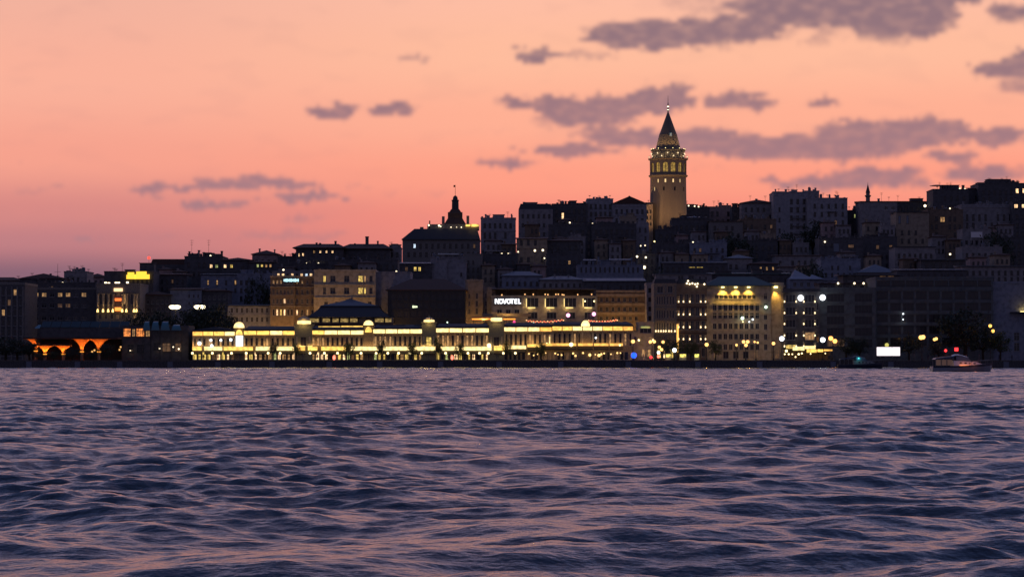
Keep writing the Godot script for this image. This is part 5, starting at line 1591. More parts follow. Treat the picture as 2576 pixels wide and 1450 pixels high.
	building("blue_terrace_house", "bluish white house with a wide dark roof terrace and a row of narrow windows", 1452, 1618, 668, 865, {"wall": "plaster_blue", "deep": 14.0, "cat": "house", "wins": [[1462, 1604, 13, 678, 678, 1, 4.5, 13, 1]], "roof": "flat", "parapet": 0.3, "top": [["awning", 1560, 56, 16, 0.3, "lead"], ["awning", 1484, 34, 15, 0.3, "lead"], ["hut", 1522, 30, 15, 0.4], ["chimney", 1506, 4, 24], ["chimney", 1590, 4, 22]]})
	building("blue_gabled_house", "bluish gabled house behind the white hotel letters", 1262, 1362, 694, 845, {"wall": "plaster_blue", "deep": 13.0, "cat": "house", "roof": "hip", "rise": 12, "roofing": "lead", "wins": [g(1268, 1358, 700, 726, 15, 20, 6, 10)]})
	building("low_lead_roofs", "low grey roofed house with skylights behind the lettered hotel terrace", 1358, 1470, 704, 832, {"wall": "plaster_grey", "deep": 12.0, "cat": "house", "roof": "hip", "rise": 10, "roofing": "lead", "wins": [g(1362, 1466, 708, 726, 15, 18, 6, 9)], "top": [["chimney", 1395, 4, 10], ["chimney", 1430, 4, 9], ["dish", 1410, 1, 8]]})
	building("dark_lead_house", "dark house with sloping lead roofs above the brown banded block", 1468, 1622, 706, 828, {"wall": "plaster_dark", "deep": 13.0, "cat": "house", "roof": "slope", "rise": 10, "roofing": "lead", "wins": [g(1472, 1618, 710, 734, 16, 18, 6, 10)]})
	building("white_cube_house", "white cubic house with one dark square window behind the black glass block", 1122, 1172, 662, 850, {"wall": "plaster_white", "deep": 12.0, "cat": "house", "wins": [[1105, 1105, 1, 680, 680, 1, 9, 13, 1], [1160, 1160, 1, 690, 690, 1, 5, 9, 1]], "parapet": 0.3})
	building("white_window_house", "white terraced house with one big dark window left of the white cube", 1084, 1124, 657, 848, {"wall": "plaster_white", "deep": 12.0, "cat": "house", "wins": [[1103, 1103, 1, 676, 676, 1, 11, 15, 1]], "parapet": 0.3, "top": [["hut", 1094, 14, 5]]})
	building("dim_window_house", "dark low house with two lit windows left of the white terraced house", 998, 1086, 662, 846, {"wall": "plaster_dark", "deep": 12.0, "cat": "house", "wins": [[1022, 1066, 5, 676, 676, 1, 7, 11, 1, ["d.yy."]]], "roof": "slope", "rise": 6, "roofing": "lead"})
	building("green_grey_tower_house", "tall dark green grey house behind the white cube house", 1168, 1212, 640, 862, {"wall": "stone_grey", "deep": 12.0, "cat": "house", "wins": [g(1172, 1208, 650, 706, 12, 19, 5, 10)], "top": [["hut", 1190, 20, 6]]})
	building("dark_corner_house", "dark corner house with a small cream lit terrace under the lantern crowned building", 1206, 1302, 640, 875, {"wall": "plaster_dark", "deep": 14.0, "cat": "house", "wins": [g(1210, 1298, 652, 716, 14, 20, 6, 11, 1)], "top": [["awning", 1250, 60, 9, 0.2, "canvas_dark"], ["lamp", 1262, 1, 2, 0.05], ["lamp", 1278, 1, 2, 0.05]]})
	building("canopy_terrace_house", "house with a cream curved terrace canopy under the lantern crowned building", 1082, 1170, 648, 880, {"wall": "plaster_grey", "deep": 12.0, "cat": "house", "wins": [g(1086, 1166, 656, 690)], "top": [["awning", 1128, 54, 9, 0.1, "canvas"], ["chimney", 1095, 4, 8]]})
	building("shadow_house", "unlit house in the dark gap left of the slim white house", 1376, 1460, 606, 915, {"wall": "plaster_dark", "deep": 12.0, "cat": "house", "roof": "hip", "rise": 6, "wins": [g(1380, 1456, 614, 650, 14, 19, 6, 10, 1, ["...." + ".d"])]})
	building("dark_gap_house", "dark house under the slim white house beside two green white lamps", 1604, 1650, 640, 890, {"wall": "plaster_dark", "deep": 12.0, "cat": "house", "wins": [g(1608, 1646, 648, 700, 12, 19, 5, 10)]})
	for q in [[1611, 618, "pale lamp left of a close pair under the slim white house", 0.24], [1622, 617, "pale lamp right of a close pair under the slim white house", 0.24], [1602, 645, "warm lamp with a dim twin below it under the slim white house", 0.4], [1624, 647, "greenish lamp on the dark house under the slim white house", 0.36], [1620, 672, "brightest white lamp on the slope left of the tower hill", 0.62]]:
		slope_lamp("slope_lamp", q[2], q[0], q[1], 886.0, q[3])

func slope_lamp(called: String, label: String, px: float, py: float, d: float, size: float) -> void:
	# a lantern on a bracketed post that stands on the slope
	var p := at(px, py, d)
	var y0 := terrain(p.x, d) - 0.3
	var t := thing(called, label, "lamp", Vector3(p.x, y0, -d), 0.0, "lamps on the slope")
	var s := Shape.new()
	s.tube(Vector3.ZERO, Vector3(0, p.y - y0, 0), 0.09, 0.05, 6)
	part(t, "post", s.done(), M["iron"])
	var o := part(t, "lantern", ball_mesh(size), glow("lamp_warm_white", 255, 232, 190, 2.6), Vector3(0, p.y - y0, 0.1))
	bulb(o, Vector3.ZERO, 255, 215, 160, 4.0 * size, size)

func build_lantern_house() -> void:
	var d := 955.0
	var s := d / FOCAL
	var r := building("lantern_crowned_building", "broad dark building crowned by a domed lantern tower with a flag", 1012, 1206, 602, d, {"wall": "stone_grey", "deep": 20.0, "wins": [g(1020, 1200, 608, 650, 15, 21, 6, 11, 1, ["." + "c" + "..........", "............"])], "roof": "none"})
	var H: float = r.get_meta("h")
	var X := func(px: float) -> float: return at(px, 0, d).x - r.position.x
	var Y := func(py: float) -> float: return at(0, py, d).y - r.position.y
	var rf := Shape.new()
	rf.loft([[Vector3(X.call(1010), H, 0.8), Vector3(X.call(1208), H, 0.8), Vector3(X.call(1208), H, -20.8), Vector3(X.call(1010), H, -20.8)], [Vector3(X.call(1042), Y.call(574), -3.5), Vector3(X.call(1200), Y.call(574), -3.5), Vector3(X.call(1200), Y.call(574), -17), Vector3(X.call(1042), Y.call(574), -17)]])
	rf.quad(Vector3(X.call(1042), Y.call(574), -3.5), Vector3(X.call(1200), Y.call(574), -3.5), Vector3(X.call(1200), Y.call(574), -17), Vector3(X.call(1042), Y.call(574), -17))
	part(r, "roof", rf.done(), M["roof_slate"])
	var tb := Shape.new()
	tb.box(Vector3(X.call(1074), Y.call(575), -16), Vector3(X.call(1204), Y.call(562), -4.5))
	part(r, "attic", tb.done(), M["stone_grey"])
	for q in [[1078, 565, 0.35], [1104, 566, 0.4], [1108, 568, 0.25], [1134, 570, 0.22], [1160, 570, 0.22], [1148, 570, 0.15]]:
		var o := part(r, "terrace_lamp", ball_mesh(q[2]), glow("lamp_warm_white", 255, 232, 190, 2.6), Vector3(X.call(q[0]), Y.call(q[1]), -3.6))
		bulb(o, Vector3.ZERO, 255, 210, 130, 0.35, q[2])
	for q in [[1177, 12, 1], [1192, 14, 2], [1201, 5, 1]]:
		part(r, "terrace_light", box_mesh(Vector3(q[1] * s, 0.5 + 0.25 * q[2], 0.3)), M["strip_yellow"], Vector3(X.call(q[0]), Y.call(565.5), -3.8))
	bulb(r, Vector3(X.call(1190), Y.call(566), -2.4), 255, 205, 120, 1.6, 0.5)
	# the lantern tower: mound, shoulders, neck, dome, flag pole
	var m := Shape.new()
	var ring := func(half: float, y: float) -> Array:
		var k: float = half * s
		var c: float = X.call(1144)
		return [Vector3(c - k, Y.call(y), -8 + k * 0.8), Vector3(c + k, Y.call(y), -8 + k * 0.8), Vector3(c + k, Y.call(y), -8 - k * 0.8), Vector3(c - k, Y.call(y), -8 - k * 0.8)]
	m.loft([ring.call(28, 562), ring.call(24, 556), ring.call(20, 549), ring.call(18, 546), ring.call(18, 533), ring.call(16, 532), ring.call(12, 526), ring.call(10, 523)])
	var tw := part(r, "lantern_tower", m.done(), M["brick_dark"])
	var nk := Shape.new()
	nk.lathe([[9.0 * s, Y.call(524)], [8.4 * s, Y.call(503)], [9.6 * s, Y.call(502)], [9.6 * s, Y.call(499.5)], [6.5 * s, Y.call(499)], [6.3 * s, Y.call(496)], [5.4 * s, Y.call(492)], [3.4 * s, Y.call(489.5)], [0.6 * s, Y.call(488)], [0.3 * s, Y.call(485)]], 12, Vector3(X.call(1144), 0, -8))
	part(tw, "dome", nk.done(), M["roof_slate"])
	var fp := Shape.new()
	fp.tube(Vector3(X.call(1144), Y.call(487), -8), Vector3(X.call(1144), Y.call(461), -8), 0.09, 0.06, 5)
	var pole := part(tw, "flag_pole", fp.done(), M["iron"])
	var fl := Shape.new()
	fl.box(Vector3(X.call(1139.5), Y.call(467), -8.03), Vector3(X.call(1143.7), Y.call(462), -7.97))
	part(pole, "flag", fl.done(), solid("flag_red", Color(0.35, 0.02, 0.02), 0.9, ""))
	for q in [[1114, 541.5], [1176, 540], [1127, 531], [1161, 531]]:
		part(r, "turret", box_mesh(Vector3(7.0 * s if q[1] > 535 else 3.0 * s, (561.0 - q[1]) * s, 1.2)), M["stone_grey"], Vector3(X.call(q[0]), (Y.call(561) + Y.call(q[1])) / 2, -6.5))
	for q in [[1080, 553, 3], [1060, 569, 9], [1044, 577, 5]]:
		part(r, "chimney", box_mesh(Vector3(q[2] * s, (584.0 - q[1]) * s, 1.0)), M["stone_grey"], Vector3(X.call(q[0]), (Y.call(584) + Y.call(q[1])) / 2, -5.0))

func build_hill_right() -> void:
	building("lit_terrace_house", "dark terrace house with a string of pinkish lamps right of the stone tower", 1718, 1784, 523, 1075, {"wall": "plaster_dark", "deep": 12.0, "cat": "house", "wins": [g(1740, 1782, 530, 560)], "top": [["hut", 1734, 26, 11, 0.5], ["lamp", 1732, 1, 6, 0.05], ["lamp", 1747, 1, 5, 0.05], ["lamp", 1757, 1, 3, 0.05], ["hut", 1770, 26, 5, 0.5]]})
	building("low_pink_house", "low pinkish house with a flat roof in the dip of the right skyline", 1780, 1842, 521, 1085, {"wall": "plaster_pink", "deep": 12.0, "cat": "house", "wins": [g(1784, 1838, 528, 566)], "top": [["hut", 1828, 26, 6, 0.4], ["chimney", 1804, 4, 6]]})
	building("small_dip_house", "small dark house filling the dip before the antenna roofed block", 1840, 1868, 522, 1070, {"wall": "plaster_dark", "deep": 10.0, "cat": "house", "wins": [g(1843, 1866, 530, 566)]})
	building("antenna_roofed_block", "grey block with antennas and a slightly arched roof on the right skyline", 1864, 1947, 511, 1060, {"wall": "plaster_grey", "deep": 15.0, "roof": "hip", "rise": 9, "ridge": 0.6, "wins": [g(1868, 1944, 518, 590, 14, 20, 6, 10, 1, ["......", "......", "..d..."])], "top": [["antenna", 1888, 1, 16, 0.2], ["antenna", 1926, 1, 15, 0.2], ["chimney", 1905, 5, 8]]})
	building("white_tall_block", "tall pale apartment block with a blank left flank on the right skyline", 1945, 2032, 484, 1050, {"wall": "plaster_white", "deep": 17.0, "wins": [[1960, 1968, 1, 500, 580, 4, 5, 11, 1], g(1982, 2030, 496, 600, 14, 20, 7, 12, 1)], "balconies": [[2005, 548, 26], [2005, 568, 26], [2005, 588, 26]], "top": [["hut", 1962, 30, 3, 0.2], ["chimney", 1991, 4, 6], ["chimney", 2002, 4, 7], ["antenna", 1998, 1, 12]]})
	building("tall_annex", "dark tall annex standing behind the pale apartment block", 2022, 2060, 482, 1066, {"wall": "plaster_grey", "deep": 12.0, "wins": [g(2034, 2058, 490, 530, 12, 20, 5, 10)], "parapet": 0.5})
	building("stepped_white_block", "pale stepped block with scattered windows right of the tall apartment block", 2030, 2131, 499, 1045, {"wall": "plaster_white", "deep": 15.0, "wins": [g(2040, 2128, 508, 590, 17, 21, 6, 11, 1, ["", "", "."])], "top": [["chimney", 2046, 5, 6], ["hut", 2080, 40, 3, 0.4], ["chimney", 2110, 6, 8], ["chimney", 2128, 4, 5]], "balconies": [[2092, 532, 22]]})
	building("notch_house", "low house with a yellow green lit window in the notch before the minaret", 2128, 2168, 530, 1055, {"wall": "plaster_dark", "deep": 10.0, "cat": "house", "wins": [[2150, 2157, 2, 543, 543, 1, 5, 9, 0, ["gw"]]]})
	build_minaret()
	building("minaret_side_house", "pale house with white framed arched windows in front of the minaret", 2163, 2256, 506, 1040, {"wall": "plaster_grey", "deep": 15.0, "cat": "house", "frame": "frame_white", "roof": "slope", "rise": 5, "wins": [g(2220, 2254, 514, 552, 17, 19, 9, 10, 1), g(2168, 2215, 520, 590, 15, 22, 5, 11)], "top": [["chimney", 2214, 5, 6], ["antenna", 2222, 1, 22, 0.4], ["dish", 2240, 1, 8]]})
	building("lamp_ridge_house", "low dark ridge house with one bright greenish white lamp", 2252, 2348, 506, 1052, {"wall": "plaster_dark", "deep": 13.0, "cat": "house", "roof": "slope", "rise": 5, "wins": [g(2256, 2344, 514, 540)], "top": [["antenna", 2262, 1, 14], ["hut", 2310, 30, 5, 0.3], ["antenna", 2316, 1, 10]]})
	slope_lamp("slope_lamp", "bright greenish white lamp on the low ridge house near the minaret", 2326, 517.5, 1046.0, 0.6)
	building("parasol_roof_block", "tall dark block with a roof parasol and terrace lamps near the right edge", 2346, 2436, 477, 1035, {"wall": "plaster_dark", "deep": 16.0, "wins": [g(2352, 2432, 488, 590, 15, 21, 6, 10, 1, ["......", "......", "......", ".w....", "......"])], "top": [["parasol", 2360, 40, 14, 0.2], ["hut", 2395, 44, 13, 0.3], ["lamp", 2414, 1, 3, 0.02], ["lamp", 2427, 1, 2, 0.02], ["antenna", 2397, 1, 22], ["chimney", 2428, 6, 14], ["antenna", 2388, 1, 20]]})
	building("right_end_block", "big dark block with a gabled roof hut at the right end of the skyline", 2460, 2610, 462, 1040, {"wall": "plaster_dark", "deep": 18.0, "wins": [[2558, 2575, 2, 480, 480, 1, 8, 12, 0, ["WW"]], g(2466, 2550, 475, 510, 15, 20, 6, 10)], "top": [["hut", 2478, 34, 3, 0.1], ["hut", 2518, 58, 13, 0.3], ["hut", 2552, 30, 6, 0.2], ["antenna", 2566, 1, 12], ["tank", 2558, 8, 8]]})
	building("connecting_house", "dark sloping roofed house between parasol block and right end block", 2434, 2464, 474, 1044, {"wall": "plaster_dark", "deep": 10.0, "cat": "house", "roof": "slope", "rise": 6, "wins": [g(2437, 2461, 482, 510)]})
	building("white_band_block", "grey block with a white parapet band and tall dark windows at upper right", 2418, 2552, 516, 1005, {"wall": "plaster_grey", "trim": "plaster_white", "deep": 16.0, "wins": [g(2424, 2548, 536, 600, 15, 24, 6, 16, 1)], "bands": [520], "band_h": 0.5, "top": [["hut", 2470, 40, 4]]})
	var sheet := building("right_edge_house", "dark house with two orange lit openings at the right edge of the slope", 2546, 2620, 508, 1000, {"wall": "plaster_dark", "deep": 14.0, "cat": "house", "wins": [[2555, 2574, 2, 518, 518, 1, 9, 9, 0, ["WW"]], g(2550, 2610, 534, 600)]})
	sheet.set_meta("row", 1)
	building("tan_slope_block", "tan plain block with few windows on the slope right of the minaret", 2253, 2336, 533, 985, {"wall": "plaster_tan", "deep": 14.0, "wins": [[2262, 2282, 2, 552, 552, 1, 6, 20, 0, ["bb"]], [2268, 2320, 4, 585, 606, 2, 6, 11, 1]], "roof": "slope", "rise": 4, "roofing": "roof_slate"})
	building("lit_pair_block", "dark brown block with one warm lit double window on the right slope", 2333, 2422, 528, 990, {"wall": "plaster_brown", "deep": 15.0, "wins": [[2370, 2370, 1, 552, 552, 1, 12, 13, 2, ["w"]], g(2338, 2360, 540, 600), g(2382, 2420, 540, 600, 13, 21)], "top": [["lamp", 2389, 1, 4, 0.02], ["hut", 2350, 24, 6]]})
	building("white_sheet_house", "grey house with a white sheet hung on its terrace on the right slope", 2420, 2492, 578, 950, {"wall": "plaster_grey", "deep": 12.0, "cat": "house", "wins": [g(2424, 2488, 600, 640, 14, 20)], "parapet": 0.4})
	var ws := thing("hanging_sheet", "pale bluish white rectangular sheet hanging on a right slope terrace", "sheet", at(2456, 597, 948.0))
	var shp := Shape.new()
	shp.box(Vector3(-2.2, 0, -0.03), Vector3(2.2, 2.2, 0.03))
	for x in [-2.2, 2.2]:
		shp.tube(Vector3(x, -2.4, 0), Vector3(x, 2.3, 0), 0.05, 0.05, 5)
	part(ws, "cloth", shp.done(), M["white_paint"])
	# the middle of the right slope
	building("tower_side_house", "dark house with a pale roof ledge at the tower's right foot", 1690, 1790, 552, 1000, {"wall": "plaster_dark", "deep": 14.0, "cat": "house", "wins": [g(1694, 1786, 560, 610)], "top": [["awning", 1752, 50, 6, 0.1, "lead"], ["hut", 1705, 30, 4, 0.1]]})
	building("tower_front_house", "dark stepped house hiding the lower right of the stone tower", 1652, 1700, 578, 985, {"wall": "plaster_dark", "deep": 13.0, "cat": "house", "wins": [g(1656, 1698, 586, 640, 14, 20)], "top": [["hut", 1688, 24, 8, 0.2]]})
	building("green_grey_block", "green grey block with faint windows below the low pink house", 1786, 1868, 556, 990, {"wall": "stone_grey", "deep": 14.0, "wins": [g(1790, 1864, 564, 620, 14, 20, 6, 10, 1)], "roof": "slope", "rise": 4})
	building("dim_slope_block", "dim brown block below the antenna roofed block", 1862, 1952, 552, 1000, {"wall": "plaster_brown", "deep": 14.0, "wins": [g(1866, 1948, 560, 620, 15, 20, 6, 10, 1, ["....d."])], "top": [["hut", 1890, 26, 6]]})
	building("blue_balcony_house", "small bluish house with a balcony in the middle of the right slope", 1736, 1828, 612, 930, {"wall": "plaster_blue", "deep": 12.0, "cat": "house", "wins": [g(1740, 1824, 620, 656, 14, 18, 6, 10)], "balconies": [[1790, 636, 40]], "top": [["chimney", 1744, 4, 8], ["lamp", 1743, 1, 3, 0.05]]})
	building("shed_roof_house", "long low house with a lit shelf of light under its shed roof", 1668, 1830, 660, 885, {"wall": "plaster_dark", "deep": 13.0, "cat": "house", "roof": "slope", "rise": 5, "roofing": "lead", "wins": [g(1840, 1826, 668, 700), [1740, 1760, 2, 672, 672, 1, 16, 2.2, 0, ["yy"]], g(1672, 1716, 668, 704, 14, 20), g(1780, 1826, 668, 704, 14, 20)]})
	building("pale_gable_house", "pale house with a small gabled dormer in the middle of the right slope", 1826, 1892, 650, 905, {"wall": "plaster_grey", "deep": 12.0, "cat": "house", "roof": "hip", "rise": 10, "ridge": 0.2, "roofing": "lead", "wins": [g(1830, 1888, 658, 706, 14, 20)]})
	building("three_window_house", "dark house with three small pink lit windows on the right slope", 1888, 1956, 664, 890, {"wall": "plaster_dark", "deep": 12.0, "cat": "house", "roof": "hip", "rise": 8, "wins": [[1913, 1944, 3, 675, 675, 1, 5, 9, 1, ["www"]], g(1892, 1952, 690, 720)]})
	building("long_shed_house", "long dark shed roofed house above the arched office", 1950, 2068, 642, 915, {"wall": "plaster_grey", "deep": 13.0, "cat": "house", "roof": "slope", "rise": 5, "wins": [g(1954, 2064, 652, 706, 15, 20)]})
	building("flat_slope_house", "flat roofed dark house with a small yellow light behind the bluish balcony house", 1816, 1960, 606, 950, {"wall": "plaster_dark", "deep": 13.0, "cat": "house", "wins": [g(1820, 1956, 614, 654, 15, 20)], "top": [["hut", 1850, 30, 6], ["hut", 1920, 24, 5, 0.2]]})
	building("tower_slope_tenement", "dark tenement on the slope directly under the stone tower", 1644, 1740, 612, 935, {"wall": "plaster_dark", "deep": 14.0, "wins": [g(1648, 1736, 620, 664, 14, 20, 6, 11)], "top": [["hut", 1680, 30, 7], ["chimney", 1720, 4, 9]]})
	building("low_front_roofs", "grey low house with flat roofs behind the bay fronted house", 1650, 1790, 688, 790, {"wall": "plaster_grey", "deep": 14.0, "cat": "house", "wins": [[1712, 1738, 2, 700, 700, 1, 14, 14, 1], [1760, 1775, 2, 700, 700, 1, 6, 10, 1]], "roof": "slope", "rise": 3, "roofing": "lead"})
	building("shadowed_roof_house", "dark house with a pale skylight strip behind the arched office roof", 1786, 1990, 688, 800, {"wall": "plaster_dark", "deep": 12.0, "cat": "house", "wins": [g(1790, 1986, 692, 712, 20, 18, 8, 8)], "roof": "slope", "rise": 6, "roofing": "copper_green", "top": [["hut", 1905, 24, 8, 0.2], ["hut", 1820, 40, 3, 0.1], ["hut", 1945, 44, 4, 0.2]]})
	building("tent_roofed_hall", "hall under pale bluish tent like roofs above the sconce lit hotel", 1986, 2098, 700, 790, {"wall": "plaster_blue", "deep": 13.0, "cat": "hall", "roof": "none", "wins": [g(1990, 2094, 704, 726, 18, 18, 8, 10)]})
	var tr := get_child(get_child_count() - 1) as Node3D
	for q in [[1988, 2066, 702, 676, 0.2], [2036, 2108, 704, 688, 0.15]]:
		var tn := Shape.new()
		var b0 := tr.to_local(at(q[0], q[2], 790.0))
		var b1 := tr.to_local(at(q[1], q[2], 790.0))
		var pk := tr.to_local(at(lerpf(q[0], q[1], q[4]), q[3], 790.0)) + Vector3(0, 0, -6)
		var c := [b0 + Vector3(-0.4, 0, 0.6), b1 + Vector3(0.4, 0, 0.6), b1 + Vector3(0.4, 0, -12.5), b0 + Vector3(-0.4, 0, -12.5)]
		for i in 4:
			var a0: Vector3 = c[i]
			var a1: Vector3 = c[(i + 1) % 4]
			var m0 := a0.lerp(pk, 0.5) - Vector3(0, 0.7, 0)
			var m1 := a1.lerp(pk, 0.5) - Vector3(0, 0.7, 0)
			tn.quad(a0, a1, m1, m0)
			tn.tri(m0, m1, pk)
		part(tr, "tent_roof", tn.done(), solid("tent_cloth", Color(0.36, 0.40, 0.47), 0.8, "roof", 0.2))
	building("roof_bar", "dark glazed roof bar with small bright lamps above the banded office", 2060, 2200, 712, 738, {"wall": "plaster_dark", "deep": 10.0, "cat": "bar", "wins": [g(2066, 2196, 714, 730, 20, 16, 12, 10, 0)], "roof": "slope", "rise": 3, "top": [["lamp", 2107, 1, -2, -0.05], ["lamp", 2148, 1, -2, -0.05], ["lamp", 2171, 1, -2, -0.05]]})
	building("glass_roof_bar", "glazed bar under a thin curved roof with green lights, right of the roof bar", 2120, 2262, 690, 756, {"wall": "plaster_dark", "deep": 12.0, "cat": "bar", "wins": [[2140, 2240, 6, 700, 700, 1, 16, 14, 0, ["....dd"]], [2205, 2225, 2, 715, 715, 1, 9, 5, 0, ["gg"]]], "roof": "slope", "rise": 4, "roofing": "lead", "over": 1.2})
	building("pale_slope_house", "pale bluish house with a flat roof above the roof bar", 2064, 2164, 652, 860, {"wall": "plaster_blue", "deep": 12.0, "cat": "house", "wins": [g(2070, 2160, 664, 700, 16, 19, 5, 10)], "top": [["hut", 2100, 30, 4], ["awning", 2140, 34, 7, 0.2, "canvas_dark"]]})
	building("dome_roof_house", "house with a pale shallow domed roof above the glazed bar", 2158, 2256, 686, 850, {"wall": "plaster_grey", "deep": 14.0, "cat": "house", "roof": "hip", "rise": 22, "ridge": 0.1, "roofing": "lead", "wins": [g(2164, 2250, 690, 712, 16, 18, 6, 10)]})
	building("lit_awning_house", "dark house with a bright white awning edge in the middle right slope", 2060, 2170, 600, 930, {"wall": "plaster_dark", "deep": 13.0, "cat": "house", "wins": [[2075, 2092, 2, 616, 616, 1, 5, 8, 1], [2140, 2140, 1, 619, 619, 1, 14, 8, 1, ["d"]], [2103, 2103, 1, 622, 622, 1, 15, 22, 0, ["b"]]], "top": [["lamp", 2074, 1, -8, -0.02], ["hut", 2130, 30, 4]]})
	building("yellow_window_house", "dark house with two faint yellow windows below the minaret house", 2166, 2256, 596, 945, {"wall": "plaster_dark", "deep": 13.0, "cat": "house", "wins": [[2207, 2240, 2, 621, 621, 1, 8, 10, 1, ["dd"]], g(2170, 2250, 635, 680)], "top": [["chimney", 2186, 5, 8], ["hut", 2220, 24, 5]]})
	building("dark_right_slope_house", "dark house with a flat ledge roof under the tan slope block", 2250, 2352, 620, 905, {"wall": "plaster_grey", "deep": 14.0, "cat": "house", "wins": [g(2254, 2348, 634, 690)], "roof": "slope", "rise": 3, "roofing": "roof_slate"})
	building("canopy_roof_house", "dark house under a broad pale edged flat canopy on the lower right slope", 2316, 2428, 652, 870, {"wall": "plaster_dark", "deep": 13.0, "cat": "house", "wins": [g(2322, 2424, 660, 690, 16, 18)], "roof": "slope", "rise": 3, "roofing": "lead", "over": 1.0})
	slope_lamp("slope_lamp", "small white lamp above the pale edged canopy on the right slope", 2389, 639, 864.0, 0.36)
	building("right_slope_tenement", "dark tenement with faint windows between white sheet house and wide office", 2420, 2520, 622, 915, {"wall": "plaster_grey", "deep": 14.0, "wins": [g(2424, 2516, 632, 690, 15, 20)], "top": [["hut", 2460, 30, 6]]})
	building("edge_slope_house", "dark house at the right edge above the blank walled hall", 2488, 2610, 598, 930, {"wall": "plaster_dark", "deep": 14.0, "cat": "house", "wins": [g(2494, 2600, 608, 690, 15, 21)]})
	building("ledge_roof_house", "low house with a long pale roof ledge behind the wide office", 2420, 2610, 668, 840, {"wall": "plaster_grey", "deep": 13.0, "cat": "house", "wins": [g(2424, 2600, 678, 710, 16, 18)], "roof": "slope", "rise": 4, "roofing": "lead", "over": 0.8})
	building("office_rear_house", "dark flat house just behind the wide office roof", 2256, 2430, 678, 830, {"wall": "plaster_dark", "deep": 13.0, "cat": "house", "wins": [g(2260, 2426, 684, 702, 16, 18, 6, 9)], "roof": "slope", "rise": 5, "roofing": "lead"})

func build_minaret() -> void:
	var d := 1060.0
	var s := d / FOCAL
	var p := at(2182.6, 530, d)
	var y0 := terrain(p.x, d) - 0.5
	var t := thing("minaret", "slender pointed minaret rising over the right skyline", "minaret", Vector3(p.x, y0, -d))
	var Y := func(py: float) -> float: return at(0, py, d).y - y0
	var b := Shape.new()
	b.lathe([[1.5, 0], [1.5, Y.call(520)], [0.95, Y.call(512)], [0.9, Y.call(494)]], 14)
	part(t, "shaft", b.done(), M["stone_grey"])
	b = Shape.new()
	b.lathe([[0.95, Y.call(496)], [1.35, Y.call(493.5)], [1.4, Y.call(491)], [1.0, Y.call(491)]], 14)
	part(t, "gallery", b.done(), M["stone_grey"])
	b = Shape.new()
	b.lathe([[0.85, Y.call(492)], [0.85, Y.call(484)]], 14)
	part(t, "upper_shaft", b.done(), M["stone_grey"])
	b = Shape.new()
	b.lathe([[1.05, Y.call(485)], [0.55, Y.call(474)], [0.12, Y.call(464)], [0.03, Y.call(457.5)]], 14)
	part(t, "cone_roof", b.done(), M["roof_slate"])

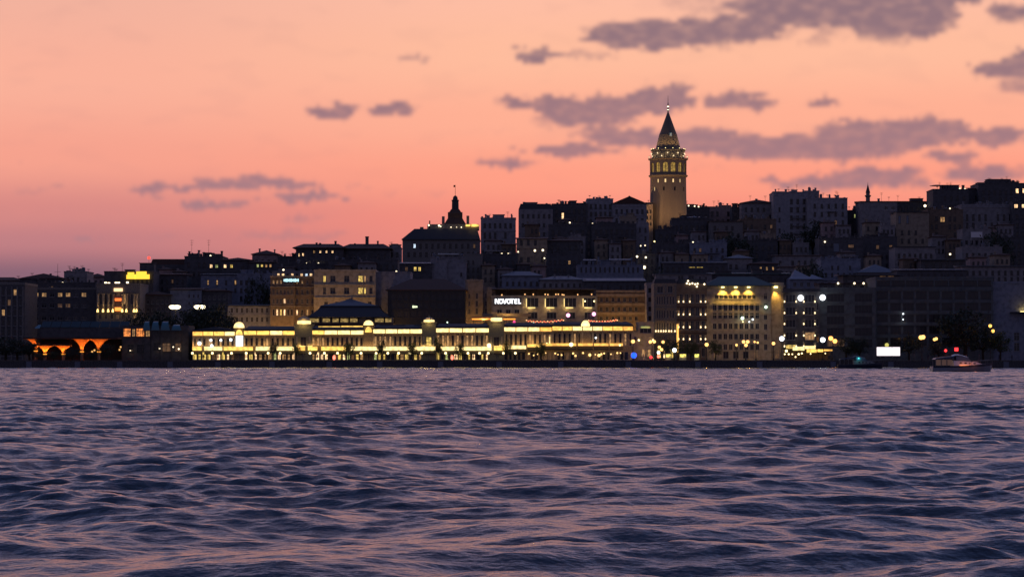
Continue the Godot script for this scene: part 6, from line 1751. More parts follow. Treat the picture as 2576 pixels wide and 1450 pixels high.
func build_slope_houses() -> void:
	# the many small houses between the big blocks: [x0, x1, top, distance, wall, roof, rise, label]
	for q in [
		[1212, 1244, 668, 858, "plaster_tan", "hip", 6, "small tan tiled house at the left foot of the dark corner house"], [1252, 1290, 678, 852, "plaster_grey", "hip", 6, "small grey tiled house under the dark corner house's awning"],
		[1300, 1334, 664, 868, "plaster_dark", "slope", 5, "narrow dark house below the tan lamp lit house, left of two"], [1338, 1372, 670, 866, "plaster_pink", "hip", 7, "pinkish tiled house below the tan lamp lit house, right of two"],
		[1392, 1424, 600, 935, "plaster_brown", "hip", 6, "brown tiled house before the wide unlit block"], [1430, 1472, 596, 938, "plaster_grey", "flat", 0, "flat grey house before the wide unlit block"],
		[1496, 1528, 604, 930, "plaster_tan", "hip", 6, "tan tiled house before the dark apartments, left of three"], [1532, 1562, 612, 926, "plaster_grey", "slope", 4, "grey house before the dark apartments, middle of three"], [1566, 1598, 606, 930, "plaster_brown", "hip", 6, "brown tiled house before the dark apartments, right of three"],
		[1500, 1540, 548, 990, "plaster_pink", "hip", 5, "pinkish tiled house under the long pale ridge block"], [1560, 1600, 546, 995, "plaster_tan", "flat", 0, "tan flat house under the broad gabled block"], [1320, 1356, 566, 960, "plaster_brown", "hip", 6, "brown tiled house under the slanted slate roof block"], [1404, 1440, 554, 985, "plaster_grey", "hip", 5, "grey tiled house under the tall glowing window"],
		[1220, 1262, 606, 930, "plaster_grey", "hip", 6, "grey tiled house under the pale pediment building, left of two"], [1262, 1298, 614, 925, "plaster_brown", "slope", 5, "brown house under the pale pediment building, right of two"],
		[1660, 1694, 636, 905, "plaster_grey", "hip", 5, "grey tiled house under the tower's tenement, left of two"], [1698, 1732, 640, 902, "plaster_tan", "hip", 6, "tan tiled house under the tower's tenement, right of two"], [1700, 1730, 592, 960, "plaster_pink", "hip", 5, "pinkish tiled house below the tower's right foot"], [1740, 1776, 582, 970, "plaster_grey", "slope", 4, "grey house with a lean roof right of the tower's foot"],
		[1800, 1836, 584, 965, "plaster_brown", "hip", 6, "brown tiled house under the green grey block"], [1876, 1910, 582, 970, "plaster_grey", "hip", 6, "grey tiled house under the dim brown block, left of two"], [1914, 1950, 588, 965, "plaster_tan", "flat", 0, "tan flat house under the dim brown block, right of two"],
		[1956, 1990, 606, 950, "plaster_brown", "hip", 5, "brown tiled house under the tall pale apartment block, left of two"], [1996, 2034, 612, 945, "plaster_grey", "flat", 0, "grey flat house under the tall pale apartment block, right of two"],
		[2068, 2100, 560, 990, "plaster_pink", "hip", 6, "pinkish tiled house under the stepped pale block, left of two"], [2104, 2140, 566, 985, "plaster_grey", "slope", 4, "grey house under the stepped pale block, right of two"], [2176, 2212, 560, 990, "plaster_tan", "hip", 6, "tan tiled house before the minaret house, left of two"], [2216, 2250, 568, 980, "plaster_grey", "flat", 0, "grey flat house before the minaret house, right of two"],
		[2344, 2378, 596, 950, "plaster_grey", "hip", 6, "grey tiled house under the warm double window, left of two"], [2382, 2416, 604, 945, "plaster_brown", "hip", 6, "brown tiled house under the warm double window, right of two"], [2474, 2506, 574, 972, "plaster_pink", "hip", 6, "pinkish tiled house right of the hanging white sheet"], [2510, 2548, 566, 976, "plaster_grey", "hip", 5, "grey tiled house under the white banded block's right end"],
		[1960, 1996, 672, 862, "plaster_grey", "hip", 5, "grey tiled house before the long shed roofed house, left of two"], [2004, 2038, 668, 866, "plaster_tan", "slope", 4, "tan house before the long shed roofed house, right of two"], [2270, 2310, 652, 880, "plaster_brown", "hip", 6, "brown tiled house under the tan slope block"], [2440, 2480, 648, 885, "plaster_pink", "hip", 6, "pinkish tiled house behind the wide office's right half"], [2500, 2540, 642, 890, "plaster_tan", "hip", 6, "tan tiled house at the right edge of the lower slope"],
		[842, 880, 668, 812, "plaster_brown", "hip", 5, "brown tiled house behind the cream block, left of two"], [900, 944, 662, 815, "plaster_grey", "hip", 6, "grey tiled house behind the cream block, right of two"], [700, 738, 672, 822, "plaster_grey", "slope", 4, "grey house with a lean roof behind the tan hotel's terrace"], [400, 432, 678, 838, "plaster_pink", "hip", 5, "pinkish tiled house under the hipped dark block, left of two"], [436, 464, 684, 830, "plaster_grey", "hip", 5, "grey tiled house under the hipped dark block, right of two"],
		[2112, 2150, 636, 895, "plaster_grey", "hip", 6, "grey tiled house above the pale flat roofed house"], [2180, 2216, 644, 890, "plaster_tan", "hip", 6, "tan tiled house above the shallow domed roof"], [1740, 1780, 640, 900, "plaster_tan", "slope", 4, "tan lean roofed house under the bluish balcony house"], [1846, 1884, 632, 915, "plaster_brown", "hip", 6, "brown tiled house above the pale dormer house"],
	]:
		building("slope_house", q[7], q[0], q[1], q[2], q[3], {"wall": q[4], "roof": q[5], "rise": q[6], "deep": 9.0, "cat": "house", "group": "small houses of the slope", "wins": [g(q[0] + 2, q[1] - 2, q[2] + 5, q[2] + 45, 12, 20, 5.5, 10.5, 1)], "top": [["chimney", q[0] + 7, 3.5, 7, 0.4]]})

# ---------------------------------------------------------------- the round stone tower
func build_round_tower() -> void:
	var d := 1050.0
	var s := d / FOCAL
	var c := at(1680.5, 590, d)
	var y0 := terrain(c.x, d) - 0.5
	var t := thing("round_tower", "tall round stone tower with a cone roof and golden lit arcade above the hill", "tower", Vector3(c.x, y0, -d))
	var Y := func(py: float) -> float: return at(0, py, d).y - y0
	var stone: Material = solid("tower_stone", Color(0.33, 0.28, 0.22), 0.95, "stone", 0.22)
	var R := 45.0 * s
	# the shaft, with real openings for its two rows of small windows
	var rows := [[457, 8.5, 4.2, 14], [477, 9.5, 5.0, 10]]
	var holes := []
	for k in rows:
		for i in k[3]:
			holes.append([TAU * (i + 0.5) / k[3], Y.call(k[0]) - k[1] * s / 2, k[2] * s / R / 2, Y.call(k[0]) + k[1] * s / 2])
	var sh := Shape.new()
	round_wall(sh, R + 0.35, R, 0.0, Y.call(443), holes, 0.7)
	part(t, "shaft", sh.done(), stone)
	var lit := 0
	for h in holes:
		var a: float = h[0]
		var win := Shape.new()
		win.cbox(Vector3.ZERO, Vector3(h[2] * 2 * R * 0.98, h[3] - h[1], 0.06))
		var upper: bool = h[1] > Y.call(470)
		var tone: Material = glow("tower_window", 255, 215, 150, 1.1) if upper or lit % 3 == 1 else M["glass_dark"]
		lit += 1
		var w := part(t, "window", win.done(), tone, Vector3(sin(a) * (R - 0.45), (h[1] + h[3]) / 2, cos(a) * (R - 0.45)))
		w.rotation.y = a
	# cornice, arcade storey, balcony, gallery
	var ring := func(called: String, prof: Array, m: Material) -> MeshInstance3D:
		var q := Shape.new()
		q.lathe(prof, 48)
		return part(t, called, q.done(), m)
	ring.call("cornice", [[R, Y.call(447)], [R + 0.45, Y.call(445)], [R + 0.75, Y.call(443.5)], [R + 0.75, Y.call(441.5)], [R, Y.call(441)]], stone)
	var arcs := []
	for i in 14:
		arcs.append([TAU * (i + 0.5) / 14.0, Y.call(435), 6.6 * s / R, Y.call(411)])
	sh = Shape.new()
	round_wall(sh, R + 0.2, R + 0.2, Y.call(442), Y.call(403), arcs, 1.2)
	var ar := part(t, "arcade", sh.done(), stone)
	for h in arcs:
		var a: float = h[0]
		var w: float = h[2] * 2 * R
		var hh: float = h[3] - h[1]
		# the arch head that closes the top corners of the opening
		var hd := Shape.new()
		var k := 10
		for i in k:
			var t0 := PI * i / k
			var t1 := PI * (i + 1) / k
			var p := Vector3(w / 2 * cos(t0), hh / 2 - w / 2 + w / 2 * sin(t0), 0)
			var q := Vector3(w / 2 * cos(t1), hh / 2 - w / 2 + w / 2 * sin(t1), 0)
			hd.quad(q, p, Vector3(p.x, hh / 2, 0), Vector3(q.x, hh / 2, 0))
			hd.quad(p, q, q + Vector3(0, 0, -0.5), p + Vector3(0, 0, -0.5))
		var o := part(ar, "arch_head", hd.done(), stone, Vector3(sin(a) * (R + 0.14), (h[1] + h[3]) / 2, cos(a) * (R + 0.14)))
		o.rotation.y = a
		var pn := part(ar, "arch_window", box_mesh(Vector3(w * 0.98, hh, 0.06)), glow("arcade_gold", 250, 200, 95, 0.5), Vector3(sin(a) * (R - 0.7), (h[1] + h[3]) / 2, cos(a) * (R - 0.7)))
		pn.rotation.y = a
		var mu := Shape.new()
		mu.box(Vector3(-0.07, -hh / 2, 0), Vector3(0.07, hh / 2, 0.12))
		mu.box(Vector3(-w / 2, hh * 0.12, 0.0), Vector3(-0.07, hh * 0.12 + 0.14, 0.1))
		mu.box(Vector3(0.07, hh * 0.12, 0.0), Vector3(w / 2, hh * 0.12 + 0.14, 0.1))
		part(pn, "mullion", mu.done(), M["frame_dark"], Vector3(0, 0, 0.05))
	ring.call("balcony", [[R, Y.call(405)], [R + 0.6, Y.call(403)], [R + 0.9, Y.call(401.5)], [R + 0.9, Y.call(400)], [R - 1.6, Y.call(400)]], stone)
	var rail := Shape.new()
	rail.lathe([[R + 0.8, Y.call(394) - 0.08], [R + 0.86, Y.call(394)], [R + 0.78, Y.call(394)]], 48)
	for i in 56:
		var a := TAU * i / 56.0
		rail.tube(Vector3(sin(a) * (R + 0.82), Y.call(400), cos(a) * (R + 0.82)), Vector3(sin(a) * (R + 0.82), Y.call(394), cos(a) * (R + 0.82)), 0.035, 0.035, 4)
	part(t, "railing", rail.done(), M["iron"])
	ring.call("gallery_wall", [[R - 0.6, Y.call(400)], [R - 0.6, Y.call(379)]], stone)
	ring.call("gallery_roof", [[R - 0.6, Y.call(381)], [R - 0.2, Y.call(380)], [R - 0.2, Y.call(377)], [R - 0.5, Y.call(376)], [30 * s, Y.call(375)]], stone)
	# lamps: on the balcony, and golden ones under the ledges that wash the stone
	for i in 10:
		var a := TAU * (i + 0.35) / 10.0
		var o := part(t, "balcony_lamp", ball_mesh(0.27), glow("gallery_lamp", 255, 228, 180, 1.7), Vector3(sin(a) * (R + 0.55), Y.call(395), cos(a) * (R + 0.55)))
		if cos(a) > -0.3:
			bulb(o, Vector3.ZERO, 255, 220, 160, 2.2, 0.4)
	for i in 10:
		var a := TAU * (i + 0.85) / 10.0
		var o := part(t, "gallery_lamp", ball_mesh(0.22), glow("gallery_lamp", 255, 228, 180, 1.7), Vector3(sin(a) * (R - 0.2), Y.call(387.5), cos(a) * (R - 0.2)))
		if cos(a) > -0.3:
			bulb(o, Vector3.ZERO, 255, 220, 160, 1.0, 0.3)
	for i in 14:
		var a := TAU * (i + 0.5) / 14.0
		if cos(a) > -0.3:
			var o := part(t, "roof_flood_lamp", box_mesh(Vector3(0.3, 0.16, 0.2)), glow("flood_gold", 255, 232, 150, 4.0), Vector3(sin(a) * (R - 0.45), Y.call(375.4), cos(a) * (R - 0.45)))
			spot(o, Vector3(0, 0.2, 0), Vector3(-sin(a) * 3.4, 11.0, -cos(a) * 3.4), 255, 196, 125, 20.0, 52.0, 0.2)
	# the cone roof in two pitches, a small dormer, the gilt finial
	var cone := ring.call("cone_roof", [[31.5 * s, Y.call(375)], [23.0 * s, Y.call(341)], [22.6 * s, Y.call(339)], [20.0 * s, Y.call(333)], [1.2 * s, Y.call(281)]], solid("tower_lead", Color(0.20, 0.18, 0.15), 0.7, "roof", 0.3)) as MeshInstance3D
	part(cone, "dormer", box_mesh(Vector3(0.9, 1.4, 1.0)), glow("dormer_blue", 150, 190, 200, 0.25), Vector3(0.9, Y.call(340.5), 22.5 * s + 0.1))
	ring.call("finial", [[1.3 * s, Y.call(281)], [0.4, Y.call(279)], [0.25, Y.call(262)], [0.12, Y.call(258)], [0.05, Y.call(241)]], M["lead"])
	for q in [276.5, 268.5]:
		var o := part(t, "finial_lamp", ball_mesh(0.42), glow("lamp_warm_white", 255, 232, 190, 2.6), Vector3(0, Y.call(q), 0))
		bulb(o, Vector3.ZERO, 255, 225, 180, 2.0, 0.3)
	# golden floodlights at its foot, hidden behind the houses
	for q in [[-1.0, 17.0, 400.0], [-0.3, 17.0, 180.0], [0.35, 17.0, 150.0], [0.95, 17.0, 150.0]]:
		var a: float = q[0]
		var pos := Vector3(sin(a) * (R + q[1]), maxf(Y.call(620), 0.8), cos(a) * (R + q[1]))
		var o := part(t, "flood_lamp", box_mesh(Vector3(0.7, 0.5, 0.5)), glow("flood_gold", 255, 232, 150, 4.0), pos)
		spot(o, Vector3(0, 0.4, 0), Vector3(-sin(a) * (q[1] + 4.0), 26.0, -cos(a) * (q[1] + 4.0)), 255, 194, 132, q[2], 36.0, 0.3)

func round_wall(s: Shape, r0: float, r1: float, y0: float, y1: float, holes: Array, deep: float) -> void:
	# a round wall from radius r0 at y0 to r1 at y1, with holes [angle, bottom, half angle, top] that run inwards by deep
	var an := []
	for i in 73:
		an.append(TAU * i / 72.0)
	var ys := [y0, y1]
	for i in 5:
		ys.append(lerpf(y0, y1, (i + 1) / 6.0))
	for h in holes:
		an.append_array([h[0] - h[2], h[0] + h[2]])
		ys.append_array([h[1], h[3]])
	an.sort()
	ys.sort()
	var P := func(a: float, y: float, inn := 0.0) -> Vector3:
		var r := lerpf(r0, r1, clampf((y - y0) / (y1 - y0), 0.0, 1.0)) - inn
		return Vector3(sin(a) * r, y, cos(a) * r)
	for j in ys.size() - 1:
		if ys[j + 1] - ys[j] < 0.003:
			continue
		for i in an.size() - 1:
			if an[i + 1] - an[i] < 0.0005:
				continue
			var ma: float = (an[i] + an[i + 1]) / 2.0
			var my: float = (ys[j] + ys[j + 1]) / 2.0
			var hole := false
			for h in holes:
				if absf(ma - h[0]) < h[2] and my > h[1] and my < h[3]:
					hole = true
					break
			if not hole:
				s.quad(P.call(an[i], ys[j]), P.call(an[i + 1], ys[j]), P.call(an[i + 1], ys[j + 1]), P.call(an[i], ys[j + 1]))
	for h in holes:
		var a0: float = h[0] - h[2]
		var a1: float = h[0] + h[2]
		s.quad(P.call(a0, h[1]), P.call(a0, h[1], deep), P.call(a1, h[1], deep), P.call(a1, h[1]))
		s.quad(P.call(a1, h[3]), P.call(a1, h[3], deep), P.call(a0, h[3], deep), P.call(a0, h[3]))
		s.quad(P.call(a1, h[1]), P.call(a1, h[1], deep), P.call(a1, h[3], deep), P.call(a1, h[3]))
		s.quad(P.call(a0, h[3]), P.call(a0, h[3], deep), P.call(a0, h[1], deep), P.call(a0, h[1]))

# ---------------------------------------------------------------- lamps, kiosks, trees on the quay
func post_lamp(label: String, px: float, py: float, d: float, heads: Array, look: String, energy: float, size: float) -> Node3D:
	# heads: offsets in metres of each lamp from the top of the post
	var looks := {"amber": [255, 192, 106, 2.4], "white": [242, 248, 255, 3.2], "orange": [255, 170, 85, 3.0], "gold": [255, 190, 90, 2.2]}
	var c: Array = looks[look]
	var p := at(px, py, d)
	var t := thing("street_lamp", label, "street lamp", Vector3(p.x, QUAY_Y, -d), 0.0, "street lamps")
	var h := p.y - QUAY_Y
	var s := Shape.new()
	s.lathe([[0.22, 0.0], [0.22, 0.5], [0.11, 0.7], [0.08, maxf(h - 0.4, 0.9)]], 8)
	part(t, "post", s.done(), M["iron"])
	for o in heads:
		var q := Vector3(o[0], h + o[1], 0.0)
		var a := Shape.new()
		a.tube(Vector3(0, h - 0.45, 0), q - Vector3(0, size, 0), 0.05, 0.05, 5)
		part(t, "arm", a.done(), M["iron"])
		var l := part(t, "lamp_globe", ball_mesh(size), glow("street_" + look, c[0], c[1], c[2], c[3]), q)
		bulb(l, Vector3.ZERO, c[0], c[1] * 0.93, c[2] * 0.8, energy * 5.5, size)
		var cap := Shape.new()
		cap.lathe([[size * 0.5, size * 0.9], [size * 0.3, size * 1.15], [0.02, size * 1.4]], 8)
		part(l, "cap", cap.done(), M["iron"])
	return t

func build_street() -> void:
	for q in [[441, 771, "left one of the two bright floodlights above the dark trees"], [504, 771, "right one of the two bright floodlights above the dark trees"]]:
		var p := at(q[0], q[1], 764.0)
		var t := thing("flood_light_mast", q[2], "floodlight", Vector3(p.x, QUAY_Y, -764.0), 0.0, "floodlight masts")
		var s := Shape.new()
		s.tube(Vector3.ZERO, Vector3(0, p.y - QUAY_Y - 0.5, 0), 0.16, 0.1, 8)
		part(t, "mast", s.done(), M["iron"])
		for x in [-0.8, 0.5]:
			var hd := Shape.new()
			hd.lathe([[0.3, -0.3], [0.72, 0.0], [0.6, 0.35], [0.2, 0.5]], 12)
			var h := part(t, "lamp_head", hd.done(), M["iron"], Vector3(x, p.y - QUAY_Y, -0.2))
			var gl := Shape.new()
			gl.lathe([[0.02, -0.75], [0.6, -0.55], [0.95, -0.05], [0.7, 0.35], [0.02, 0.5]], 14)
			part(h, "lamp_lens", gl.done(), glow("street_flood", 255, 236, 190, 3.5), Vector3(0, 0, 0.45)).scale = Vector3(1.35, 1.1, 1.0)
			bulb(t, Vector3(x, p.y - QUAY_Y - 0.1, 1.4), 255, 215, 160, 9.0, 0.4)
	post_lamp("single amber globe lamp at the right end of the market hall", 1592, 858, 701.0, [[0.0, 0.0]], "amber", 5.0, 0.55)
	post_lamp("twin amber globe lamp before the cream corner shop", 1640, 859, 702.0, [[-0.55, 0.0], [0.6, 0.05]], "amber", 10.4, 0.48)
	post_lamp("triple amber globe lamp beside the first round street tree", 1663, 862, 702.0, [[0.5, 0.3], [-0.6, -1.2], [0.1, -1.9]], "amber", 3.0, 0.45)
	post_lamp("single amber globe lamp between the brown hotel and the arched office", 1777, 866, 702.0, [[0.0, 0.0]], "amber", 13.0, 0.56)
	post_lamp("small amber globe lamp before the middle of the arched office", 1852, 867, 703.0, [[0.0, 0.0]], "amber", 7.8, 0.36)
	post_lamp("clustered amber globe lamp before the right half of the arched office", 1875, 861, 702.0, [[-0.6, 0.25], [0.6, 0.25], [0.1, -0.75]], "amber", 10.4, 0.5)
	post_lamp("small twin amber lamp before the arched office's right corner", 1901, 860, 704.0, [[-0.4, 0.1], [0.5, -0.1]], "amber", 2.0, 0.3)
	post_lamp("single amber globe lamp before the golden stair tower", 1945, 863, 702.0, [[0.0, 0.0]], "amber", 10.4, 0.5)
	post_lamp("big white globe lamp at the left corner of the sconce lit hotel", 1966, 851, 703.0, [[0.0, 0.0]], "white", 6.0, 0.72)
	post_lamp("big white globe lamp at the right corner of the sconce lit hotel", 2069, 854, 703.0, [[0.0, 0.0]], "white", 6.0, 0.75)
	post_lamp("orange twin lamp left of the banded office", 2093, 852, 702.0, [[-0.45, 0.2], [0.75, -0.6]], "orange", 6.0, 0.66)
	post_lamp("bright amber lamp, left of a pair before the wide office", 2318, 848, 703.0, [[-0.25, 0.0], [0.35, 0.1]], "amber", 6.0, 0.66)
	post_lamp("dimmer amber lamp, right of a pair before the wide office", 2350, 853, 703.0, [[0.0, 0.0], [0.5, 0.2]], "amber", 4.0, 0.45)
	post_lamp("golden lamp with a low twin at the right corner of the wide office", 2490, 819, 706.0, [[0.0, 0.0], [0.8, -1.5]], "gold", 4.0, 0.5)
	post_lamp("cool white globe lamp between the two round street trees", 1696, 880, 700.0, [[0.0, 0.0]], "white", 6.0, 0.62)
	post_lamp("small white lamp left of the first round street tree", 1656, 886, 700.0, [[0.0, 0.0]], "white", 4.0, 0.45)
	# coloured lights low on the quay
	for q in [[1594, 893, "blue", 20, 80, 255, 0.85, "glowing blue round light standing on the quay at the market's end"], [1637, 898, "red", 255, 45, 50, 0.42, "small red light on the quay right of the blue one"], [1656, 896, "coral", 255, 120, 95, 0.45, "pinkish red light on the quay under the small white lamp"], [840, 900, "coral", 255, 110, 95, 0.42, "left one of two upright red lights before the market hall"], [1137, 901, "coral", 255, 110, 95, 0.42, "right one of two upright red lights before the market hall"], [2378, 881, "red", 255, 70, 55, 0.42, "round red light behind the lit motor boat"], [2405, 878, "red", 255, 70, 55, 0.6, "larger square red light behind the lit motor boat"]]:
		var p := at(q[0], q[1], 697.0)
		var t := thing("quay_light", q[7], "light", Vector3(p.x, QUAY_Y, -697.0), 0.0, "coloured lights on the quay")
		var h := p.y - QUAY_Y
		var s := Shape.new()
		s.lathe([[0.3, 0.0], [0.3, 0.08], [0.1, 0.15], [0.08, maxf(h - 0.2, 0.2)]], 8)
		part(t, "stand", s.done(), M["iron"])
		var gl := Shape.new()
		var r: float = q[6]
		var tall := 1.7 if q[0] == 840 or q[0] == 1137 else 1.0
		if q[0] == 2405:
			gl.cbox(Vector3(0, 0, 0), Vector3(r * 1.7, r * 1.7, 0.3))
		else:
			var prof := []
			for i in 9:
				var a := -PI / 2 + PI * i / 8.0
				prof.append([maxf(r * cos(a), 0.01), r * tall * sin(a)])
			gl.lathe(prof, 14)
		part(t, "lamp", gl.done(), glow("quay_" + q[2], q[3], q[4], q[5], 2.2), Vector3(0, maxf(h, r * tall + 0.05), 0))
		bulb(t, Vector3(0, maxf(h, 0.4), r + 0.4), q[3], q[4], q[5], 2.0, r * 0.8)
	# lamps of the lane behind the market, which light the fronts of the second row
	for q in [[696, 757, "before the tan hotel's left part"], [748, 757, "before the tan hotel's right wing"], [806, 757, "before the left end of the cream block"], [866, 757, "before the middle of the cream block"], [926, 757, "before the right end of the cream block"], [996, 740, "before the black glass block"], [1190, 750, "before the tan slab"], [1258, 746, "under the white hotel letters"], [1530, 755, "before the left of the brown banded block"], [1592, 755, "before the right of the brown banded block"], [640, 760, "before the lilac house"]]:
		var p := at(q[0], 0, q[1])
		var t := thing("lane_lamp", "lane lamp post behind the market, " + q[2], "street lamp", Vector3(p.x, QUAY_Y, -q[1]), 0.0, "lamp posts of the lane")
		var s := Shape.new()
		s.lathe([[0.2, 0.0], [0.18, 0.5], [0.08, 7.2]], 8)
		part(t, "post", s.done(), M["iron"])
		var l := part(t, "lamp_globe", ball_mesh(0.24), M["globe_warm"], Vector3(0, 7.4, 0))
		bulb(l, Vector3.ZERO, 255, 190, 105, 34.0, 0.24)
	# kiosks
	for q in [[1680, 1.5, "window_yellow", "small pale yellow kiosk under the first round street tree"], [1717, 2.0, "sign_lemon", "bright lemon yellow kiosk between street trees"], [1752, 1.4, "window_greenish", "greenish lit kiosk left of the arched office"]]:
		kiosk(q[0], q[1], q[2], q[3])
	# a quayside cafe under strings of light
	var d := 700.0
	var root := thing("quayside_cafe", "low quayside cafe blazing with gold lights before the sconce lit hotel", "cafe", Vector3(at(2035, 905, d).x, QUAY_Y, -d))
	var L := func(px: float, py: float, dz := 0.0) -> Vector3: return at(px, py, d) - root.position + Vector3(0, 0, dz)
	var a0: Vector3 = L.call(1974, 878)
	var a1: Vector3 = L.call(2092, 878)
	var rs := Shape.new()
	rs.box(Vector3(a0.x, a0.y, -4.5), Vector3(a1.x, a0.y + 0.22, 0.6))
	part(root, "roof", rs.done(), M["canvas_dark"])
	rs = Shape.new()
	rs.box(Vector3(a0.x, 0, -4.5), Vector3(a1.x, a0.y, -4.2))
	part(root, "back_wall", rs.done(), M["plaster_brown"])
	for i in 8:
		part(root, "post", box_mesh(Vector3(0.12, a0.y, 0.12)), M["iron"], Vector3(lerpf(a0.x + 0.2, a1.x - 0.2, i / 7.0), a0.y / 2, 0.3))
	for q in [[1993, 2022, 876, 1.05, 0], [2023, 2050, 873, 0.9, 0], [2028, 2053, 882, 0.9, 1], [2055, 2069, 881, 0.8, 1], [2071, 2092, 880, 0.5, 2]]:
		var p: Vector3 = L.call(q[0], q[2], 0.7)
		var e: Vector3 = L.call(q[1], q[2], 0.7)
		part(root, "light_strip", box_mesh(Vector3(e.x - p.x, q[3], 0.25)), [M["strip_white_hot"], M["strip_yellow"], M["strip_orange"]][q[4]], (p + e) / 2.0)
	strip_light(root, L.call(2035, 880, 1.2), Vector2(12, 0.8), 255, 200, 110, 6.0, 0.6)
	for q in [[1977, 882, 0.4], [1973, 890, 0.22], [1983, 890, 0.25], [2008, 890, 0.3], [2016, 888, 0.25], [2000, 897, 0.22], [2038, 889, 0.2], [2075, 888, 0.18], [1992, 890, 0.2]]:
		var o := part(root, "table_lamp", ball_mesh(q[2]), glow("globe_warm", 255, 226, 160, 3.2), L.call(q[0], q[1], 0.4))
		bulb(o, Vector3.ZERO, 255, 195, 110, 0.8, q[2])
	for i in 7:
		var o := part(root, "table", box_mesh(Vector3(1.0, 0.06, 0.8)), M["varnish"], Vector3(lerpf(a0.x + 1.2, a1.x - 1.2, i / 6.0), 0.74, -0.6))
		part(o, "table_leg", box_mesh(Vector3(0.1, 0.71, 0.1)), M["iron"], Vector3(0, -0.385, 0))
	# the white billboard
	var bp := at(2233, 905, 698.0)
	var b := thing("billboard", "glaring white lit billboard in two panels on the quay", "billboard", Vector3(bp.x, QUAY_Y, -698.0))
	for q in [[-1.05, 4.3], [2.35, 2.2]]:
		part(b, "lit_screen", box_mesh(Vector3(q[1], 2.45, 0.2)), glow("screen_glare", 255, 240, 248, 1.6), Vector3(q[0], 2.55, 0))
	part(b, "frame", box_mesh(Vector3(7.2, 2.8, 0.15)), M["frame_dark"], Vector3(0.1, 2.55, -0.2))
	for x in [-2.6, 2.6]:
		part(b, "leg", box_mesh(Vector3(0.22, 1.25, 0.22)), M["iron"], Vector3(x, 0.63, -0.2))
	strip_light(b, Vector3(0, 2.5, 0.4), Vector2(6.4, 2.4), 250, 240, 255, 2.0, 0.3)
	part(root, "menu_board", box_mesh(Vector3(0.8, 1.1, 0.1)), M["frame_dark"], L.call(2084, 898, 1.0))
	# trees
	var kinds := [tree_mesh(3, 1.0, 1.0), tree_mesh(8, 0.8, 1.25), tree_mesh(15, 1.25, 0.85)]
	for q in [
		[1680, 855, 704, 2.5, 0, "round street tree between the small white lamp and the cool white lamp"], [1713, 858, 705, 2.4, 2, "round street tree left of the lemon kiosk's right neighbour"], [1737, 860, 705, 2.2, 0, "round street tree before the right half of the brown hotel"], [1799, 858, 704, 2.4, 1, "round street tree before the left corner of the arched office"],
		[2426, 783, 708, 7.2, 0, "tall black tree before the right part of the wide office"], [2286, 846, 705, 3.2, 2, "low tree between billboard and the amber lamp pair"], [2515, 838, 706, 3.4, 1, "dark upright tree before the blank walled hall"], [2472, 832, 710, 4.0, 2, "dark tree between the tall black tree and the golden lamp"], [2128, 850, 707, 3.4, 0, "dark tree behind the unlit motor boat, left of two"], [2162, 854, 707, 3.2, 1, "dark tree behind the unlit motor boat, right of two"], [2360, 862, 704, 2.6, 0, "small dark tree right of the amber lamp pair"],
		[14, 850, 699, 4.0, 0, "dark quay tree at the left corner of the quay"], [44, 858, 698, 3.6, 2, "dark quay tree second from the left corner"], [74, 864, 698, 3.2, 1, "dark quay tree just left of the orange porch"], [270, 866, 697, 2.6, 0, "dark bush like tree at the right end of the orange porch"], [182, 876, 696, 2.2, 2, "low dark tree before the middle of the orange porch"], [101, 889, 695.5, 1.5, 2, "low dark bush before the first orange column"], [228, 886, 695.5, 1.8, 0, "low dark bush between the two right orange columns"], [135, 884, 696, 1.7, 0, "low dark bush tree between the two lowest orange columns"],
		[478, 780, 748, 5.0, 0, "dark tree under the left floodlight"], [512, 776, 748, 5.4, 2, "dark tree under the right floodlight"], [546, 772, 749, 5.2, 1, "dark tree right of the right floodlight"], [400, 786, 748, 4.6, 0, "dark tree behind the teal glass domes"], [352, 790, 748, 4.4, 2, "dark tree behind the orange lit windows"], [580, 800, 742, 3.6, 0, "dark tree behind the market's left end"],
		[688, 862, 701, 1.5, 1, "slim street tree in the gap between awnings below the lilac house"], [745, 864, 701, 1.4, 1, "slim street tree left of the first domed tower"], [877, 862, 701, 1.7, 0, "slim street tree before the hall under the dark pavilion roof"], [958, 858, 701, 1.6, 1, "slim street tree right of the second lit gable"], [1037, 862, 701, 1.5, 0, "slim street tree left of the middle domed tower"], [1101, 850, 701, 1.6, 1, "slim street tree right of the middle domed tower"], [1157, 864, 701, 1.4, 0, "slim street tree halfway between the middle and right domed towers"], [1275, 858, 701, 1.5, 1, "slim street tree right of the right domed tower"], [1361, 862, 701, 1.5, 0, "slim street tree at the start of the market's right wing"],
		[1838, 598, 940, 6.0, 2, "dark tree in the middle of the right slope, left of two"], [1868, 606, 938, 5.0, 0, "dark tree in the middle of the right slope, right of two"], [2044, 560, 1000, 6.0, 1, "dark tree under the stepped pale block"], [1976, 590, 975, 5.0, 0, "dark tree under the tall pale apartment block"], [2500, 590, 925, 6.0, 2, "dark tree on the upper right slope"], [2040, 668, 850, 5.0, 0, "dark tree behind the tent like roofs"], [650, 700, 812, 4.5, 0, "dark tree above the lilac house"], [1650, 690, 800, 4.0, 1, "dark tree on the slope foot behind the bay fronted house"],
	]:
		tree(q, kinds)

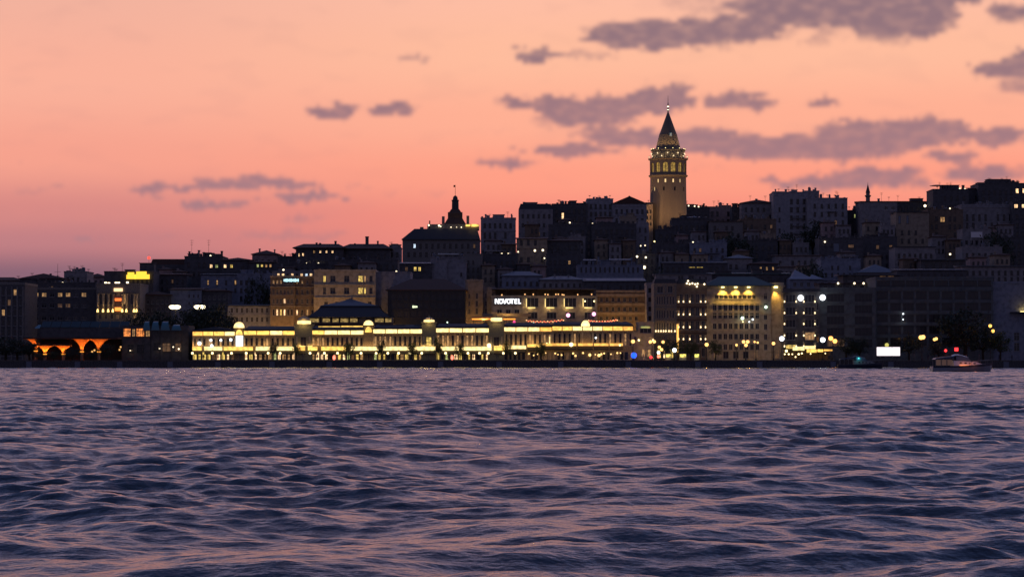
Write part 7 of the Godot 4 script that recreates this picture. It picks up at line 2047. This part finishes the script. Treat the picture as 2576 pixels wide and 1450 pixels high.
func kiosk(px: float, w: float, look: String, label: String) -> void:
	var p := at(px, 905, 699.0)
	var t := thing("kiosk", label, "kiosk", Vector3(p.x, QUAY_Y, -699.0), 0.0, "lit kiosks on the quay")
	part(t, "body", box_mesh(Vector3(w, 0.9, 1.4)), M["frame_grey"], Vector3(0, 0.45, 0))
	part(t, "lit_window", box_mesh(Vector3(w * 0.92, 1.0, 0.9)), glow("kiosk_" + look, 255, 232 if look != "window_greenish" else 255, 110, 1.2), Vector3(0, 1.4, 0))
	for x in [-1.0, 1.0]:
		part(t, "post", box_mesh(Vector3(0.08, 1.1, 0.08)), M["iron"], Vector3(x * w * 0.48, 1.45, 0.66))
	var s := Shape.new()
	s.hip(Vector3(-w / 2, 2.0, -0.7), Vector3(w / 2, 2.45, 0.7), 0.3, 0.25)
	part(t, "roof", s.done(), M["canvas_dark"])
	bulb(t, Vector3(0, 1.4, 1.1), 255, 225, 130, 1.5, 0.4)

func tree_mesh(seed_: int, wide: float, high: float) -> Array:
	# [wood, foliage] of a tree one unit in crown radius, standing on the origin with its crown from y 0.9 to 2.9
	var r := RandomNumberGenerator.new()
	r.seed = seed_
	var w := Shape.new()
	w.tube(Vector3(0, -0.2, 0), Vector3(0.03, 0.9, 0), 0.11, 0.075, 7)
	var f := Shape.new()
	var n := FastNoiseLite.new()
	n.seed = seed_
	n.frequency = 0.9
	for i in 46:
		var dir := Vector3(r.randfn(), r.randfn() * 0.9, r.randfn()).normalized()
		var reach := (0.5 + 0.5 * pow(r.randf(), 0.5)) * (1.0 + 0.35 * n.get_noise_3dv(dir * 2.0))
		var c := Vector3(dir.x * reach * wide, 1.75 * (0.5 + 0.5 * high) + dir.y * reach * 0.92 * high, dir.z * reach * wide)
		if i % 4 == 0:
			w.tube(Vector3(0.03, 0.75 + 0.3 * r.randf(), 0), c * 0.92, 0.05, 0.015, 5)
		for k in 26:
			var p := c + Vector3(r.randfn(), r.randfn() * 0.75, r.randfn()) * 0.16
			var u := Vector3(r.randfn(), r.randfn(), r.randfn()).normalized() * (0.05 + 0.05 * r.randf())
			var v := u.cross(Vector3(r.randfn(), r.randfn(), r.randfn())).normalized() * (0.035 + 0.03 * r.randf())
			f.quad(p - u, p - v, p + u, p + v)
	return [w.done(), f.done()]

func tree(q: Array, kinds: Array) -> void:
	# [x, y of the top, distance, crown radius, kind, label]
	var p := at(q[0], q[1], q[2])
	var y0 := terrain(p.x, q[2]) - 0.2
	var h := p.y - y0
	var t := thing("tree", q[5], "tree", Vector3(p.x, y0, -q[2]), q[0] * 0.37, "trees of the shore and slope")
	var k: Array = kinds[q[4]]
	var top := 2.6 if q[4] == 0 else (3.0 if q[4] == 1 else 2.4)
	var tr := part(t, "trunk", k[0], M["bark"])
	var cr := part(t, "crown", k[1], M["leaves"] if int(q[0]) % 2 else M["leaves_dark"])
	var sc := Vector3(q[3], h / top, q[3])
	tr.scale = sc
	cr.scale = sc

# ---------------------------------------------------------------- boats
func build_boats() -> void:
	boat("motor_cruiser", "white topped motor cruiser with orange lit cabin side moored near the right edge", at(2420, 897, 510.0).x, 510.0, 13.3, true)
	boat("motor_cruiser", "dark unlit motor cruiser with a bluish windscreen moored before the white billboard", at(2165, 897, 640.0).x, 640.0, 12.4, false)

func boat(called: String, label: String, x: float, d: float, length: float, bright: bool) -> void:
	var t := thing(called, label, "boat", Vector3(x, 0.0, -d), 0.05 if bright else -0.04, "motor cruisers on the water")
	t.scale = Vector3(1.0, 1.25, 1.0)
	var k := length / 13.3
	# stations from stern to bow: [x, half beam at deck, deck height, half beam at chine]
	var st := [[-6.6, 1.75, 1.0, 1.6], [-4.0, 1.95, 1.02, 1.75], [-1.0, 2.0, 1.08, 1.7], [2.0, 1.85, 1.2, 1.3], [4.4, 1.3, 1.38, 0.7], [5.8, 0.65, 1.52, 0.25], [6.6, 0.06, 1.62, 0.03]]
	var hull := Shape.new()
	var band := Shape.new()
	for i in st.size() - 1:
		var a: Array = st[i]
		var b: Array = st[i + 1]
		var bx: float = b[0] - (0.55 if i == st.size() - 2 else 0.0)
		for side in [1.0, -1.0]:
			var p0 := Vector3(a[0], -0.5, side * a[3] * 0.4) * k
			var p1 := Vector3(bx - 0.3, -0.5, side * b[3] * 0.4) * k
			var c0 := Vector3(a[0], 0.25, side * a[3]) * k
			var c1 := Vector3(bx, 0.25, side * b[3]) * k
			var m0 := Vector3(a[0], a[2] * 0.72, side * (a[1] * 0.97)) * k
			var m1 := Vector3(lerpf(bx, b[0], 0.6), b[2] * 0.72, side * (b[1] * 0.97)) * k
			var d0 := Vector3(a[0], a[2], side * a[1]) * k
			var d1 := Vector3(b[0], b[2], side * b[1]) * k
			if side > 0:
				hull.quad(p0, p1, c1, c0)
				hull.quad(c0, c1, m1, m0)
				band.quad(m0, m1, d1, d0)
			else:
				hull.quad(c0, c1, p1, p0)
				hull.quad(m0, m1, c1, c0)
				band.quad(d0, d1, m1, m0)
		band.quad(Vector3(a[0], a[2] - 0.04, a[1]) * k, Vector3(b[0], b[2] - 0.04, b[1]) * k, Vector3(b[0], b[2] - 0.04, -b[1]) * k, Vector3(a[0], a[2] - 0.04, -a[1]) * k)
	hull.quad(Vector3(-6.6, -0.5, -0.64) * k, Vector3(-6.6, -0.5, 0.64) * k, Vector3(-6.6, 1.0, 1.75) * k, Vector3(-6.6, 1.0, -1.75) * k)
	part(t, "hull", hull.done(), solid("hull_blue_grey", Color(0.30, 0.33, 0.40), 0.3, "") if bright else M["navy_paint"])
	part(t, "topside_band", band.done(), M["navy_paint"])
	# the cabin trunk: sloped sides, windows, the raked windscreen and the hard top
	var tr := Shape.new()
	var low := [Vector3(-2.2, 1.05, 1.5), Vector3(4.2, 1.3, 0.85), Vector3(4.2, 1.3, -0.85), Vector3(-2.2, 1.05, -1.5)]
	var mid := [Vector3(-2.2, 1.95, 1.35), Vector3(2.9, 1.72, 0.75), Vector3(2.9, 1.72, -0.75), Vector3(-2.2, 1.95, -1.35)]
	var f := func(v: Array) -> Array: return v.map(func(p): return p * k)
	tr.loft([f.call(low), f.call(mid)])
	var m: Array = f.call(mid)
	tr.quad(m[0], m[1], m[2], m[3])
	var cab := part(t, "cabin", tr.done(), M["white_paint"] if bright else M["frame_grey"])
	for i in 4:
		var x0 := (-0.6 + i * 1.0) * k
		var y := (1.56 - i * 0.04) * k
		var w := part(cab, "port_light", box_mesh(Vector3(0.5, 0.2, 0.06) * k), M["glass_dark"], Vector3(x0, y, (1.42 - (x0 / k + 2.2) * 0.105) * k))
		w.rotation.y = 0.11
	var ws := Shape.new()
	ws.quad(Vector3(-1.6, 1.98, 1.3) * k, Vector3(1.7, 1.8, 0.95) * k, Vector3(0.9, 2.55, 0.9) * k, Vector3(-1.6, 2.75, 1.15) * k)
	ws.quad(Vector3(1.7, 1.8, 0.95) * k, Vector3(1.7, 1.8, -0.95) * k, Vector3(0.9, 2.55, -0.9) * k, Vector3(0.9, 2.55, 0.9) * k)
	ws.quad(Vector3(1.7, 1.8, -0.95) * k, Vector3(-1.6, 1.98, -1.3) * k, Vector3(-1.6, 2.75, -1.15) * k, Vector3(0.9, 2.55, -0.9) * k)
	part(t, "windscreen", ws.done(), M["glass_blue"])
	var ht := Shape.new()
	var prev := []
	for i in 7:
		var u := i / 6.0
		var xx := lerpf(-2.4, 1.1, u)
		var yy := 2.78 + 0.32 * sin(PI * pow(u, 0.7)) - 0.22 * u
		var row := []
		for j in 7:
			var q := lerpf(-1.0, 1.0, j / 6.0)
			row.append(Vector3(xx, yy - 0.14 * q * q, -q * lerpf(1.2, 0.85, u)) * k)
		if i > 0:
			for j in 6:
				ht.quad(prev[j], prev[j + 1], row[j + 1], row[j])
				ht.quad(prev[j + 1] - Vector3(0, 0.09, 0), prev[j] - Vector3(0, 0.09, 0), row[j] - Vector3(0, 0.09, 0), row[j + 1] - Vector3(0, 0.09, 0))
		prev = row
	part(t, "hard_top", ht.done(), M["white_paint"] if bright else M["frame_grey"])
	# the aft cover on its frame
	var cv := Shape.new()
	cv.loft([f.call([Vector3(-6.2, 2.15, 1.5), Vector3(-2.0, 2.4, 1.4), Vector3(-2.0, 2.4, -1.4), Vector3(-6.2, 2.15, -1.5)]), f.call([Vector3(-5.9, 2.38, 1.2), Vector3(-2.0, 2.72, 1.15), Vector3(-2.0, 2.72, -1.15), Vector3(-5.9, 2.38, -1.2)])])
	var c4: Array = f.call([Vector3(-5.9, 2.38, 1.2), Vector3(-2.0, 2.72, 1.15), Vector3(-2.0, 2.72, -1.15), Vector3(-5.9, 2.38, -1.2)])
	cv.quad(c4[0], c4[1], c4[2], c4[3])
	part(t, "aft_cover", cv.done(), M["navy_paint"])
	for q in [[-6.0, 2.2], [-4.9, 2.25], [-3.7, 2.3], [-2.3, 2.4]]:
		for z in [1.42, -1.42]:
			var pl := Shape.new()
			pl.tube(Vector3(q[0], 1.0, z) * k, Vector3(q[0], q[1], z) * k, 0.05, 0.05, 5)
			part(t, "stanchion", pl.done(), M["frame_grey"])
	for i in 3:
		part(t, "aft_window", box_mesh(Vector3(1.0, 0.95, 0.03) * k), glow("boat_window_dim", 190, 140, 110, 0.10) if bright else M["glass_dark"], Vector3(-5.45 + i * 1.2, 1.62, 1.42) * k)
	var rail := Shape.new()
	var pts := [Vector3(1.5, 1.75, 1.75), Vector3(3.5, 1.9, 1.4), Vector3(5.2, 2.05, 0.8), Vector3(6.4, 2.15, 0.0), Vector3(5.2, 2.05, -0.8), Vector3(3.5, 1.9, -1.4), Vector3(1.5, 1.75, -1.75)]
	for i in pts.size() - 1:
		rail.tube(pts[i] * k, pts[i + 1] * k, 0.03, 0.03, 5)
		rail.tube(pts[i] * k, (pts[i] - Vector3(0, 0.55, 0)) * k, 0.025, 0.025, 5)
	part(t, "bow_rail", rail.done(), M["frame_grey"])
	if bright:
		for q in [[0.1, 2.2], [2.2, 1.8]]:
			var ls := part(t, "deck_light", box_mesh(Vector3(q[1], 0.07, 0.06)), glow("deck_orange", 255, 140, 80, 2.0), Vector3(q[0] * k, 1.14, 1.66 - (q[0] + 2.2) * 0.10))
			ls.rotation.y = 0.1
			bulb(t, Vector3(q[0] * k, 1.35, 2.3), 255, 140, 90, 0.55, 0.3)
	else:
		var o := part(t, "cabin_lamp", ball_mesh(0.14), glow("lamp_teal", 90, 230, 220, 2.0), Vector3(-0.7, 2.3, 1.3))
		bulb(o, Vector3.ZERO, 90, 230, 220, 0.6, 0.12)

# ---------------------------------------------------------------- people
func person_mesh(joints: Dictionary, bones: Array, cell := 0.035) -> ArrayMesh:
	# one continuous body: the smooth union of tapered capsules between joints, meshed as surface nets
	var lo := Vector3(1e9, 1e9, 1e9)
	var hi := -lo
	for b in bones:
		for e in [[b[0], b[2]], [b[1], b[3]]]:
			lo = lo.min(joints[e[0]] - Vector3.ONE * (e[1] + 0.08))
			hi = hi.max(joints[e[0]] + Vector3.ONE * (e[1] + 0.08))
	var n := Vector3i((hi - lo) / cell) + Vector3i.ONE * 2
	var D := PackedFloat32Array()
	D.resize(n.x * n.y * n.z)
	D.fill(1.0)
	for b in bones:
		var a: Vector3 = joints[b[0]]
		var e: Vector3 = joints[b[1]]
		var ra: float = b[2]
		var rb: float = b[3]
		var m := maxf(ra, rb) + 0.1
		var i0 := Vector3i(((a.min(e) - Vector3.ONE * m) - lo) / cell).clamp(Vector3i.ZERO, n - Vector3i.ONE)
		var i1 := Vector3i(((a.max(e) + Vector3.ONE * m) - lo) / cell).clamp(Vector3i.ZERO, n - Vector3i.ONE)
		var ab := e - a
		var l2 := maxf(ab.length_squared(), 1e-6)
		for z in range(i0.z, i1.z + 1):
			for y in range(i0.y, i1.y + 1):
				for x in range(i0.x, i1.x + 1):
					var p := lo + Vector3(x, y, z) * cell
					var t := clampf((p - a).dot(ab) / l2, 0.0, 1.0)
					var dist := (p - a - ab * t).length() - lerpf(ra, rb, t)
					var k := (z * n.y + y) * n.x + x
					var h := clampf(0.5 + 0.5 * (D[k] - dist) / 0.04, 0.0, 1.0)
					D[k] = lerpf(D[k], dist, h) - 0.04 * h * (1.0 - h)
	var id := {}
	var V := PackedVector3Array()
	var at_ := func(x: int, y: int, z: int) -> float: return D[(z * n.y + y) * n.x + x]
	for z in n.z - 1:
		for y in n.y - 1:
			for x in n.x - 1:
				var sum := Vector3.ZERO
				var cnt := 0
				for e in [[0, 0, 0, 1, 0, 0], [0, 1, 0, 1, 1, 0], [0, 0, 1, 1, 0, 1], [0, 1, 1, 1, 1, 1], [0, 0, 0, 0, 1, 0], [1, 0, 0, 1, 1, 0], [0, 0, 1, 0, 1, 1], [1, 0, 1, 1, 1, 1], [0, 0, 0, 0, 0, 1], [1, 0, 0, 1, 0, 1], [0, 1, 0, 0, 1, 1], [1, 1, 0, 1, 1, 1]]:
					var u: float = D[((z + e[2]) * n.y + y + e[1]) * n.x + x + e[0]]
					var v: float = D[((z + e[5]) * n.y + y + e[4]) * n.x + x + e[3]]
					if (u < 0.0) != (v < 0.0):
						sum += Vector3(e[0], e[1], e[2]).lerp(Vector3(e[3], e[4], e[5]), u / (u - v))
						cnt += 1
				if cnt:
					id[Vector3i(x, y, z)] = V.size()
					V.append(lo + (Vector3(x, y, z) + sum / cnt) * cell)
	var I := PackedInt32Array()
	for c in id:
		for ax in 3:
			var d1 := Vector3i.ZERO
			var d2 := Vector3i.ZERO
			d1[(ax + 1) % 3] = 1
			d2[(ax + 2) % 3] = 1
			var e := Vector3i.ZERO
			e[ax] = 1
			var s0: float = at_.call(c.x, c.y, c.z)
			var s1: float = at_.call(c.x + e.x, c.y + e.y, c.z + e.z)
			if (s0 < 0.0) != (s1 < 0.0) and id.has(c - d1) and id.has(c - d2) and id.has(c - d1 - d2):
				var q := [id[c], id[c - d1], id[c - d1 - d2], id[c - d2]]
				if s0 < 0.0:
					I.append_array([q[0], q[2], q[1], q[0], q[3], q[2]])
				else:
					I.append_array([q[0], q[1], q[2], q[0], q[2], q[3]])
	var N := PackedVector3Array()
	N.resize(V.size())
	for i in range(0, I.size(), 3):
		var m := (V[I[i + 2]] - V[I[i]]).cross(V[I[i + 1]] - V[I[i]])
		for k in 3:
			N[I[i + k]] += m
	for i in N.size():
		N[i] = N[i].normalized()
	var arr := []
	arr.resize(Mesh.ARRAY_MAX)
	arr[Mesh.ARRAY_VERTEX] = V
	arr[Mesh.ARRAY_NORMAL] = N
	arr[Mesh.ARRAY_INDEX] = I
	var mesh := ArrayMesh.new()
	mesh.add_surface_from_arrays(Mesh.PRIMITIVE_TRIANGLES, arr)
	return mesh

func build_people() -> void:
	var bones := [["hip", "chest", 0.14, 0.15], ["chest", "neck", 0.13, 0.06], ["neck", "head", 0.055, 0.06], ["head", "crown", 0.095, 0.085], ["ls", "rs", 0.07, 0.07], ["ls", "le", 0.055, 0.045], ["le", "lw", 0.043, 0.032], ["lw", "lh", 0.036, 0.028], ["rs", "re", 0.055, 0.045], ["re", "rw", 0.043, 0.032], ["rw", "rh", 0.036, 0.028], ["hip", "lk", 0.105, 0.062], ["lk", "la", 0.06, 0.042], ["la", "lt", 0.045, 0.038], ["hip", "rk", 0.105, 0.062], ["rk", "ra", 0.06, 0.042], ["ra", "rt", 0.045, 0.038]]
	var poses := []
	for st in [[0.0, 0.05], [0.28, 0.2], [-0.16, 0.3]]:
		var w: float = st[0]
		var j := {"hip": Vector3(0, 0.95, 0), "chest": Vector3(0, 1.3, 0.02), "neck": Vector3(0, 1.48, 0.01), "head": Vector3(0, 1.6, 0.03), "crown": Vector3(0, 1.68, 0.02), "ls": Vector3(-0.17, 1.4, 0), "rs": Vector3(0.17, 1.4, 0)}
		j["le"] = Vector3(-0.24, 1.13, -w * 0.5)
		j["lw"] = Vector3(-0.23, 0.9, -w * 0.5 + st[1] * 0.5)
		j["lh"] = Vector3(-0.22, 0.8, -w * 0.5 + st[1] * 0.6)
		j["re"] = Vector3(0.24, 1.13, w * 0.5)
		j["rw"] = Vector3(0.23, 0.9, w * 0.5 + st[1] * 0.6)
		j["rh"] = Vector3(0.22, 0.8, w * 0.5 + st[1] * 0.7)
		j["lk"] = Vector3(-0.1, 0.5, w * 0.55 + 0.03)
		j["la"] = Vector3(-0.1, 0.08, w)
		j["lt"] = Vector3(-0.12, 0.04, w + 0.17)
		j["rk"] = Vector3(0.1, 0.5, -w * 0.45 + 0.05)
		j["ra"] = Vector3(0.1, 0.08, -w)
		j["rt"] = Vector3(0.12, 0.04, -w + 0.17)
		poses.append(person_mesh(j, bones))
	var cloth := [solid("cloth_black", Color(0.02, 0.02, 0.022), 0.95, ""), solid("cloth_navy", Color(0.03, 0.035, 0.06), 0.95, ""), solid("cloth_grey", Color(0.12, 0.12, 0.12), 0.95, ""), solid("cloth_tan", Color(0.28, 0.22, 0.16), 0.95, "")]
	var hair := Shape.new()
	hair.lathe([[0.098, -0.03], [0.106, 0.03], [0.09, 0.085], [0.05, 0.115], [0.005, 0.125]], 10)
	var hm := hair.done()
	var q := RandomNumberGenerator.new()
	q.seed = 404
	var where := [
		[512, "before the market's leftmost awning"], [548, "under the second globe lamp of the market"], [603, "right before the tall white screen"], [640, "right of the tall white screen"], [664, "before the market under the lilac house"], [716, "left of the first domed tower"], [762, "at the foot of the first domed tower"], [798, "right of the first domed tower"], [832, "just left of the left upright red light"], [848, "just right of the left upright red light"], [892, "under the dark pavilion roof"], [927, "under the second lit gable"], [985, "midway between second gable and middle domed tower"], [1016, "left of the middle domed tower"], [1078, "at the foot of the middle domed tower"], [1127, "just left of the right upright red light"], [1146, "just right of the right upright red light"], [1190, "left of the right domed tower"], [1249, "at the foot of the right domed tower"], [1306, "right of the right domed tower"], [1345, "at the start of the market's dim right wing"], [1398, "in the middle of the market's dim right wing"], [1452, "under the small third gable"], [1524, "near the market's right end"], [1566, "just left of the blue light"], [1618, "before the cream corner shop"],
		[2300, "left of the amber lamp pair on the right quay"], [2334, "between the amber lamps on the right quay"], [2392, "between the two red lights"], [2430, "under the tall black tree"], [2462, "right of the tall black tree"], [2512, "before the blank walled hall"], [2545, "at the right edge of the quay"],
	]
	for i in where.size():
		var right: bool = where[i][0] > 2000
		var d := q.randf_range(696.5, 699.5)
		var p := at(where[i][0], 905, d)
		var t := thing("person", "person in %s clothes %s" % [["black", "navy", "grey", "tan"][(i * 7) % 4], where[i][1]], "person", Vector3(p.x, QUAY_Y, -d), q.randf() * TAU, "people on the quay")
		var k := q.randf_range(0.95, 1.05)
		t.scale = Vector3(k, k, k)
		part(t, "body", poses[i % 3], cloth[(i * 7) % 4])
		part(t, "hair", hm, M["iron"], Vector3(0, 1.63, -0.005))
